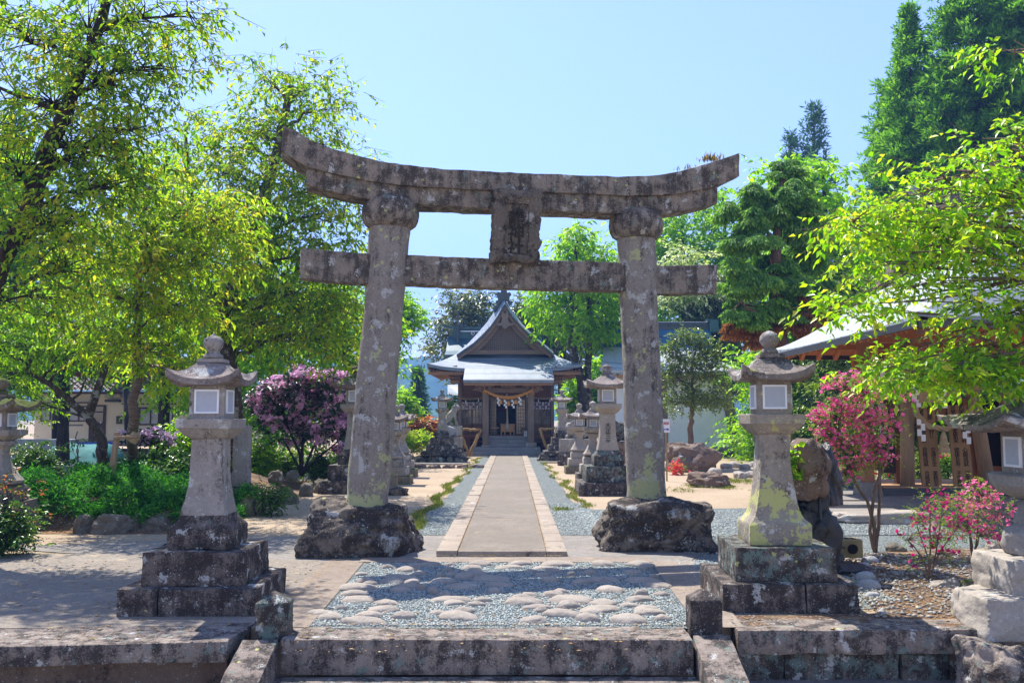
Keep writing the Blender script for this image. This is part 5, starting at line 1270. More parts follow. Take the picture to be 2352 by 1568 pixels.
mb = MB(); mb.box(V(2242,900).x, 12.6, YP+.5, YP+.6, .33, .72); PB_('door_sill_panel', mb, W_cedarZ)
mb = MB(); mb.box(V(2320,900).x, V(2352,900).x, YP+.3, YP+.5, .33, V(2200, 900).z); PB_('side_post', mb, W_pole)
c = V(2186, 936, YP+.05); mb = MB(); mb.lathe([(.42, 0), (.42, .06)], 24, M=Matrix.Translation((c.x, c.y, c.z)) @ Matrix.Scale(.62, 4, (0,0,1)) @ Matrix.Rotation(R(90), 4, 'X')); o = PB_('wish_plaque', mb, W_cedarZ)
me = text_mesh('願', .36, .006); me.transform(Matrix.Translation((c.x, c.y-.075, c.z))); link('brush_lettering', me, M_dark, o, world=True)
# ropes, tassels, streamers in the pavilion
rp = empty('looped_rope', (0, 0, 0), 'heavy pale rope looped round the wish plaque between the pavilion posts', 'rope')
twisted([V(2100,905,YP-.35), V(2105,950,YP-.35), V(2130,978,YP-.35), V(2170,985,YP-.35), V(2205,972,YP-.35), V(2228,945,YP-.35), V(2238,905,YP-.35)], .062, M_rope2, 'rope', rp)
for u, v in ((2112, 962), (2216, 968)): shide(V(u, v, YP-.4), 1.0, rp, .09)
MB().lathe([(.02, .1), (.06, 0), (.07, -.05), (.12, -.36), (.02, -.36)], 12, M=Matrix.Translation(V(2167, 1000, YP-.35))).build('tassel', M_rope2, rp)
rp = empty('eave_rope', (0, 0, 0), 'thick pale rope hanging under the pavilion eave with broad straw tassels', 'rope')
twisted([V(1985,838,YP-.6), V(2030,842,YP-.6), V(2065,856,YP-.6), V(2100,866,YP-.6), V(2150,868,YP-.6), V(2200,860,YP-.6)], .10, M_rope2, 'rope', rp)
for u, v in ((2120, 880), (2183, 870), (2237, 850)): MB().lathe([(.05, .1), (.12, .02), (.15, -.1), (.20, -.42), (.05, -.42)], 16, M=Matrix.Translation(V(u, v, YP-.6))).build('straw_tassel', M_rope2, rp)
for u, v in ((2028, 850), (2100, 878), (2160, 880)): shide(V(u, v, YP-.7), 1.1, rp, .09)
twisted([V(1960,862,YP-1), V(1985,825,YP-1), V(2010,838,YP-1)], .05, M_rope2, 'rope_end', rp) if False else None
# concrete terrace steps in front of the pavilion
p1 = G(1880, 1170); 
tag(MB().box(6.7, 15, 19.35, 23, 0, .14).build('stone_terrace', T_conc, bevel=.02), 'pale concrete terrace under the pavilion', 'terrace')
tag(MB().box(5.6, 13, 17.1, 17.75, 0, .12).build('kerb_slab', T_conc, bevel=.02), 'long pale concrete kerb slab in front of the pavilion', 'kerb')
tag(MB().box(5.9, 9.6, 18.2, 18.9, 0, .15).build('kerb_slab', T_conc, bevel=.02), 'shorter concrete slab between the long kerb and the pavilion terrace', 'kerb')
rock('flat_stone', S_clean, (6.25, 16.3, 0), .95, .35, .22, 'long flat grey stone on the gravel behind the pink azalea', seed=71, boxy=.7, facet=.3)
# ------------------------------------------------------------------ foliage machinery
def nrm(a): return a/np.maximum(1e-9, np.linalg.norm(a, axis=-1, keepdims=True))
def leaf_geo(pos, d, up, L, W, fold=.18, curl=.18, n6=False):
    d = nrm(d); side = nrm(np.cross(d, up)); nn = np.cross(side, d)
    L = L[:, None]; W = W[:, None]
    base = pos; tip = pos+d*L-nn*L*curl; mid = pos+d*L*.42
    l = mid+side*W*.5+nn*W*fold; r = mid-side*W*.5+nn*W*fold
    N = len(pos)
    V = np.stack([base, l, tip, r], 1).reshape(-1, 3)
    F = np.array([[0, 1, 2], [0, 2, 3]])[None]+(np.arange(N)*4)[:, None, None]
    return V, F.reshape(-1, 3)
def blobs_px(bl):
    out = []
    for u, v, Y, ru, rv, ry, n in bl:
        c = P(u, v, Y); t = Y/FPX
        out.append((np.array(c), np.array([ru*t, ry, rv*t]), n))
    return out
def cluster_centres(blobs, rng, shell=.45, zmin=.15):
    cs = []; bi = []
    for i, (c, r, n) in enumerate(blobs):
        q = nrm(rng.normal(size=(n, 3))); rad = shell+(1-shell)*rng.random((n, 1))**.7
        p = c+q*rad*r; p = p[p[:, 2] > zmin]
        cs.append(p); bi.append(np.full(len(p), i))
    return np.vstack(cs), np.concatenate(bi)
def spray_leaves(cc, rng, ns, nl, tw, L, W, cr=(.45, .45, .22), droop=.35, out_from=None, flat=.5, hang=.5, spread=.75, lj=.35):
    """clusters -> twigs -> leaves. returns leaf arrays and twig segments"""
    K = len(cc); base = np.repeat(cc, ns, 0)+rng.normal(size=(K*ns, 3))*np.array(cr)*.5
    d = rng.normal(size=(K*ns, 3)); d[:, 2] *= flat
    if out_from is not None: d += 1.1*nrm(base-np.repeat(out_from, ns, 0))*np.array([1, 1, .4])
    d = nrm(d); d[:, 2] -= droop*rng.random(K*ns); d = nrm(d)
    ln = tw*rng.uniform(.6, 1.3, K*ns)
    tips = base+d*ln[:, None]
    M = K*ns
    s = (np.arange(nl)[None]+rng.random((M, nl)))/nl
    pos = base[:, None]+d[:, None]*(ln[:, None]*s)[..., None]
    pos[..., 2] -= (s**2)*ln[:, None]*.18
    up = np.array([0, 0, 1.0]); side = nrm(np.cross(d, up)+1e-6)
    sg = np.where(np.arange(nl) % 2 == 0, 1, -1)[None, :, None]
    ld = d[:, None]*.65 + side[:, None]*sg*spread + rng.normal(size=(M, nl, 3))*lj
    ld[..., 2] -= hang*rng.uniform(.3, 1.2, (M, nl))
    un = up+rng.normal(size=(M, nl, 3))*.45
    LL = L*rng.uniform(.65, 1.25, (M, nl)); WW = LL*W*rng.uniform(.8, 1.2, (M, nl))
    return (pos.reshape(-1, 3), ld.reshape(-1, 3), un.reshape(-1, 3), LL.ravel(), WW.ravel()), (base, tips)
def stick_geo(a, b, ra, rb):
    d = nrm(b-a); x = nrm(np.cross(d, np.array([.2, .3, .9]))); y = np.cross(d, x); N = len(a); V = []
    for q, r in ((a, ra), (b, rb)):
        for k in range(3):
            t = 2*math.pi*k/3; V.append(q+(x*math.cos(t)+y*math.sin(t))*np.broadcast_to(r, (N,))[:, None])
    V = np.stack(V, 1).reshape(-1, 3)
    F = np.array([[0,1,4],[0,4,3],[1,2,5],[1,5,4],[2,0,3],[2,3,5]])[None]+(np.arange(N)*6)[:, None, None]
    return V, F.reshape(-1, 3)
def join_geo(parts):
    Vs = []; Fs = []; n = 0
    for V, F in parts: Vs.append(V); Fs.append(F+n); n += len(V)
    return np.vstack(Vs), np.vstack(Fs)
def wig(a, b, rng, n=6, amp=.08, sag=0.0):
    a = np.array(a); b = np.array(b); L = np.linalg.norm(b-a); pts = [a+(b-a)*i/n for i in range(n+1)]
    for i in range(1, n): pts[i] = pts[i]+rng.normal(size=3)*amp*L*.35; pts[i][2] += sag*math.sin(math.pi*i/n)*L
    return pts
def tree(name, label, blobs, trunk, tr, leafmat, barkmat, cat='tree', group=None, seed=1, ns=5, nl=9, tw=.55, L=.09, W=.42, cr=(.5, .5, .25), droop=.35, hang=.5,
         fork=.45, shell=.35, limb_r=.35, kinds=None, parts=('trunk', 'branches', 'crown'), extra=None, curl=.18, flat=.5, twig=True, lj=.35, twig_r=.006):
    rng = np.random.default_rng(seed)
    B_ = blobs if not isinstance(blobs[0], tuple) or isinstance(blobs[0][0], np.ndarray) else blobs_px(blobs)
    tp = [np.array(p, float) for p in trunk]
    e = empty(name, tuple(tp[0]), label, cat, group)
    mb = MB(); rr = random.Random(seed)
    n = len(tp); fine = []
    for i in range(n-1):
        for k in range(4): fine.append(tp[i]+(tp[i+1]-tp[i])*k/4+(rng.normal(size=3)*.02*(1, 1, 0) if (i or k) else 0))
    fine.append(tp[-1])
    rad = [max(.012, tr*(1-.72*i/(len(fine)-1))*(1.25 if i == 0 else 1)) for i in range(len(fine))]
    mb.tube(fine, rad, 10, .07, rr)
    to = mb.build(parts[0], barkmat, e, True, smooth=True)
    mb = MB(); cc, bi = cluster_centres(B_, rng, shell)
    hubs = []
    for i, (c, r, k) in enumerate(B_):
        # limb leaves the trunk at a point below the blob
        js = [j for j in range(int(len(fine)*fork), len(fine))]
        j = min(js, key=lambda j: np.linalg.norm(fine[j]-c)+ .8*max(0, fine[j][2]-c[2]+.3)*2)
        a = fine[j]; pts = wig(a, c, rng, 6, .10, .06); r0 = max(.014, min(rad[j]*.75, tr*limb_r*(.4+.25*np.linalg.norm(r)))); mb.tube(pts, [r0*(1-.8*q/6) for q in range(7)], 7); hubs.append(pts)
    segs = []
    for p, i in zip(cc, bi):
        h = hubs[i][rng.integers(3, 7)]; m_ = (h+p)/2+rng.normal(size=3)*.06*np.linalg.norm(p-h)
        segs.append((h, m_, .014 if tr > .1 else .008)); segs.append((m_, p, .008 if tr > .1 else .005))
    mb.build(parts[1], barkmat, e, True, smooth=True)
    of = np.array([B_[i][0] for i in bi])
    lv, (ta, tb) = spray_leaves(cc, rng, ns, nl, tw, L, W, cr, droop, of, flat, hang, lj=lj)
    V, F = leaf_geo(*lv, curl=curl)
    link(parts[2], np_mesh('crown', V, F), leafmat, e, True)
    A = np.array([s[0] for s in segs]); Bp = np.array([s[1] for s in segs]); ra = np.array([s[2] for s in segs])
    g = [stick_geo(A, Bp, ra, ra*.6)]
    if twig: g.append(stick_geo(ta, tb, twig_r, twig_r*.4))
    V, F = join_geo(g); link('twigs', np_mesh('twigs', V, F), barkmat, e, True)
    return e
# ------------------------------------------------------------------ foliage colours
LF_cherry = M_leaf('cherry_leaves', [(.05,.13,.012), (.11,.24,.014), (.22,.36,.018), (.34,.42,.022), (.42,.34,.04)], .6, clump=1.0, spec=.3)
LF_cherryY = M_leaf('yellow_cherry_leaves', [(.07,.17,.014), (.17,.32,.015), (.30,.44,.02), (.40,.46,.03), (.48,.34,.05)], .6, clump=1.0, spec=.3)
LF_dark = M_leaf('dark_broad_leaves', [(.03,.09,.012), (.07,.17,.012), (.14,.27,.014), (.22,.34,.02)], .5)
LF_fresh = M_leaf('fresh_green_leaves', [(.07,.20,.008), (.16,.36,.008), (.28,.48,.012), (.40,.54,.018)], .55)
LF_right = M_leaf('bright_cherry_leaves', [(.06,.19,.008), (.15,.35,.009), (.26,.46,.012), (.38,.52,.018), (.46,.40,.05)], .55, rough=.35, spec=.5)
LF_ever = M_leaf('evergreen_leaves', [(.03,.06,.018), (.07,.11,.03), (.13,.17,.05), (.26,.25,.10)], .3, rough=.3, spec=.6)
LF_holly = M_leaf('holly_leaves', [(.03,.08,.02), (.08,.15,.03), (.17,.26,.04), (.32,.38,.10)], .4, rough=.25, spec=.6)
LF_cedar = M_leaf('cedar_needles', [(.035,.12,.016), (.08,.22,.018), (.16,.35,.022), (.26,.46,.03)], .45, rough=.7, spec=.2, cscale=.35)
LF_cedarB = M_leaf('distant_cedar_needles', [(.02,.07,.035), (.045,.12,.05), (.08,.18,.06)], .35, rough=.7, spec=.2)
LF_weep = M_leaf('weeping_conifer_needles', [(.05,.14,.04), (.11,.25,.06), (.20,.37,.07), (.32,.46,.08)], .45, rough=.6, spec=.25)
LF_rust = M_leaf('rusty_dry_needles', [(.22,.08,.03), (.36,.15,.06), (.45,.22,.10)], .35, rough=.8, spec=.1, tint=1.1)
LF_jun = M_leaf('juniper_sprays', [(.010,.06,.014), (.025,.14,.02), (.055,.25,.028), (.13,.36,.04)], .35, rough=.6, spec=.25, cscale=2.2, clump=1.2)
LF_shrub = M_leaf('shrub_leaves', [(.015,.06,.012), (.04,.12,.016), (.08,.20,.02), (.18,.30,.03)], .35, rough=.3, spec=.5)
LF_red = M_leaf('red_tipped_leaves', [(.05,.12,.02), (.16,.14,.02), (.40,.09,.04), (.50,.16,.07)], .4)
LF_white = M_leaf('silvery_leaves', [(.12,.22,.06), (.30,.40,.15), (.55,.60,.38), (.7,.7,.55)], .4)
FL_pink = M_leaf('pink_azalea_petals', [(.80,.04,.25), (.88,.10,.36), (.92,.22,.46), (.95,.42,.60)], .45, rough=.6, spec=.2, tint=1.15, tb=1)
FL_lilac = M_leaf('lilac_rhododendron_petals', [(.78,.34,.62), (.85,.46,.72), (.90,.58,.80), (.95,.72,.88)], .4, rough=.6, spec=.2, tint=1.1, tb=1)
FL_lilacp = M_leaf('pale_lilac_petals', [(.66,.42,.62), (.75,.55,.72)], .4, rough=.6, spec=.2, tint=1.1, tb=1)
FL_mag = M_leaf('magenta_azalea_petals', [(.60,.01,.16), (.70,.02,.24), (.75,.06,.30)], .45, rough=.6, spec=.2, tint=1.1, tb=1)
FL_redaz = M_leaf('red_azalea_petals', [(.60,.01,.03), (.72,.04,.06)], .45, rough=.6, spec=.2, tint=1.1, tb=1)
BK = M_bark('grey_bark', lich=.7); BKd = M_bark('dark_bark', (.07,.05,.04), (.02,.016,.013), .2); BKc = M_bark('cherry_bark', (.20,.15,.12), (.09,.065,.05), .5, True)
BKr = M_bark('red_brown_bark', (.20,.12,.08), (.07,.04,.03), .1); BKp = M_bark('pale_twig_bark', (.24,.17,.12), (.12,.085,.06), .2)
# ------------------------------------------------------------------ left trees
GT = 'trees on the left side'
def trk(*p): return [P(u, v, Y) for u, v, Y in p]
# tall cherry with its stem leaning in from the left edge
g0 = P(-90, 1090, 13.5); g0.z = 0
tree('cherry_tree', 'tall spreading cherry tree whose dark limbs rise from the left edge of the photo',
 [(60,90,13,130,95,1.2,34),(200,60,13,120,80,1.1,34),(330,40,13,105,60,1,24),(430,25,13,80,28,.8,12),(110,230,13,140,90,1.3,36),(260,190,13,120,80,1.1,34),(370,150,13,90,60,.9,22),(40,380,12.6,120,90,1.2,32),(190,340,12.6,120,85,1.2,36),(300,300,13,100,70,1,26),
  (30,540,12.3,110,85,1.2,20),(150,490,12.3,120,80,1.2,22),(60,680,12,110,70,1.1,16),(-60,200,13,120,150,1.5,10),(250,430,12.6,110,60,1,18),(150,620,12.2,100,60,1,14)],
 [g0]+trk((-60,800,13.3),(-10,640,13.2),(60,500,13.1),(110,350,13),(180,180,13),(235,40,13),(260,-60,13)), .19, LF_cherry, BKd, group=GT, seed=11, ns=4, nl=7, tw=.40, L=.12, W=.38, cr=(.34,.34,.2), hang=.75, fork=.2, limb_r=.3)
# young cherry with the pale banded stem and prop
b = G(300, 1122, .3)
tree('young_cherry_tree', 'slender young cherry tree with a banded pale stem tied to a wooden prop',
 [(330,520,16.5,110,60,1.3,34),(430,470,16.5,100,60,1.2,32),(520,500,16.5,90,60,1.1,26),(250,580,16.5,100,60,1.2,30),(380,600,16.5,120,60,1.3,38),(480,580,16.5,90,55,1.1,26),(300,690,16.5,110,55,1.1,30),(400,700,16.5,90,45,1,22),(330,800,16.5,90,45,1,22),(420,850,16.5,60,20,.7,8),(250,770,16.5,60,40,.8,12),(340,430,16.8,70,45,1,16),(440,885,16.3,40,8,.4,5)],
 [b]+trk((306,960,16.6),(316,800,16.6),(322,640,16.6),(330,500,16.6),(345,400,16.6)), .105, LF_cherryY, BKc, group=GT, seed=12, ns=5, nl=8, tw=.42, L=.13, W=.36, cr=(.45,.45,.22), hang=.7, fork=.35, limb_r=.3)
# leaning forked small tree
b = G(216, 1098, .2)
tree('leaning_cherry_tree', 'small crooked cherry tree with a mossy forked trunk in front of the cream house',
 [(60,790,20,110,45,1.3,30),(30,860,20,80,60,1.2,26),(150,800,20,90,35,1.2,24),(230,760,20,80,40,1.1,22),(70,700,20,110,50,1.3,30),(180,690,20,90,50,1.2,26),(-30,760,20,80,80,1.3,20),(250,830,20,50,15,.8,6),(40,930,19.5,40,30,.9,8)],
 [b]+trk((236,1060,19.9),(231,1010,19.8),(205,960,19.8),(160,920,19.8),(110,880,19.8),(60,850,19.8)), .14, LF_fresh, BK, group=GT, seed=13, ns=7, nl=9, tw=.45, L=.10, W=.42, cr=(.5,.5,.25), hang=.7, fork=.3)
t2 = MB(); t2.tube(trk((203,955,19.8),(222,900,19.8),(240,850,19.8),(225,810,19.8),(190,770,19.9),(160,735,20)), [.10,.09,.08,.065,.05,.03], 8); o = t2.build('forked_limb', BK, [q for q in bpy.data.objects if q.name == 'leaning_cherry_tree'][0], True, smooth=True)
t2 = MB(); t2.tube(trk((240,850,19.8),(262,790,19.8),(275,740,19.9)), [.06,.045,.025], 8); t2.build('forked_limb', BK, [q for q in bpy.data.objects if q.name == 'leaning_cherry_tree'][0], True, smooth=True)
# big old cherry behind the left lantern
b = G(535, 1085, .1)
tree('old_cherry_tree', 'big old cherry tree with twin dark trunks behind the left lantern and airy top',
 [(620,190,22,50,40,1.3,15),(700,210,22,60,45,1.3,15),(760,250,22,50,60,1.2,12),(560,300,22,70,50,1.5,20),(650,300,22,80,50,1.6,22),(740,330,22,70,50,1.5,16),(520,400,22,80,60,1.6,26),(620,420,22,90,60,1.7,30),(720,440,22,80,60,1.6,26),(790,500,22,50,50,1.2,16),
  (540,520,22,90,60,1.7,30),(650,540,22,90,60,1.7,34),(760,600,22,70,60,1.5,26),(560,640,22,90,55,1.6,32),(680,670,22,90,55,1.7,36),(780,700,22,70,60,1.5,26),(600,740,22,90,50,1.6,34),(710,770,22,80,40,1.5,24),(450,330,23,70,70,1.5,20),(480,700,22,70,60,1.5,20),(800,800,22.5,50,50,1.2,14)],
 [b]+trk((532,960,22),(522,830,22),(505,760,22),(520,690,22),(560,600,22),(600,480,22),(640,330,22),(670,200,22)), .30, LF_cherry, BK, group=GT, seed=14, ns=5, nl=7, tw=.6, L=.17, W=.38, cr=(.5,.5,.3), hang=.75, fork=.28, limb_r=.22)
t2 = MB(); t2.tube(trk((518,800,22),(495,720,22.1),(470,640,22.2),(450,540,22.4),(430,400,22.8),(425,280,23)), [.22,.19,.15,.11,.07,.03], 9); t2.build('twin_trunk', BK, bpy.data.objects['old_cherry_tree'], True, smooth=True)
# darker mass of trees further back on the left
for i, (u, vt, vb, Y, w_, n_, lb, mt) in enumerate((
  (380, 330, 900, 34, 120, 34, 'leafy green tree behind the young cherry at the left', LF_fresh), (150, 450, 860, 36, 130, 34, 'broad green tree behind the shelter roof at the left', LF_dark),
  (-10, 300, 860, 34, 120, 30, 'dark tall evergreen at the left edge behind the cherry leaves', LF_cedar), (620, 560, 1000, 33, 110, 34, 'dense green tree behind the old cherry, low boughs over the rhododendron', LF_fresh), (790, 640, 950, 36, 90, 34, 'bright green tree directly behind the left gate pillar', LF_fresh),
  (500, 650, 960, 38, 90, 24, 'dark tree in the gap left of the old cherry trunk', LF_dark))):
    H_ = vb-vt; bl = []
    for k in range(6):
        f = k/5; bl.append((u+(k % 2-.5)*w_*.7, vt+H_*(.12+.8*f), Y, w_*(.45+.5*math.sin(math.pi*min(1, f+.18))), H_*.13, 2.0, n_))
    b = P(u, vb, Y); b.z = 0
    tree('broadleaf_tree', lb, bl, [b]+trk((u, vb-H_*.3, Y), (u+6, vt+H_*.25, Y), (u, vt+10, Y)), .22, mt, BKd, group='background trees left of the shrine', seed=20+i, ns=6, nl=7, tw=.9, L=.22, W=.5, cr=(1.0,1.0,.6), fork=.3, hang=.5)
# bright tree between the left pillar and the shrine
b = P(915, 1040, 48); b.z = 0
tree('light_green_tree', 'bright green tree peeping out right of the left gate pillar before the hill',
 [(920,700,42,30,30,1.4,22),(945,725,42,26,28,1.4,24),(915,765,42,24,26,1.2,20),(900,700,42,50,40,1.5,20),(880,820,42,30,40,1.2,14),(865,870,42,30,50,1.5,14)],
 [b]+trk((900,950,42),(905,850,42),(920,720,42)), .2, LF_fresh, BKd, seed=31, ns=6, nl=8, tw=.4, L=.18, W=.5, cr=(.3,.3,.25), fork=.3)
# ------------------------------------------------------------------ behind the shrine
for i, (u, vt, w_, Y, lb) in enumerate(((1080, 655, 85, 66, 'dark evergreen tree rising left behind the shrine gable'), (1205, 672, 55, 70, 'dark evergreen tree just right of the shrine gable'), (1290, 690, 60, 72, 'thin stemmed evergreen grove tree right behind the shrine roof'), (1385, 640, 70, 68, 'evergreen tree behind the right gate pillar'))):
    b = P(u, 1000, Y); b.z = 0; bl = [(u, vt+35, Y, w_*.55, 34, 2, 24), (u-w_*.5, vt+75, Y, w_*.5, 38, 2.2, 24), (u+w_*.45, vt+70, Y, w_*.5, 38, 2.2, 24), (u, vt+110, Y, w_*.7, 38, 2.4, 30), (u-w_*.6, vt+140, Y, w_*.5, 34, 2.2, 22), (u-w_*.45, vt+190, Y, w_*.4, 28, 2, 16), (u+w_*.5, vt+150, Y, w_*.5, 36, 2, 20)]
    tree('evergreen_tree', lb, bl, [b]+trk((u, 880, Y), (u+4, vt+110, Y), (u, vt+30, Y)), .35, LF_ever, BK, group='evergreens behind the shrine', seed=40+i, ns=7, nl=8, tw=.9, L=.30, W=.5, cr=(.8,.8,.6), fork=.25, hang=.3, droop=.2)
b = P(1350, 1010, 50); b.z = 0
tree('chestnut_tree', 'broad leaved tree with a dark leaning trunk at the right corner of the shrine roof',
 [(1320,560,47,40,26,1.6,20),(1280,600,47,34,26,1.5,18),(1370,600,47,50,32,1.8,26),(1300,660,47,60,34,2,30),(1370,690,47,60,40,2,34),(1250,690,47,34,26,1.5,18),(1330,740,47,60,34,2,28),(1400,640,47,40,40,1.6,22),(1262,745,47,26,18,1,10),(1400,760,47,40,40,1.6,20),(1325,530,47,22,10,.8,6)],
 [b]+trk((1345,950,47.2),(1333,870,47.1),(1315,800,47),(1308,740,47),(1320,640,47),(1325,560,47)), .30, LF_fresh, BK, seed=51, ns=5, nl=6, tw=.65, L=.34, W=.40, cr=(.55,.55,.4), fork=.35, hang=.7)
t2 = MB(); t2.tube(trk((1352,930,47.4),(1350,850,47.4),(1355,760,47.4),(1350,660,47.4),(1345,580,47.4)), [.2,.17,.14,.10,.05], 8); t2.build('second_trunk', BK, bpy.data.objects['chestnut_tree'], True, smooth=True)
# low shrubs and maples left and right of the shrine
def shrub(name, label, u, v0, v1, w_, Y, mat, seed, n=60, L=.12, cat='shrub', group=None, z=0, dep=None, ns=6, nl=8, bark=BKd, W=.5, tw=.28):
    a = P(u, v0, Y); b = P(u, v1, Y); hh = (a.z-max(z, b.z))/2; rx = w_/2*Y/FPX; dep = dep or rx
    c = np.array([a.x, Y, a.z-hh]); bl = [(c, np.array([rx*.8, dep*.8, hh*.85]), int(n*.6)), (c+np.array([-rx*.4, 0, -hh*.3]), np.array([rx*.55, dep*.7, hh*.65]), int(n*.25)), (c+np.array([rx*.4, 0, -hh*.3]), np.array([rx*.55, dep*.7, hh*.65]), int(n*.25))]
    base = Vector((a.x, Y, z))
    return tree(name, label, bl, [base, base+Vector((0, 0, hh*.6)), base+Vector((.03, 0, hh*1.1))], max(.02, .04*rx), mat, bark, cat, group, seed, ns=ns, nl=nl, tw=tw, L=L, W=W, cr=(.25,.25,.2), fork=.1, parts=('stem', 'branches', 'foliage'), shell=.5, hang=.2, droop=.1)
GS = 'shrubs beside the shrine'
shrub('fresh_shrub', 'pale green maple like shrub above the red tipped hedge left of the shrine', 920, 890, 985, 80, 52, LF_fresh, 61, 120, .22, tw=.5)
shrub('red_tipped_shrub', 'red tipped shrub at the left beside the far small lantern', 950, 955, 1010, 70, 44, LF_red, 62, 70, .14, group=GS)
shrub('orange_tipped_shrub', 'orange tipped shrub right against the left shrine lantern', 988, 952, 1018, 55, 45, M_leaf('orange_tips', [(.10,.10,.03), (.45,.12,.04), (.60,.20,.08)], .4), 63, 60, .14)
shrub('low_yellow_green_shrub', 'low yellow green azalea shrub under the red tipped one', 945, 990, 1030, 100, 42, LF_cherryY, 64, 70, .12)
shrub('round_green_shrub', 'green shrub between the left shrine lantern and the hall corner', 1040, 905, 985, 36, 50, LF_fresh, 65, 50, .16)
shrub('understorey_shrub', 'dark green understorey behind the right shrine lantern', 1330, 845, 985, 90, 56, LF_fresh, 66, 110, .24, tw=.5)
shrub('understorey_shrub', 'green bush between the chestnut trunk and the right gate pillar', 1385, 800, 980, 90, 53, LF_fresh, 67, 110, .24, tw=.5)
shrub('understorey_shrub', 'dark green bush low behind the small lanterns right of the path', 1330, 940, 1030, 90, 47, LF_dark, 68, 70, .18)
shrub('understorey_shrub', 'green bush left of the path end behind the far small lantern', 905, 930, 1040, 50, 50, LF_fresh, 69, 60, .18)
# ------------------------------------------------------------------ conifers
def conifer(name, label, u, vt, vb, w_, Y, mat, seed, tiers=26, per=11, tuft=9, tl=.75, cat='cedar tree', group=None, power=.75, stickout=1.0, top=.02):
    rng = np.random.default_rng(seed); t = P(u, vt, Y); base = Vector((t.x, Y, 0)); b = P(u, vb, Y)
    e = empty(name, tuple(base), label, cat, group); H_ = t.z; RW = w_/2*Y/FPX
    mb = MB(); mb.tube([base, base+Vector((0, 0, H_*.5)), Vector((t.x, Y, H_))], [H_*.014, H_*.009, .03], 8); mb.build('trunk', BKr, e, True, smooth=True)
    A = []; Bq = []; C = []; D = []
    zlo = max(b.z, .5)
    for i in range(tiers):
        f = (i+.5)/tiers; z = H_-(H_-zlo)*f; r = RW*(top+(1-top)*f**power)
        for k in range(max(4, int(per*(.35+.65*f)))):
            a = rng.uniform(0, 2*math.pi); rr_ = r*rng.uniform(.62, 1.12); p0 = np.array([t.x, Y, z]); p1 = p0+np.array([math.cos(a)*rr_, math.sin(a)*rr_, -rr_*rng.uniform(.0, .35)+.25*tl])
            A.append(p0); Bq.append(p1)
            m_ = max(2, int(rr_/ (tl*.55)))
            for q in range(m_):
                s = 1-(q/m_)*.75; C.append(p0+(p1-p0)*s+rng.normal(size=3)*tl*.22); D.append(nrm(np.array([math.cos(a), math.sin(a), .35])))
    A = np.array(A); Bq = np.array(Bq); V, F = stick_geo(A, Bq, .045, .012); link('branches', np_mesh('br', V, F), BKr, e, True)
    C = np.array(C); D = np.array(D); K = len(C); tuft = int(tuft*2.2)
    off = nrm(rng.normal(size=(K*tuft, 3)))*rng.uniform(.3, 1, (K*tuft, 1))
    pos = np.repeat(C, tuft, 0)+off*np.array([.36, .36, .26])*tl
    d = np.repeat(D, tuft, 0)*.35+off*.8+rng.normal(size=(K*tuft, 3))*.35; d[:, 2] += .12
    Ls = tl*rng.uniform(.22, .46, K*tuft)
    V, F = leaf_geo(pos, d, np.array([0, 0, 1.])+rng.normal(size=(K*tuft, 3))*.6, Ls, Ls*.30, fold=.3, curl=-.1)
    link('foliage', np_mesh('fo', V, F), mat, e, True); return e
GC = 'tall cedars behind the pavilion'
conifer('cedar_tree', 'slim pointed cedar standing out above the left shoulder of the big cedars', 2085, 25, 700, 270, 52, LF_cedar, 71, 44, 22, 15, .85, group=GC, power=.8)
conifer('cedar_tree', 'broad towering cedar cut off by the top right corner of the photo', 2240, -110, 750, 430, 50, LF_cedar, 72, 46, 32, 15, .9, group=GC, power=.42)
conifer('cedar_tree', 'huge cedar at the right edge of the photo behind the maple leaves', 2400, -300, 760, 420, 48, LF_cedar, 73, 44, 30, 15, .9, group=GC, power=.42)
conifer('cedar_tree', 'bushy lower cedar at the left foot of the big cedars', 2060, 190, 800, 240, 54, LF_cedar, 74, 34, 26, 15, .9, group=GC, power=.42)
conifer('cedar_tree', 'distant blue green cedar with an open pointed top, taller of the two', 1868, 250, 700, 190, 85, LF_cedarB, 75, 26, 11, 12, 1.3, group='distant cedars', power=.8)
conifer('cedar_tree', 'distant blue green cedar, the smaller top left of the taller one', 1815, 310, 700, 110, 86, LF_cedarB, 76, 20, 9, 12, 1.2, group='distant cedars', power=.8)
conifer('cedar_tree', 'small dark cedar beside the hill left of the shrine', 961, 848, 970, 42, 75, LF_cedarB, 77, 16, 9, 10, .9, power=.75)
conifer('cedar_tree', 'dark conifer rising between the cherry crowns at the left', 30, 300, 900, 200, 42, LF_cedarB, 78, 26, 12, 12, 1.1, power=.6)
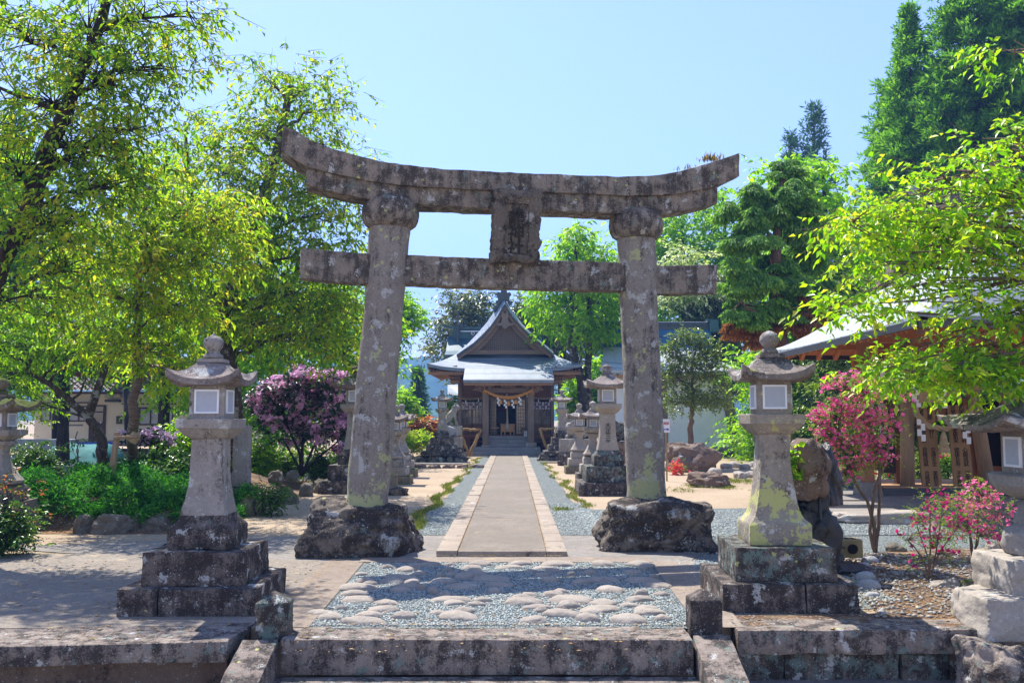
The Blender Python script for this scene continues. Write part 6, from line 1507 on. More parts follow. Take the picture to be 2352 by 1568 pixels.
# bright broadleaf trees right of the gate
GR_ = 'bright trees right of the gate'
for i, (u, vt, vb, Y, w_, lb, mt, L_) in enumerate((
  (1890, 385, 900, 40, 150, 'bright yellow green tree directly behind the weeping conifer', LF_fresh, .32), (1660, 440, 900, 58, 170, 'bright green tree beyond the right end of the gate beams', LF_fresh, .32),
  (1565, 500, 900, 57, 150, 'green tree just right of the right gate pillar', LF_fresh, .32), (1960, 640, 1000, 36, 110, 'silvery leaved tree behind the tip of the pavilion roof', LF_holly, .2),
  (1640, 620, 900, 54, 150, 'dark leafed tree behind the storehouse ridge', LF_ever, .28), (1790, 820, 1080, 40, 110, 'low bright green tree behind the right lantern', LF_fresh, .22),
  (2130, 860, 1090, 38, 120, 'green tree seen between the pavilion posts', LF_fresh, .2), (1905, 900, 1080, 44, 100, 'dark green tree behind the pink azalea', LF_cedar, .22), (2290, 870, 1090, 36, 120, 'dark green tree deep behind the pavilion', LF_dark, .2))):
    H_ = vb-vt; bl = []
    for k in range(7):
        f = k/6; bl.append((u+((k*37) % 5/4-.5)*w_*.8, vt+H_*(.10+.8*f), Y, w_*(.35+.45*math.sin(math.pi*min(1, f+.15))), H_*.12+10, 2.0, 38))
    b = P(u, vb, Y); b.z = 0
    tree('broadleaf_tree', lb, bl, [b]+trk((u, vb-H_*.3, Y), (u+6, vt+H_*.25, Y), (u, vt+10, Y)), .2, mt, BKd, group=GR_, seed=80+i, ns=6, nl=8, tw=.8, L=L_, W=.5, cr=(.9,.9,.5), fork=.3, hang=.45)
tree('white_flecked_tree', 'pale silvery leaved tree touching the right end of the tie beam',
  [(1560,610,52,50,40,1.9,26),(1600,660,52,50,36,1.9,24),(1545,680,52,40,34,1.6,18)], [Vector((P(1580,900,52).x, 52, 0))]+trk((1585,800,52),(1575,650,52)), .2, LF_white, BK, seed=95, ns=6, nl=8, tw=.8, L=.24, W=.5, cr=(.8,.8,.5))
# ------------------------------------------------------------------ weeping conifer
def weeping(name, label, trunk, tr, pads, mat, seed, dead=()):
    rng = np.random.default_rng(seed); tp = [np.array(p) for p in trunk]; e = empty(name, tuple(tp[0]), label, 'conifer')
    MB().tube(tp, [tr*(1-.75*i/(len(tp)-1)) for i in range(len(tp))], 12, .06, random.Random(seed)).build('trunk', BKr, e, True, smooth=True)
    for grp, mt, nm in ((pads, mat, 'foliage'), (dead, LF_rust, 'dry_foliage')):
        if not grp: continue
        mb = MB(); VV = []; 
        P0 = []; DD = []; LL = []
        grp = [(u+rng.normal()*ru*.35, v+rng.normal()*rv*.35, Y+rng.normal()*.4, ru*rng.uniform(.65, 1.05), rv*rng.uniform(.7, 1.0)) for (u, v, Y, ru, rv) in grp for _ in range(2)]
        for (u, v, Y, ru, rv) in grp:
            c = np.array(P(u, v, Y)); t = Y/FPX
            j = min(range(len(tp)), key=lambda j: np.linalg.norm(tp[j]-c)+max(0, tp[j][2]-c[2])*.7)
            pts = wig(tp[j], c, rng, 6, .12, .08); mb.tube(pts, [.07*(1-.75*q/6) for q in range(7)], 7)
            n = int(ru*rv*1.0)
            q = nrm(rng.normal(size=(n, 3))); q[:, 2] = np.abs(q[:, 2])*1.1-.35
            # several drooping tufts make up a pad
            kt = max(4, int(ru*rv/110)); tq = nrm(rng.normal(size=(kt, 3)))*rng.uniform(.3, 1, (kt, 1)); ti = rng.integers(0, kt, n)
            p = c+tq[ti]*np.array([ru*t*1.05, ru*t*.8, rv*t*.8])+q*np.array([ru*t*.33, ru*t*.33, rv*t*.22])
            P0.append(p); dd = q*np.array([.5, .5, .0])+tq[ti]*.25; dd[:, 2] -= .75; DD.append(dd+rng.normal(size=(n, 3))*.14); LL.append(rv*t*rng.uniform(.30, .85, n))
        mb.build('branches' if nm == 'foliage' else 'dry_branches', BKr, e, True, smooth=True)
        p = np.vstack(P0); d = nrm(np.vstack(DD)); Ls = np.concatenate(LL)
        segs = []
        for k in range(3):   # three overlapping links make a drooping strand
            a = p+d*(Ls*k/3)[:, None]; segs.append(leaf_geo(a, d+rng.normal(size=a.shape)*.12, rng.normal(size=a.shape), Ls*.48, Ls*.0+.055, fold=.2, curl=.05))
        V, F = join_geo(segs); link(nm, np_mesh(nm, V, F), mt, e, True)
    return e
Yw = 26
weeping('weeping_conifer', 'weeping conifer with drooping thread foliage and a reddish trunk behind the right lantern',
  [P(1797,1110,Yw)*1.0]+trk((1797,960,Yw),(1795,800,Yw),(1785,740,Yw),(1780,640,Yw),(1783,560,Yw),(1792,470,Yw),(1800,400,Yw)), .30,
  [(1800,395,Yw,40,26),(1815,440,Yw,40,26),(1770,600,Yw+.3,50,40),(1830,670,Yw+.3,50,40),(1760,480,Yw+.3,50,40),(1800,410,Yw,45,30),(1745,450,Yw,42,36),(1835,450,Yw+.4,44,36),(1720,500,Yw-.5,44,38),(1790,480,Yw,44,36),(1870,480,Yw+.3,38,36),(1760,530,Yw,40,36),(1840,520,Yw,46,42),(1722,560,Yw-.5,40,32),(1890,560,Yw+.4,40,40),(1745,640,Yw-.4,52,40),(1700,625,Yw-.6,30,36),(1810,620,Yw,46,34),(1725,720,Yw-.5,48,34),(1690,700,Yw-.7,26,30),(1780,700,Yw,46,34),(1880,660,Yw+.4,50,42),(1900,700,Yw+.3,46,36),(1830,720,Yw-.4,34,30),(1850,590,Yw+.5,50,44)],
  LF_weep, 101, [(1740,752,Yw-.4,52,24),(1690,765,Yw-.6,30,28),(1865,740,Yw-.3,44,36),(1830,700,Yw,34,30),(1900,730,Yw,40,36),(1780,770,Yw-.5,36,30)])
# ------------------------------------------------------------------ holly-like clipped tree
Yh = 34
b = P(1587, 1030, Yh); b.z = 0
tree('clipped_holly_tree', 'small rounded evergreen with a crooked stem in front of the white storehouse',
 [(1590,840,Yh,46,30,.8,34),(1550,870,Yh,32,28,.7,24),(1635,860,Yh,32,26,.7,24),(1560,920,Yh,40,24,.8,26),(1610,915,Yh,42,24,.8,28),(1655,915,Yh,26,18,.6,14),(1540,820,Yh,24,28,.5,14),(1620,820,Yh,28,24,.6,16),(1560,780,Yh,8,28,.15,9),(1580,770,Yh,6,24,.12,8),(1612,780,Yh,7,26,.12,8),(1598,790,Yh,6,24,.12,7),(1635,800,Yh,8,26,.15,7),(1545,800,Yh,6,26,.12,6)],
 [b]+trk((1586,985,Yh),(1590,950,Yh),(1592,900,Yh),(1590,840,Yh)), .12, LF_holly, BKp, seed=111, ns=8, nl=8, tw=.26, L=.085, W=.55, cr=(.3,.3,.22), hang=.1, droop=0, fork=.45, flat=.9)
# ------------------------------------------------------------------ foreground branches on the right
trunkR = [Vector((8.2, 9.4, 0)), Vector((7.6, 9.3, 1.6)), Vector((6.9, 9.2, 2.9)), Vector((6.3, 9.1, 4.2)), Vector((6.0, 9.0, 5.6))]
tree('foreground_cherry_tree', 'cherry tree reaching in from the right edge with large bright green leaves',
 [(2260,420,9,70,26,.6,12),(2170,410,8.8,70,26,.6,12),(2300,330,9.2,50,40,.6,10),(2330,110,9.4,30,30,.5,6),(2060,480,8.7,70,28,.6,14),(1960,510,8.6,60,20,.5,10),(2150,520,8.9,90,40,.8,22),(2270,520,9,80,45,.8,20),(2050,600,8.6,60,26,.6,8),(2170,580,8.8,90,30,.8,11),(2290,610,8.8,70,45,.8,14),
  (2000,705,8.5,60,14,.4,4),(2100,660,8.6,80,24,.7,10),(2260,700,8.7,80,34,.8,11),(2320,720,8.7,50,40,.7,12),(1910,710,8.4,50,16,.4,6),(2040,840,8.5,60,14,.5,6),(2150,830,8.6,90,22,.7,12),(2270,815,8.6,80,38,.8,16),(2180,850,8.5,80,26,.6,12),(2290,865,8.6,60,26,.6,10),(2100,868,8.4,40,14,.4,5),(2240,470,9.1,60,30,.6,12),(2110,790,8.7,40,12,.5,3)],
 trunkR, .12, LF_right, BKp, seed=121, ns=4, nl=8, tw=.34, L=.088, W=.48, cr=(.26,.26,.12), hang=.55, fork=.35, shell=.2, limb_r=.25, droop=.3, twig_r=.0025)
# ------------------------------------------------------------------ flowering shrubs
def flower_shrub(name, label, blobs, stems, leafm, petm, seed, cat='azalea', fl_n=3, fl_s=.06, lf=(5, 7), L=.05, group=None, stem_r=.02, shell=.3, pet=5, cr=(.16,.16,.08), bark=BKp, ffrac=.7, nfl=6, tw=.14, W=.4, ball=False):
    rng = np.random.default_rng(seed); B_ = blobs_px(blobs); base = Vector(stems[0][0]); e = empty(name, tuple(base), label, cat, group)
    for st_p in stems:
        pts = [Vector(p) for p in st_p]; q = []
        for a, b in zip(pts, pts[1:]):
            for k in range(3): q.append(a.lerp(b, k/3)+Vector(rng.normal(size=3)*.006))
        q.append(pts[-1]); MB().tube(q, [stem_r*(1-.6*i/len(q)) for i in range(len(q))], 7).build('stem', bark, e, True, smooth=True)
    allp = np.array([p for s in stems for p in s]); cc, bi = cluster_centres(B_, rng, shell, .05)
    mb = MB(); A = []; Bq = []
    for p, i in zip(cc, bi):
        c = B_[i][0]; j = np.argmin(np.linalg.norm(allp-c, axis=1)+np.maximum(0, allp[:, 2]-c[2])); 
        if not any(i == z for z in A and [] or []): pass
        m_ = c+rng.normal(size=3)*.05; A.append((allp[j], m_)); Bq.append((m_, p))
    a = np.array([x[0] for x in A]); b = np.array([x[1] for x in A]); c_ = np.array([x[0] for x in Bq]); d_ = np.array([x[1] for x in Bq])
    V, F = join_geo([stick_geo(a, b, stem_r*.35, stem_r*.2), stick_geo(c_, d_, stem_r*.2, .002)]); link('twigs', np_mesh('tw', V, F), bark, e, True)
    of = np.array([B_[i][0] for i in bi])
    lv, _ = spray_leaves(cc, rng, lf[0], lf[1], tw, L, W, cr, .1, of, .7, .0)
    V, F = leaf_geo(*lv); link('foliage', np_mesh('lf', V, F), leafm, e, True)
    K = int(len(cc)*ffrac); sel = cc[rng.permutation(len(cc))[:K]]
    ctr = np.repeat(sel, nfl, 0)+rng.normal(size=(K*nfl, 3))*np.array(cr)*.55
    n = len(ctr); ax = nrm(rng.normal(size=(n, 3))+np.array([0, -.5, .7]))
    # each flower is a ring of petals opening round its axis
    t1 = nrm(np.cross(ax, np.array([.3, .2, .9]))); t2_ = np.cross(ax, t1); ps = []; ds = []; us = []
    for k in range(pet):
        th = 2*math.pi*k/pet; dd = t1*math.cos(th)+t2_*math.sin(th); ps.append(ctr); ds.append(dd*.85+ax*.5); us.append(ax)
    ps = np.vstack(ps); ds = np.vstack(ds); us = np.vstack(us); Ls = fl_s*rng.uniform(.7, 1.2, len(ps))
    V, F = leaf_geo(ps, ds, us, Ls, Ls*.85, fold=.12, curl=.25); link('blossom', np_mesh('bl', V, F), petm, e, True)
    return e
LF_az = M_leaf('azalea_leaves', [(.05,.11,.012), (.12,.22,.015), (.22,.32,.02), (.33,.36,.04)], .45)
LF_rh = M_leaf('rhododendron_leaves', [(.01,.03,.010), (.02,.055,.014), (.04,.09,.02)], .15, rough=.3, spec=.5)
g = G(2010, 1268); Ya = g.y
flower_shrub('pink_azalea_bush', 'tall leggy azalea covered in hot pink blossom between the right lantern and the pavilion',
 [(1925,940,Ya,45,26,.4,34),(1985,900,Ya,42,28,.4,32),(2040,905,Ya,30,26,.35,22),(1880,955,Ya-.1,32,16,.3,18),(1950,870,Ya,26,16,.3,14),(1900,990,Ya,42,18,.35,24),(1990,960,Ya,50,26,.4,32),(2000,1010,Ya,50,22,.4,30),(1930,1020,Ya,42,18,.35,22),(1960,1060,Ya-.1,46,18,.35,24),(2010,1060,Ya,36,20,.3,18),(1930,1090,Ya-.1,34,14,.3,14),(1900,880,Ya,14,10,.2,6),(2050,960,Ya,20,24,.3,10)],
 [[g, P(2008,1200,Ya), P(1990,1150,Ya), P(1950,1085,Ya), P(1925,1000,Ya), P(1935,900,Ya)], [g, P(2020,1180,Ya), P(2020,1080,Ya), P(2000,980,Ya), P(1985,900,Ya)], [g, P(1998,1220,Ya), P(2008,1130,Ya), P(2035,1050,Ya), P(2055,960,Ya), P(2075,880,Ya)]],
 LF_az, FL_pink, 131, stem_r=.028, fl_s=.034, nfl=7, cr=(.13,.13,.07), L=.04, lf=(4, 6), ffrac=.62)
g = G(2135, 1332); Yb = g.y
flower_shrub('magenta_azalea_bush', 'low open azalea with scattered magenta flowers in the soil patch at the right',
 [(2120,1180,Yb,34,30,.3,16),(2165,1150,Yb,34,30,.3,18),(2100,1230,Yb,34,34,.3,14),(2150,1230,Yb,40,34,.35,20),(2200,1200,Yb,32,34,.3,14),(2190,1270,Yb,28,22,.25,8),(2110,1290,Yb,22,16,.2,6)],
 [[g, P(2130,1280,Yb), P(2105,1200,Yb)], [g, P(2150,1270,Yb), P(2165,1160,Yb)], [g, P(2145,1290,Yb), P(2200,1210,Yb)], [g, P(2125,1290,Yb), P(2085,1240,Yb)], [g, P(2138,1260,Yb), P(2135,1150,Yb)]],
 LF_az, FL_mag, 132, stem_r=.012, fl_s=.030, nfl=2, cr=(.10,.10,.08), L=.026, lf=(4, 6), ffrac=.6, tw=.09)
g = G(2235, 1280); Yc = g.y
flower_shrub('rose_azalea_bush', 'rounder azalea with rose buds and yellow green shoots behind the magenta one',
 [(2200,1160,Yc,42,34,.45,26),(2250,1140,Yc,40,30,.45,26),(2290,1180,Yc,30,34,.4,18),(2220,1210,Yc,40,30,.4,20),(2270,1230,Yc,34,26,.35,16),(2180,1210,Yc,30,26,.35,12),(2240,1115,Yc,24,12,.3,8)],
 [[g, P(2225,1220,Yc), P(2195,1150,Yc)], [g, P(2245,1210,Yc), P(2250,1130,Yc)], [g, P(2250,1230,Yc), P(2295,1180,Yc)], [g, P(2232,1240,Yc), P(2220,1180,Yc)]],
 LF_az, FL_pink, 133, stem_r=.012, fl_s=.034, nfl=3, cr=(.12,.12,.09), L=.03, lf=(4, 6), ffrac=.7, tw=.1)
g = G(2345, 1290); flower_shrub('small_azalea', 'small reddish azalea sprig cut by the right edge above the rough stones',
 [(2335,1225,g.y,22,14,.2,10),(2310,1245,g.y,16,10,.2,6)], [[g, P(2335,1230,g.y)]], LF_az, FL_mag, 134, stem_r=.01, fl_s=.03, nfl=3, cr=(.1,.1,.06), L=.03)
g = G(1556, 1090); flower_shrub('coral_azalea', 'small ball of coral pink azalea blossom in front of the big boulder',
 [(1555,1076,g.y,13,11,.2,16)], [[g, P(1555,1080,g.y)]], LF_az, M_leaf('coral_petals', [(.80,.05,.10), (.88,.14,.18)], .4, spec=.2, tint=1.1), 135, stem_r=.02, fl_s=.07, nfl=9, cr=(.2,.2,.15), L=.05)
g = G(690, 1108, .2); Yr = 25.6; g = Vector((P(692,1100,Yr).x, Yr, .25))
flower_shrub('rhododendron_bush', 'large rhododendron bearing lilac pink flower heads left of the gate pillar',
 [(700,865,Yr,44,22,.7,32),(760,875,Yr,40,24,.7,30),(640,890,Yr,44,22,.7,30),(600,930,Yr,38,24,.6,16),(690,920,Yr,60,26,.8,40),(770,930,Yr,40,30,.7,30),(650,960,Yr,60,24,.8,26),(740,980,Yr,55,28,.8,20),(790,990,Yr,34,36,.6,16),(640,900,Yr,60,30,.9,18),(700,1000,Yr,60,24,.8,12),(800,1030,Yr,30,26,.5,10)],
 [[g, P(688,1040,Yr), P(660,980,Yr), P(620,930,Yr)], [g, P(695,1030,Yr), P(700,950,Yr), P(705,880,Yr)], [g, P(710,1050,Yr), P(745,980,Yr), P(770,890,Yr)], [g, P(720,1060,Yr), P(780,1010,Yr)], [g, P(680,1060,Yr), P(650,1010,Yr)]],
 LF_rh, FL_lilac, 141, cat='rhododendron', stem_r=.045, fl_s=.085, nfl=16, cr=(.14,.14,.10), L=.16, lf=(4, 6), ffrac=.8, tw=.28, bark=BKd, shell=.55, W=.32)
g = Vector((P(345,1080,19).x, 19, .25))
flower_shrub('pale_rhododendron', 'small rhododendron with a few pale lilac heads beside the young cherry stem',
 [(340,1000,19,22,8,.3,7),(385,1005,19,10,6,.2,3),(300,1005,19,9,6,.2,3)], [[g, P(345,1010,19)], [g, P(380,1010,19)]], LF_rh, FL_lilacp, 142, cat='rhododendron', stem_r=.03, fl_s=.08, nfl=14, cr=(.16,.16,.1), L=.13, ffrac=1, tw=.2)
# azaleas glimpsed beyond the pavilion and low garden plants
for i, (u, v0, v1, w_, Y, m_, lb) in enumerate(((1960,1060,1112,60,27,LF_az,'yellow green azalea below the pink one, left of the pavilion post'), (2055,1050,1110,50,27,LF_az,'yellow green shrub with red buds behind the round log post'), (2115,1040,1110,40,28,LF_az,'bright shrub behind the left prayer board'), (2175,1030,1110,50,28,LF_fresh,'leafy green shrub between the two prayer boards'))):
    shrub('garden_shrub', lb, u, v0, v1, w_, Y, m_, 150+i, 60, .07, group='shrubs behind the pavilion')
for i, (u, v, Y, ru, rv, lb) in enumerate(((2155,1040,27.5,16,8,'pink azalea flowers seen between the prayer boards'), (2055,1072,26.5,20,14,'red azalea flowers behind the round log post'), (1990,1085,26.5,14,10,'red azalea flowers left of the log post'))):
    g = Vector((P(u, v, Y).x, Y, 0)); flower_shrub('distant_azalea', lb, [(u, v, Y, ru, rv, .3, 14)], [[g, P(u, v, Y)]], LF_az, FL_mag if i == 0 else FL_redaz, 160+i, stem_r=.02, fl_s=.06, nfl=5, cr=(.2,.2,.15), L=.06)
# ------------------------------------------------------------------ left garden bed
def bedz(x, y):
    d = min(1, max(0, (-5.2-.02*(y-15)-x)/1.2))*min(1, max(0, (y-15.0)/.9))*min(1, max(0, (27-y)/3))
    return .42*d+.06*mn.noise(Vector((x*.7, y*.7, 0)))*d
vs = []; fs = []; nx, ny = 60, 50
for i in range(ny+1):
    for j in range(nx+1):
        x = -17+12.2*j/nx; y = 14.8+12.4*i/ny; vs.append((x, y, .008+bedz(x, y)))
for i in range(ny):
    for j in range(nx): fs.append((i*(nx+1)+j, i*(nx+1)+j+1, (i+1)*(nx+1)+j+1, (i+1)*(nx+1)+j))
tag(MB().add(vs, fs).build('garden_bed', T_soil, smooth=True), kind='structure')
# border rocks
for i, (u, v, w_, h_, lb) in enumerate(((178,1226,48,50,'upright rounded rock at the left end of the garden border'), (250,1226,92,52,'wide flat faced rock second along the garden border'), (303,1222,22,40,'narrow wedge rock between two wide border rocks'), (347,1220,82,48,'wide dark rock nearest the left lantern in the garden border'), (402,1215,30,34,'small rock just left of the lantern shaft'))):
    g = G(u, v); w2 = w_*g.y/FPX/2; rock('border_rock', S_border, (g.x, g.y+.18, -.04), w2*1.08, .24, h_*g.y/FPX, lb, 'rocks edging the garden bed', seed=170+i, boxy=.6, flat=.5, sub=5, facet=.6)
for i, (u, v, w_, h_, lb) in enumerate(((560,1186,36,50,'mossy block right beside the left lantern shaft'), (592,1184,22,40,'narrow pale block beside the mossy border block'), (655,1158,44,44,'square mossy block at the corner of the garden border'), (700,1140,30,34,'rounded rock under the rhododendron, left one'), (735,1132,36,36,'dark rock under the rhododendron, middle one'), (775,1128,30,36,'rock under the rhododendron nearest the gate pillar'), (630,1128,34,30,'round pale boulder on the bed below the rhododendron'), (668,1124,28,24,'smaller round boulder on the bed below the rhododendron'))):
    g = G(u, v); w2 = w_*g.y/FPX/2; rock('border_rock', S_moss if i in (0, 2) else S_border, (g.x, g.y+.15, -.04+(.25 if i > 5 else 0)), w2*1.1, .22, h_*g.y/FPX, lb, 'rocks edging the garden bed', seed=180+i, boxy=.6, flat=.5, sub=4)
# juniper ground cover: countless sprays
rng = np.random.default_rng(7); n = 2600
px = rng.uniform(-9.6, -4.9, n); py = rng.uniform(15.1, 18.8, n); k_ = (px < -4.75-.0*(py)) & ((py-15.1) > .25*np.abs(np.sin(px*2.1))); px = px[k_]; py = py[k_]; n = len(px)
hh = np.array([.04+bedz(a, b)+.55*max(0, mn.noise(Vector((a*1.7, b*1.7, 3)))+.25)*min(1, (b-14.9)*1.6) for a, b in zip(px, py)])
cc = np.c_[px, py, hh+rng.uniform(-.05, .06, n)]
m_ = 34; pos = np.repeat(cc, m_, 0)+rng.normal(size=(n*m_, 3))*np.array([.07, .07, .05]); d = rng.normal(size=(n*m_, 3)); d[:, 2] = np.abs(d[:, 2])*.7+.15; Ls = rng.uniform(.04, .10, n*m_)
V, F = leaf_geo(pos, d, rng.normal(size=(n*m_, 3)), Ls, Ls*.3)
tag(link('juniper_ground_cover', np_mesh('jun', V, F), LF_jun), kind='stuff')
shrub('clipped_round_shrub', 'dense dark rounded shrub between the edge lantern and the garden bed', 78, 1018, 1150, 100, 16.8, LF_shrub, 191, 230, .05, z=.0, ns=8, nl=10, tw=.16)
shrub('glossy_dark_shrub', 'dark glossy leaved shrub behind the juniper, right of the young cherry stem', 395, 1035, 1120, 120, 18.8, LF_shrub, 192, 190, .07, z=.3, ns=8, nl=9, tw=.2, dep=.8)
shrub('glossy_dark_shrub', 'dark glossy shrub left of the wooden prop', 335, 1050, 1120, 90, 19.5, LF_shrub, 193, 120, .07, z=.3, ns=8, nl=9, tw=.2, dep=.6)
shrub('bright_garden_shrub', 'light green shrub behind the left lantern shaft in front of the cream house', 415, 980, 1060, 80, 22, LF_fresh, 194, 90, .09, z=.3)
shrub('bright_garden_shrub', 'green low plants under the rhododendron, left', 590, 1020, 1095, 70, 25, LF_fresh, 195, 80, .09, z=.2)
shrub('bright_garden_shrub', 'green low plants under the rhododendron, middle', 650, 1035, 1090, 70, 26.5, LF_dark, 196, 80, .09, z=.2)
shrub('bright_garden_shrub', 'green low plants right of the rhododendron stems', 745, 1040, 1110, 60, 26, LF_dark, 197, 80, .09, z=.2)
shrub('glossy_seedling', 'small glossy green shrub growing between the mossy border blocks', 625, 1112, 1178, 36, 17.6, LF_shrub, 198, 50, .05, z=.0, ns=6, tw=.12)
shrub('red_tipped_corner_shrub', 'green shrub with red young leaves at the bottom left edge of the garden', 8, 1165, 1280, 80, 12.4, LF_shrub, 199, 90, .06, z=.0, ns=6, tw=.16)
shrub('young_red_leaves', 'sprays of red young leaves above the bottom left corner shrub', 15, 1080, 1220, 70, 12.6, LF_red, 200, 22, .06, z=.0, ns=3, nl=5, tw=.2)
# young upright plant
b = Vector((P(288,1115,0+18).x, 18, .3)); b = Vector((P(290*0+284,1110,17.5).x, 17.5, .3)); b = Vector((P(190*0+0+285*0+ 178*0+ 284,1110,17.5).x, 17.5, .3))
tree('sapling', 'young straight sapling with long pointed leaves in front of the teal tarpaulin', [(177,1010,18.5,24,14,.15,5),(177,1050,18.5,22,14,.15,5),(176,1080,18.5,18,12,.15,4)], [Vector((P(174,1108,18.5).x, 18.5, .3))]+trk((177,1050,18.5),(178,990,18.5)), .014, LF_shrub, BKp, seed=201, ns=1, nl=4, tw=.12, L=.16, W=.25, cr=(.03,.03,.03), shell=.1, parts=('stem', 'side_stems', 'leaves'))
# wooden prop of the young cherry, log stump
pr_ = empty('timber_prop', (P(262,1116,16.4).x, 16.4, .3), 'wooden prop with a lashed crossbar supporting the young cherry stem', 'tree prop')
MB().bar(P(252,1117,16.3), P(270,992,16.3), .085, .085).build('post', W_pole, pr_, True, bevel=.01)
MB().tube([P(262,1005,16.2), P(318,1002,16.4)], .035, 8).build('crossbar', W_pole, pr_, True); MB().tube([P(302,1014,16.45), P(314,996,16.45)], .085, 10).build('straw_binding', M_rope2, pr_, True)
tag(MB().lathe([(.17, .2), (.16, .75), (.15, .76)], 14, M=Matrix.Translation((P(206,1100,19.6).x, 19.6, 0))).build('tree_stump', BK, smooth=True, ang=40), 'short grey sawn stump at the foot of the leaning cherry', 'stump')
# grass verges along the gravel
rng = np.random.default_rng(9); pts = []
for x0, y0, y1, w_, dn in ((-1.62, 14.6, 28, .045, 80), (1.45, 18.8, 27, .05, 40), (-1.5, 28, 42, .05, 20), (1.3, 27, 42, .05, 16)):
    m_ = int((y1-y0)*dn); y = rng.uniform(y0, y1, m_); pts.append(np.c_[x0+.10*np.sin(y*1.7)+rng.normal(size=m_)*w_, y, np.full(m_, .01)])
for (u, v, s, m_) in ((1600,1118,.3,60), (1690,1106,.5,220), (1670,1122,.3,60), (1290,1172,.15,40), (1565,1128,.3,40)):
    c = G(u, v); pts.append(np.c_[rng.normal(c.x, s*.6, m_), rng.normal(c.y, s, m_), np.full(m_, .01)])
p = np.vstack(pts); p = np.repeat(p, 4, 0)+rng.normal(size=(len(p)*4, 3))*np.array([.03, .03, 0]); d = rng.normal(size=p.shape)*.5; d[:, 2] = 1; Ls = rng.uniform(.03, .09, len(p))
V, F = leaf_geo(p, d, rng.normal(size=p.shape), Ls, Ls*.22); tag(link('grass_verge', np_mesh('gr', V, F), M_leaf('grass_blades', [(.07,.12,.02), (.16,.20,.03), (.30,.27,.07)], .35)), kind='stuff')
# ------------------------------------------------------------------ rocks, basin and small things
g = G(1580, 1092); rock('big_boulder', S_brown, (P(1580,1085,32).x, 32, -.05), .86, .6, 1.02, 'big square shouldered brown boulder beside the right gate pillar', seed=211, sub=5, boxy=.85, facet=.5, flat=.6)
g = G(1640, 1120); rock('layered_rock', S_brown, (g.x, g.y+.4, -.05), .58, .4, .40, 'low ragged brown rock on the sand right of the gate', seed=212, sub=5, boxy=.7, flat=.3, amp=.35)
for i, (u, v) in enumerate(((1670,1076),(1690,1074),(1712,1078),(1730,1072),(1702,1098),(1724,1096),(1640,1088),(1745,1090))):
    g = G(u, v); rock('kerb_stone_block', S_clean, (g.x, g.y, -.05), .22, .2, .26, 'pale kerb block in the low stone edging behind the right lantern', 'kerb blocks behind the right lantern', seed=220+i, boxy=.9, flat=.6, sub=3)
rock('water_basin_rock', S_brown, (P(1840,1110,11.0).x, 11.0, .85), .36, .34, .72, 'rounded brown boulder perched above the dark wet rock behind the right lantern', cat='boulder', seed=231, sub=5, boxy=.2, flat=.9, facet=.3, amp=.2)
WET = NT('wet_black_rock'); WETM = WET.fin(WET.mix(WET.ramp(WET.noise(5, 5), [(.4, 0), (.7, 1)]), (.008,.008,.009), (.05,.035,.025)), .3, WET.bump(WET.noise(9, 6, .7), .8, .04), .6)
rock('wet_rock', WETM, (P(1852,1220,11.05).x, 11.05, -.02), .33, .34, 1.0, 'glossy black wet rock carrying the water basin boulder', seed=232, sub=5, boxy=.6, flat=.7)
rock('wet_rock', WETM, (P(1895,1030,11.25).x-.04, 11.25, .78), .20, .24, .70, 'dark wet spout rock leaning out at the right of the basin boulder', seed=233, sub=5, boxy=.4, flat=.7)
rock('wet_rock', WETM, (P(1920,1250,11.2).x, 11.2, 0), .40, .35, .12, 'low wet black slab where the water runs out', seed=234, boxy=.7)
rock('wet_rock', WETM, (P(1912,1225,11.4).x, 11.4, .05), .14, .13, .20, 'small wet black knob on the low slab', seed=235, boxy=.5)
rock('grey_boulder', S_bluecob, (P(1852,1010,12.2).x, 12.2, .7), .38, .3, .82, 'pale grey boulder top showing above the basin boulder', cat='boulder', seed=236, sub=4, boxy=.3)
tag(MB().tube([P(1878,1100,10.9), P(1885,1180,10.85), P(1890,1240,10.8), P(1900,1256,10.8), P(1940,1256,10.9)], .016, 8).build('black_hose', M_black, smooth=True), 'black hose hanging down beside the wet rock', 'hose')
e = empty('water_meter_box', (P(1937,1225,11.9).x, 11.9, 0), 'small brass brown box with a round opening standing beside the wet rock', 'box')
mt_ = M_plain('brass_brown_box', (.26,.20,.09), .5, .25)
MB().box(-.19, .19, -.14, .14, .08, .30).build('body', mt_, e, bevel=.01)
MB().lathe([(.06, 0), (.06, .02)], 16, M=Matrix.Translation((.06, -.142, .19)) @ Matrix.Rotation(R(90), 4, 'X')).build('round_opening', M_dark, e)
for i in range(4): MB().box(-.15+.08*i, -.11+.08*i, -.06, .06, .300, .304).build('vent', M_dark, e)
# round leaved plant spilling over the basin
tree('round_leaved_plant', 'clump of round bright green leaves spilling over the basin boulder', [(1818,1050,10.7,14,22,.12,16),(1812,1085,10.7,10,12,.1,8)], [Vector((P(1820,1100,10.8).x, 10.8, .9)), Vector((P(1818,1070,10.75).x, 10.75, 1.2)), Vector((P(1817,1045,10.7).x, 10.7, 1.4))], .01, LF_right, BKp, cat='plant', seed=241, ns=2, nl=4, tw=.07, L=.07, W=.95, cr=(.07,.07,.07), hang=.3, parts=('stem', 'side_stems', 'leaves'))
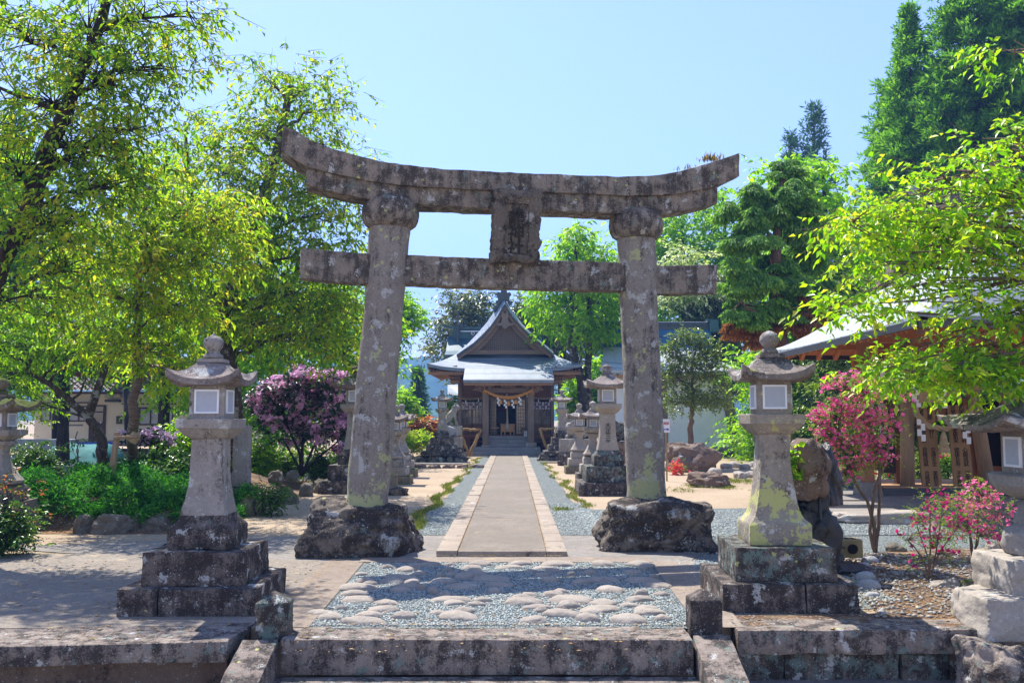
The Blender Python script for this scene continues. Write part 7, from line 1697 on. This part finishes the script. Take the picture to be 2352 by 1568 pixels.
# cobble edging right of the lantern
for i, (u, v, r) in enumerate(((1944,1259,.10),(1957,1272,.14),(1969,1279,.10),(1980,1286,.09),(1998,1292,.14),(1983,1303,.11),(1984,1318,.14),(1988,1331,.15),(1997,1352,.16),(2004,1371,.10))):
    g = G(u, v); rock('edging_cobble', S_bluecob, (g.x, g.y, -.01), r*.78, r*.62, r*.7, 'smooth grey cobble in the curved edging right of the lantern', 'cobbles edging the soil patch', seed=250+i, boxy=.1, facet=.08, amp=.08, flat=.3, sub=4, fine=.0)
for i, (u, v, w_, h_, lb, mt_) in enumerate(((2175,1350,60,22,'flat pale angular stone below the magenta azalea', S_clean), (2225,1350,32,26,'pointed olive stone right of the flat pale one', S_moss), (2285,1268,36,26,'round beige stone behind the azaleas', S_cob), (2312,1262,30,26,'brownish stone next to the round beige one', S_brown), (2060,1268,46,22,'dark olive rock at the head of the soil patch', S_border), (2030,1280,30,14,'low dark rock left of the olive one', S_border), (2140,1392,18,12,'small grey stone on the gravelly soil', S_clean), (2105,1372,20,9,'small flat stone on the soil beside the cobble edging', S_brown), (1560,1268,0,0,'', None))):
    if not w_: continue
    g = G(u, v); w2 = w_*g.y/FPX/2; rock('garden_stone', mt_, (g.x, g.y+w2*.5, -.02), w2*1.05, w2*.8, h_*g.y/FPX, lb, seed=270+i, boxy=.4, flat=.4)
for i, (u, v) in enumerate(((2260,1465),(2330,1480))):
    pass
rock('rough_stone_block', S_step, (4.05, 7.75, -.45), .40, .30, .42, 'rough pale stone block below the rustic lantern at the right edge', cat='stone block', seed=281, boxy=.85, flat=.6, sub=5)
# stepping stones before the left shrine lantern
for i, (a, lb) in enumerate(((470,'leftmost of the stepping stones before the left shrine lantern'), (580,'second stepping stone from the left before the shrine lantern'), (695,'third stepping stone from the left before the shrine lantern'), (803,'fourth stepping stone from the left before the shrine lantern'), (918,'stepping stone nearest the gravel strip before the shrine'))):
    g = G(*z4(a, 1476)); rock('stepping_stone', S_brown, (g.x, g.y+.2, -.03), (.30 if i == 4 else .245), .20, .17, lb, seed=290+i, boxy=.8, flat=.3, facet=.3)
for x0, x1, y, lb in ((-6.2, -1.9, 36.2, 'thin stone kerb strip behind the stepping stones'), (1.1, 3.2, 37.6, 'thin stone kerb strip before the right shrine lantern')):
    tag(MB().box(x0, x1, y, y+.35, 0, .06).build('stone_kerb', S_clean, bevel=.01), lb, 'kerb')
# statues: guardian lion dogs and oxen
def animal(name, label, kind, loc, rz, s, mat, ped=None, cat='statue'):
    e = empty(name, loc, label, cat, None, rz)
    if kind == 'lion':
        v = [(-.20,0,.14),(-.10,0,.30),(.05,0,.44),(.14,0,.60),(.19,0,.74),(.30,0,.74),(.38,0,.70), (-.14,.11,.16),(.02,.13,.06),(.10,.13,.03), (-.14,-.11,.16),(.02,-.13,.06),(.10,-.13,.03), (.14,.09,.46),(.20,.10,.22),(.22,.10,.03),(.28,.10,.02), (.14,-.09,.46),(.20,-.10,.22),(.22,-.10,.03),(.28,-.10,.02), (-.30,0,.24),(-.34,0,.42),(-.27,0,.56)]
        ed = [(0,1),(1,2),(2,3),(3,4),(4,5),(5,6),(0,7),(7,8),(8,9),(0,10),(10,11),(11,12),(2,13),(13,14),(14,15),(15,16),(2,17),(17,18),(18,19),(19,20),(0,21),(21,22),(22,23)]
        r = [.15,.15,.15,.14,.15,.10,.07,.11,.06,.045,.11,.06,.045,.07,.05,.05,.04,.07,.05,.05,.04,.06,.08,.03]
    else:
        v = [(-.42,0,.26),(-.15,0,.30),(.15,0,.31),(.36,0,.38),(.50,0,.50),(.62,0,.46),(.72,0,.38), (-.42,.15,.12),(-.25,.20,.06),(-.42,-.15,.12),(-.25,-.20,.06), (.24,.15,.12),(.42,.18,.06),(.24,-.15,.12),(.42,-.18,.06), (.52,.09,.60),(.50,.16,.70),(.52,-.09,.60),(.50,-.16,.70),(-.55,0,.28),(-.60,.05,.10)]
        ed = [(0,1),(1,2),(2,3),(3,4),(4,5),(5,6),(0,7),(7,8),(0,9),(9,10),(2,11),(11,12),(2,13),(13,14),(4,15),(15,16),(4,17),(17,18),(0,19),(19,20)]
        r = [.20,.22,.22,.16,.13,.10,.08,.12,.07,.12,.07,.10,.06,.10,.06,.04,.02,.04,.02,.04,.02]
    me = skin_mesh([tuple(c*s for c in p) for p in v], ed, [q*s for q in r], 2)
    weather(me, amp=.02*s, scale=9/s*.6, seed=3, fine=.02*s)
    o = link('body', me, mat, e); h0 = 0
    if kind == 'lion':
        for y in (.09, -.09):
            mb = MB(); mb.lathe([(.05*s, 0), (.03*s, .05*s), (.002, .09*s)], 8, M=Matrix.Translation((.18*s, y*s, .84*s))); mb.build('ear', mat, e)
        mb = MB()
        for k in range(9):
            a = k*.7; mb.lathe([(.0, -.05*s), (.045*s, 0), (.0, .05*s)], 8, M=Matrix.Translation((.10*s+.05*s*math.cos(a), .13*s*math.sin(a), .70*s+.08*s*math.cos(a*1.3))))
        mb.build('mane', mat, e, smooth=True)
    if ped:
        z = 0
        for nm, w_, h_, m_ in ped:
            z -= h_; MB().box(-w_, w_, -w_*.8, w_*.8, z, z+h_-.004).build(nm, m_, e, bevel=.02)
    return e
p = Q(712, 1145, 43.2)
animal('guardian_lion_dog', 'grey stone lion dog sitting on its pedestal left of the shrine steps', 'lion', (p.x, 43.2, p.z), R(0), 1.15, S_clean,
  [('pedestal_top', .52, .42, S_clean), ('pedestal', .36, .55, S_lan), ('pedestal_foot', .46, .36, S_brown), ('foundation', .50, max(.05, p.z-1.34), S_base)])
p = Q(1600, 1150, 43.6)
animal('guardian_lion_dog', 'stone lion dog half hidden behind the right shrine lantern', 'lion', (p.x+.1, 43.6, p.z), R(180), 1.15, S_clean,
  [('pedestal_top', .52, .42, S_clean), ('pedestal', .36, .55, S_lan), ('foundation', .50, max(.05, p.z-.98), S_base)])
p = Q(700, 1225, 41.2)
animal('ox_statue', 'dark grey stone ox lying beside the left shrine lantern', 'ox', (p.x, 41.2, .95), R(-115), .95, S_bluecob, [('pedestal', .5, .45, S_lan), ('foundation', .55, .5, S_base)])
p = P(1345, 995, 33)
animal('ox_statue', 'pale horned stone ox seen between the two small waisted lanterns', 'ox', (P(1322,990,36).x, 36, 1.0), R(-120), 1.0, S_pale, [('pedestal', .55, .5, S_lan), ('foundation', .6, .5, S_base)])
animal('ox_statue', 'mottled stone ox between the tall lantern and the right gate pillar', 'ox', (P(1424,1010,26).x, 26, 1.15), R(-130), 1.05, S_baseT, [('pedestal', .55, .6, S_brown), ('foundation', .6, .55, S_base)])
# small direction sign right of the gate pillar
e = empty('direction_sign', (P(1530,990,27).x, 27, 0), 'small white sign with red writing and a blue arrow right of the gate pillar', 'sign')
a = P(1522,962,27); b = P(1539,993,27)
MB().box(a.x, b.x, 26.99, 27.01, b.z, a.z).build('panel', M_white, e, True)
MB().box((a.x+b.x)/2-.02, (a.x+b.x)/2+.02, 27.012, 27.05, 0, a.z).build('post', W_pole, e, True)
M_red = M_plain('red_letter', (.6,.03,.02), .6); M_blu = M_plain('blue_arrow', (.01,.06,.5), .6)
me = text_mesh('順路', .085, .003); me.transform(Matrix.Translation(((a.x+b.x)/2, 26.985, a.z-.12))); link('red_lettering', me, M_red, e, world=True)
mb = MB(); cx = (a.x+b.x)/2; zz = b.z+.09; mb.extrude_poly([(cx-.07, zz-.012), (cx+.02, zz-.012), (cx+.02, zz-.035), (cx+.08, zz), (cx+.02, zz+.035), (cx+.02, zz+.012), (cx-.07, zz+.012)], lambda x, z, t: (x, t, z), 26.98, 26.988); mb.build('arrow', M_blu, e, True)
# hanging paper fortunes on the foreground twigs
rr = random.Random(3)
for i, (u, v, col) in enumerate(((2253,815,'white'),(2302,808,'blue'),(2340,838,'white'),(2160,792,'white'))):
    c = P(u, v+20, 8.7); mb = MB(); mb.cbox((0, 0, -.03), .028, .004, .085, Matrix.Rotation(R(rr.uniform(-30, 30)), 4, 'Y')); o = mb.build('paper_fortune', M_white if col == 'white' else M_plain('blue_paper', (.05,.35,.5), .7)); o.location = c
    tag(o, {0: 'white paper fortune knotted on a twig left of the blue one', 1: 'blue paper fortune knotted on a twig over the rustic lantern', 2: 'white paper fortune knotted on a twig nearest the right edge', 3: 'white paper fortune hanging among leaves over the prayer boards'}[i], 'paper slip')
# tufts growing on the top lintel
p = TL(*z3(2070, 250), 0); c = T0+TX*p[0]; rng = np.random.default_rng(5)
for (xx, zz, n_, L_, lb) in ((2070, 250, 60, .16, 'brownish tuft of weeds on the raised right end of the top lintel'), (1960, 288, 26, .10, 'thin tuft of weeds on the top lintel, left of the larger tuft')):
    q = TL(*z3(xx, zz), 0); c = np.array(T0+TX*q[0]); c[2] = q[1]-.02
    pos = c+rng.normal(size=(n_, 3))*np.array([.10, .05, 0]); d = rng.normal(size=(n_, 3))*.35; d[:, 2] = 1; Ls = rng.uniform(.4, 1, n_)*L_
    V, F = leaf_geo(pos, d, rng.normal(size=(n_, 3)), Ls, Ls*.2); tag(link('weed_tuft', np_mesh('wt', V, F), M_leaf('dry_weed', [(.12,.12,.03), (.35,.22,.08)], .3)), lb, 'plant')
# ------------------------------------------------------------------ wooded hills and haze
def hill(name, x0, x1, y0, y1, hf, nx, ny, mat):
    vs = []; fs = []
    for i in range(ny+1):
        for j in range(nx+1):
            x = x0+(x1-x0)*j/nx; y = y0+(y1-y0)*i/ny; z = hf(x, y, i/ny)
            vs.append((x, y, z))
    for i in range(ny):
        for j in range(nx): fs.append((i*(nx+1)+j, i*(nx+1)+j+1, (i+1)*(nx+1)+j+1, (i+1)*(nx+1)+j))
    return tag(MB().add(vs, fs).build(name, mat, smooth=True), kind='structure')
k = NT('wooded_hill'); cw = k.mix(k.ramp(k.noise(.012, 6, .6), [(.4, 0), (.6, 1)]), (.03,.085,.03), (.09,.17,.04))
d = k.vor(.14); cw = k.mix(k.ramp(d, [(.2, 0), (.7, .7)]), cw, (.015,.035,.015))
HM = k.fin(cw, .95, k.bump(d, -1.0, 6), .1)
def hf(x, y, t):
    e_ = 92*math.sin(min(1, t*1.05)*math.pi/2)**1.1*(.80+.28*mn.fractal(Vector((x*.0022+4, y*.002, 0)), .9, 2, 5))
    c = mn.cell(Vector((x*.12, y*.12, 0))) if False else mn.noise(Vector((x*.11, y*.11, 0)))
    b_ = abs(mn.noise(Vector((x*.07, y*.07, 5))))*7
    return -1+e_*(.55+.5*math.exp(-((x+95)/170)**2)) + (b_+c*2.5)*min(1, t*3)
hill('hills', -1100, 1100, 560, 1250, hf, 420, 110, HM)
hz = MB().box(-1400, 1400, -30, 1700, -1.5, 240).build('haze', None)
tag(hz, kind='stuff')
k = NT('haze_air'); k.t.nodes.remove(k.b); pv_ = k.n('ShaderNodeVolumePrincipled'); pv_.inputs['Color'].default_value = (.20, .44, 1.0, 1); pv_.inputs['Density'].default_value = .0008; pv_.inputs['Anisotropy'].default_value = .2
k.t.links.new(pv_.outputs[0], k.out.inputs['Volume']); hz.data.materials.append(k.m)
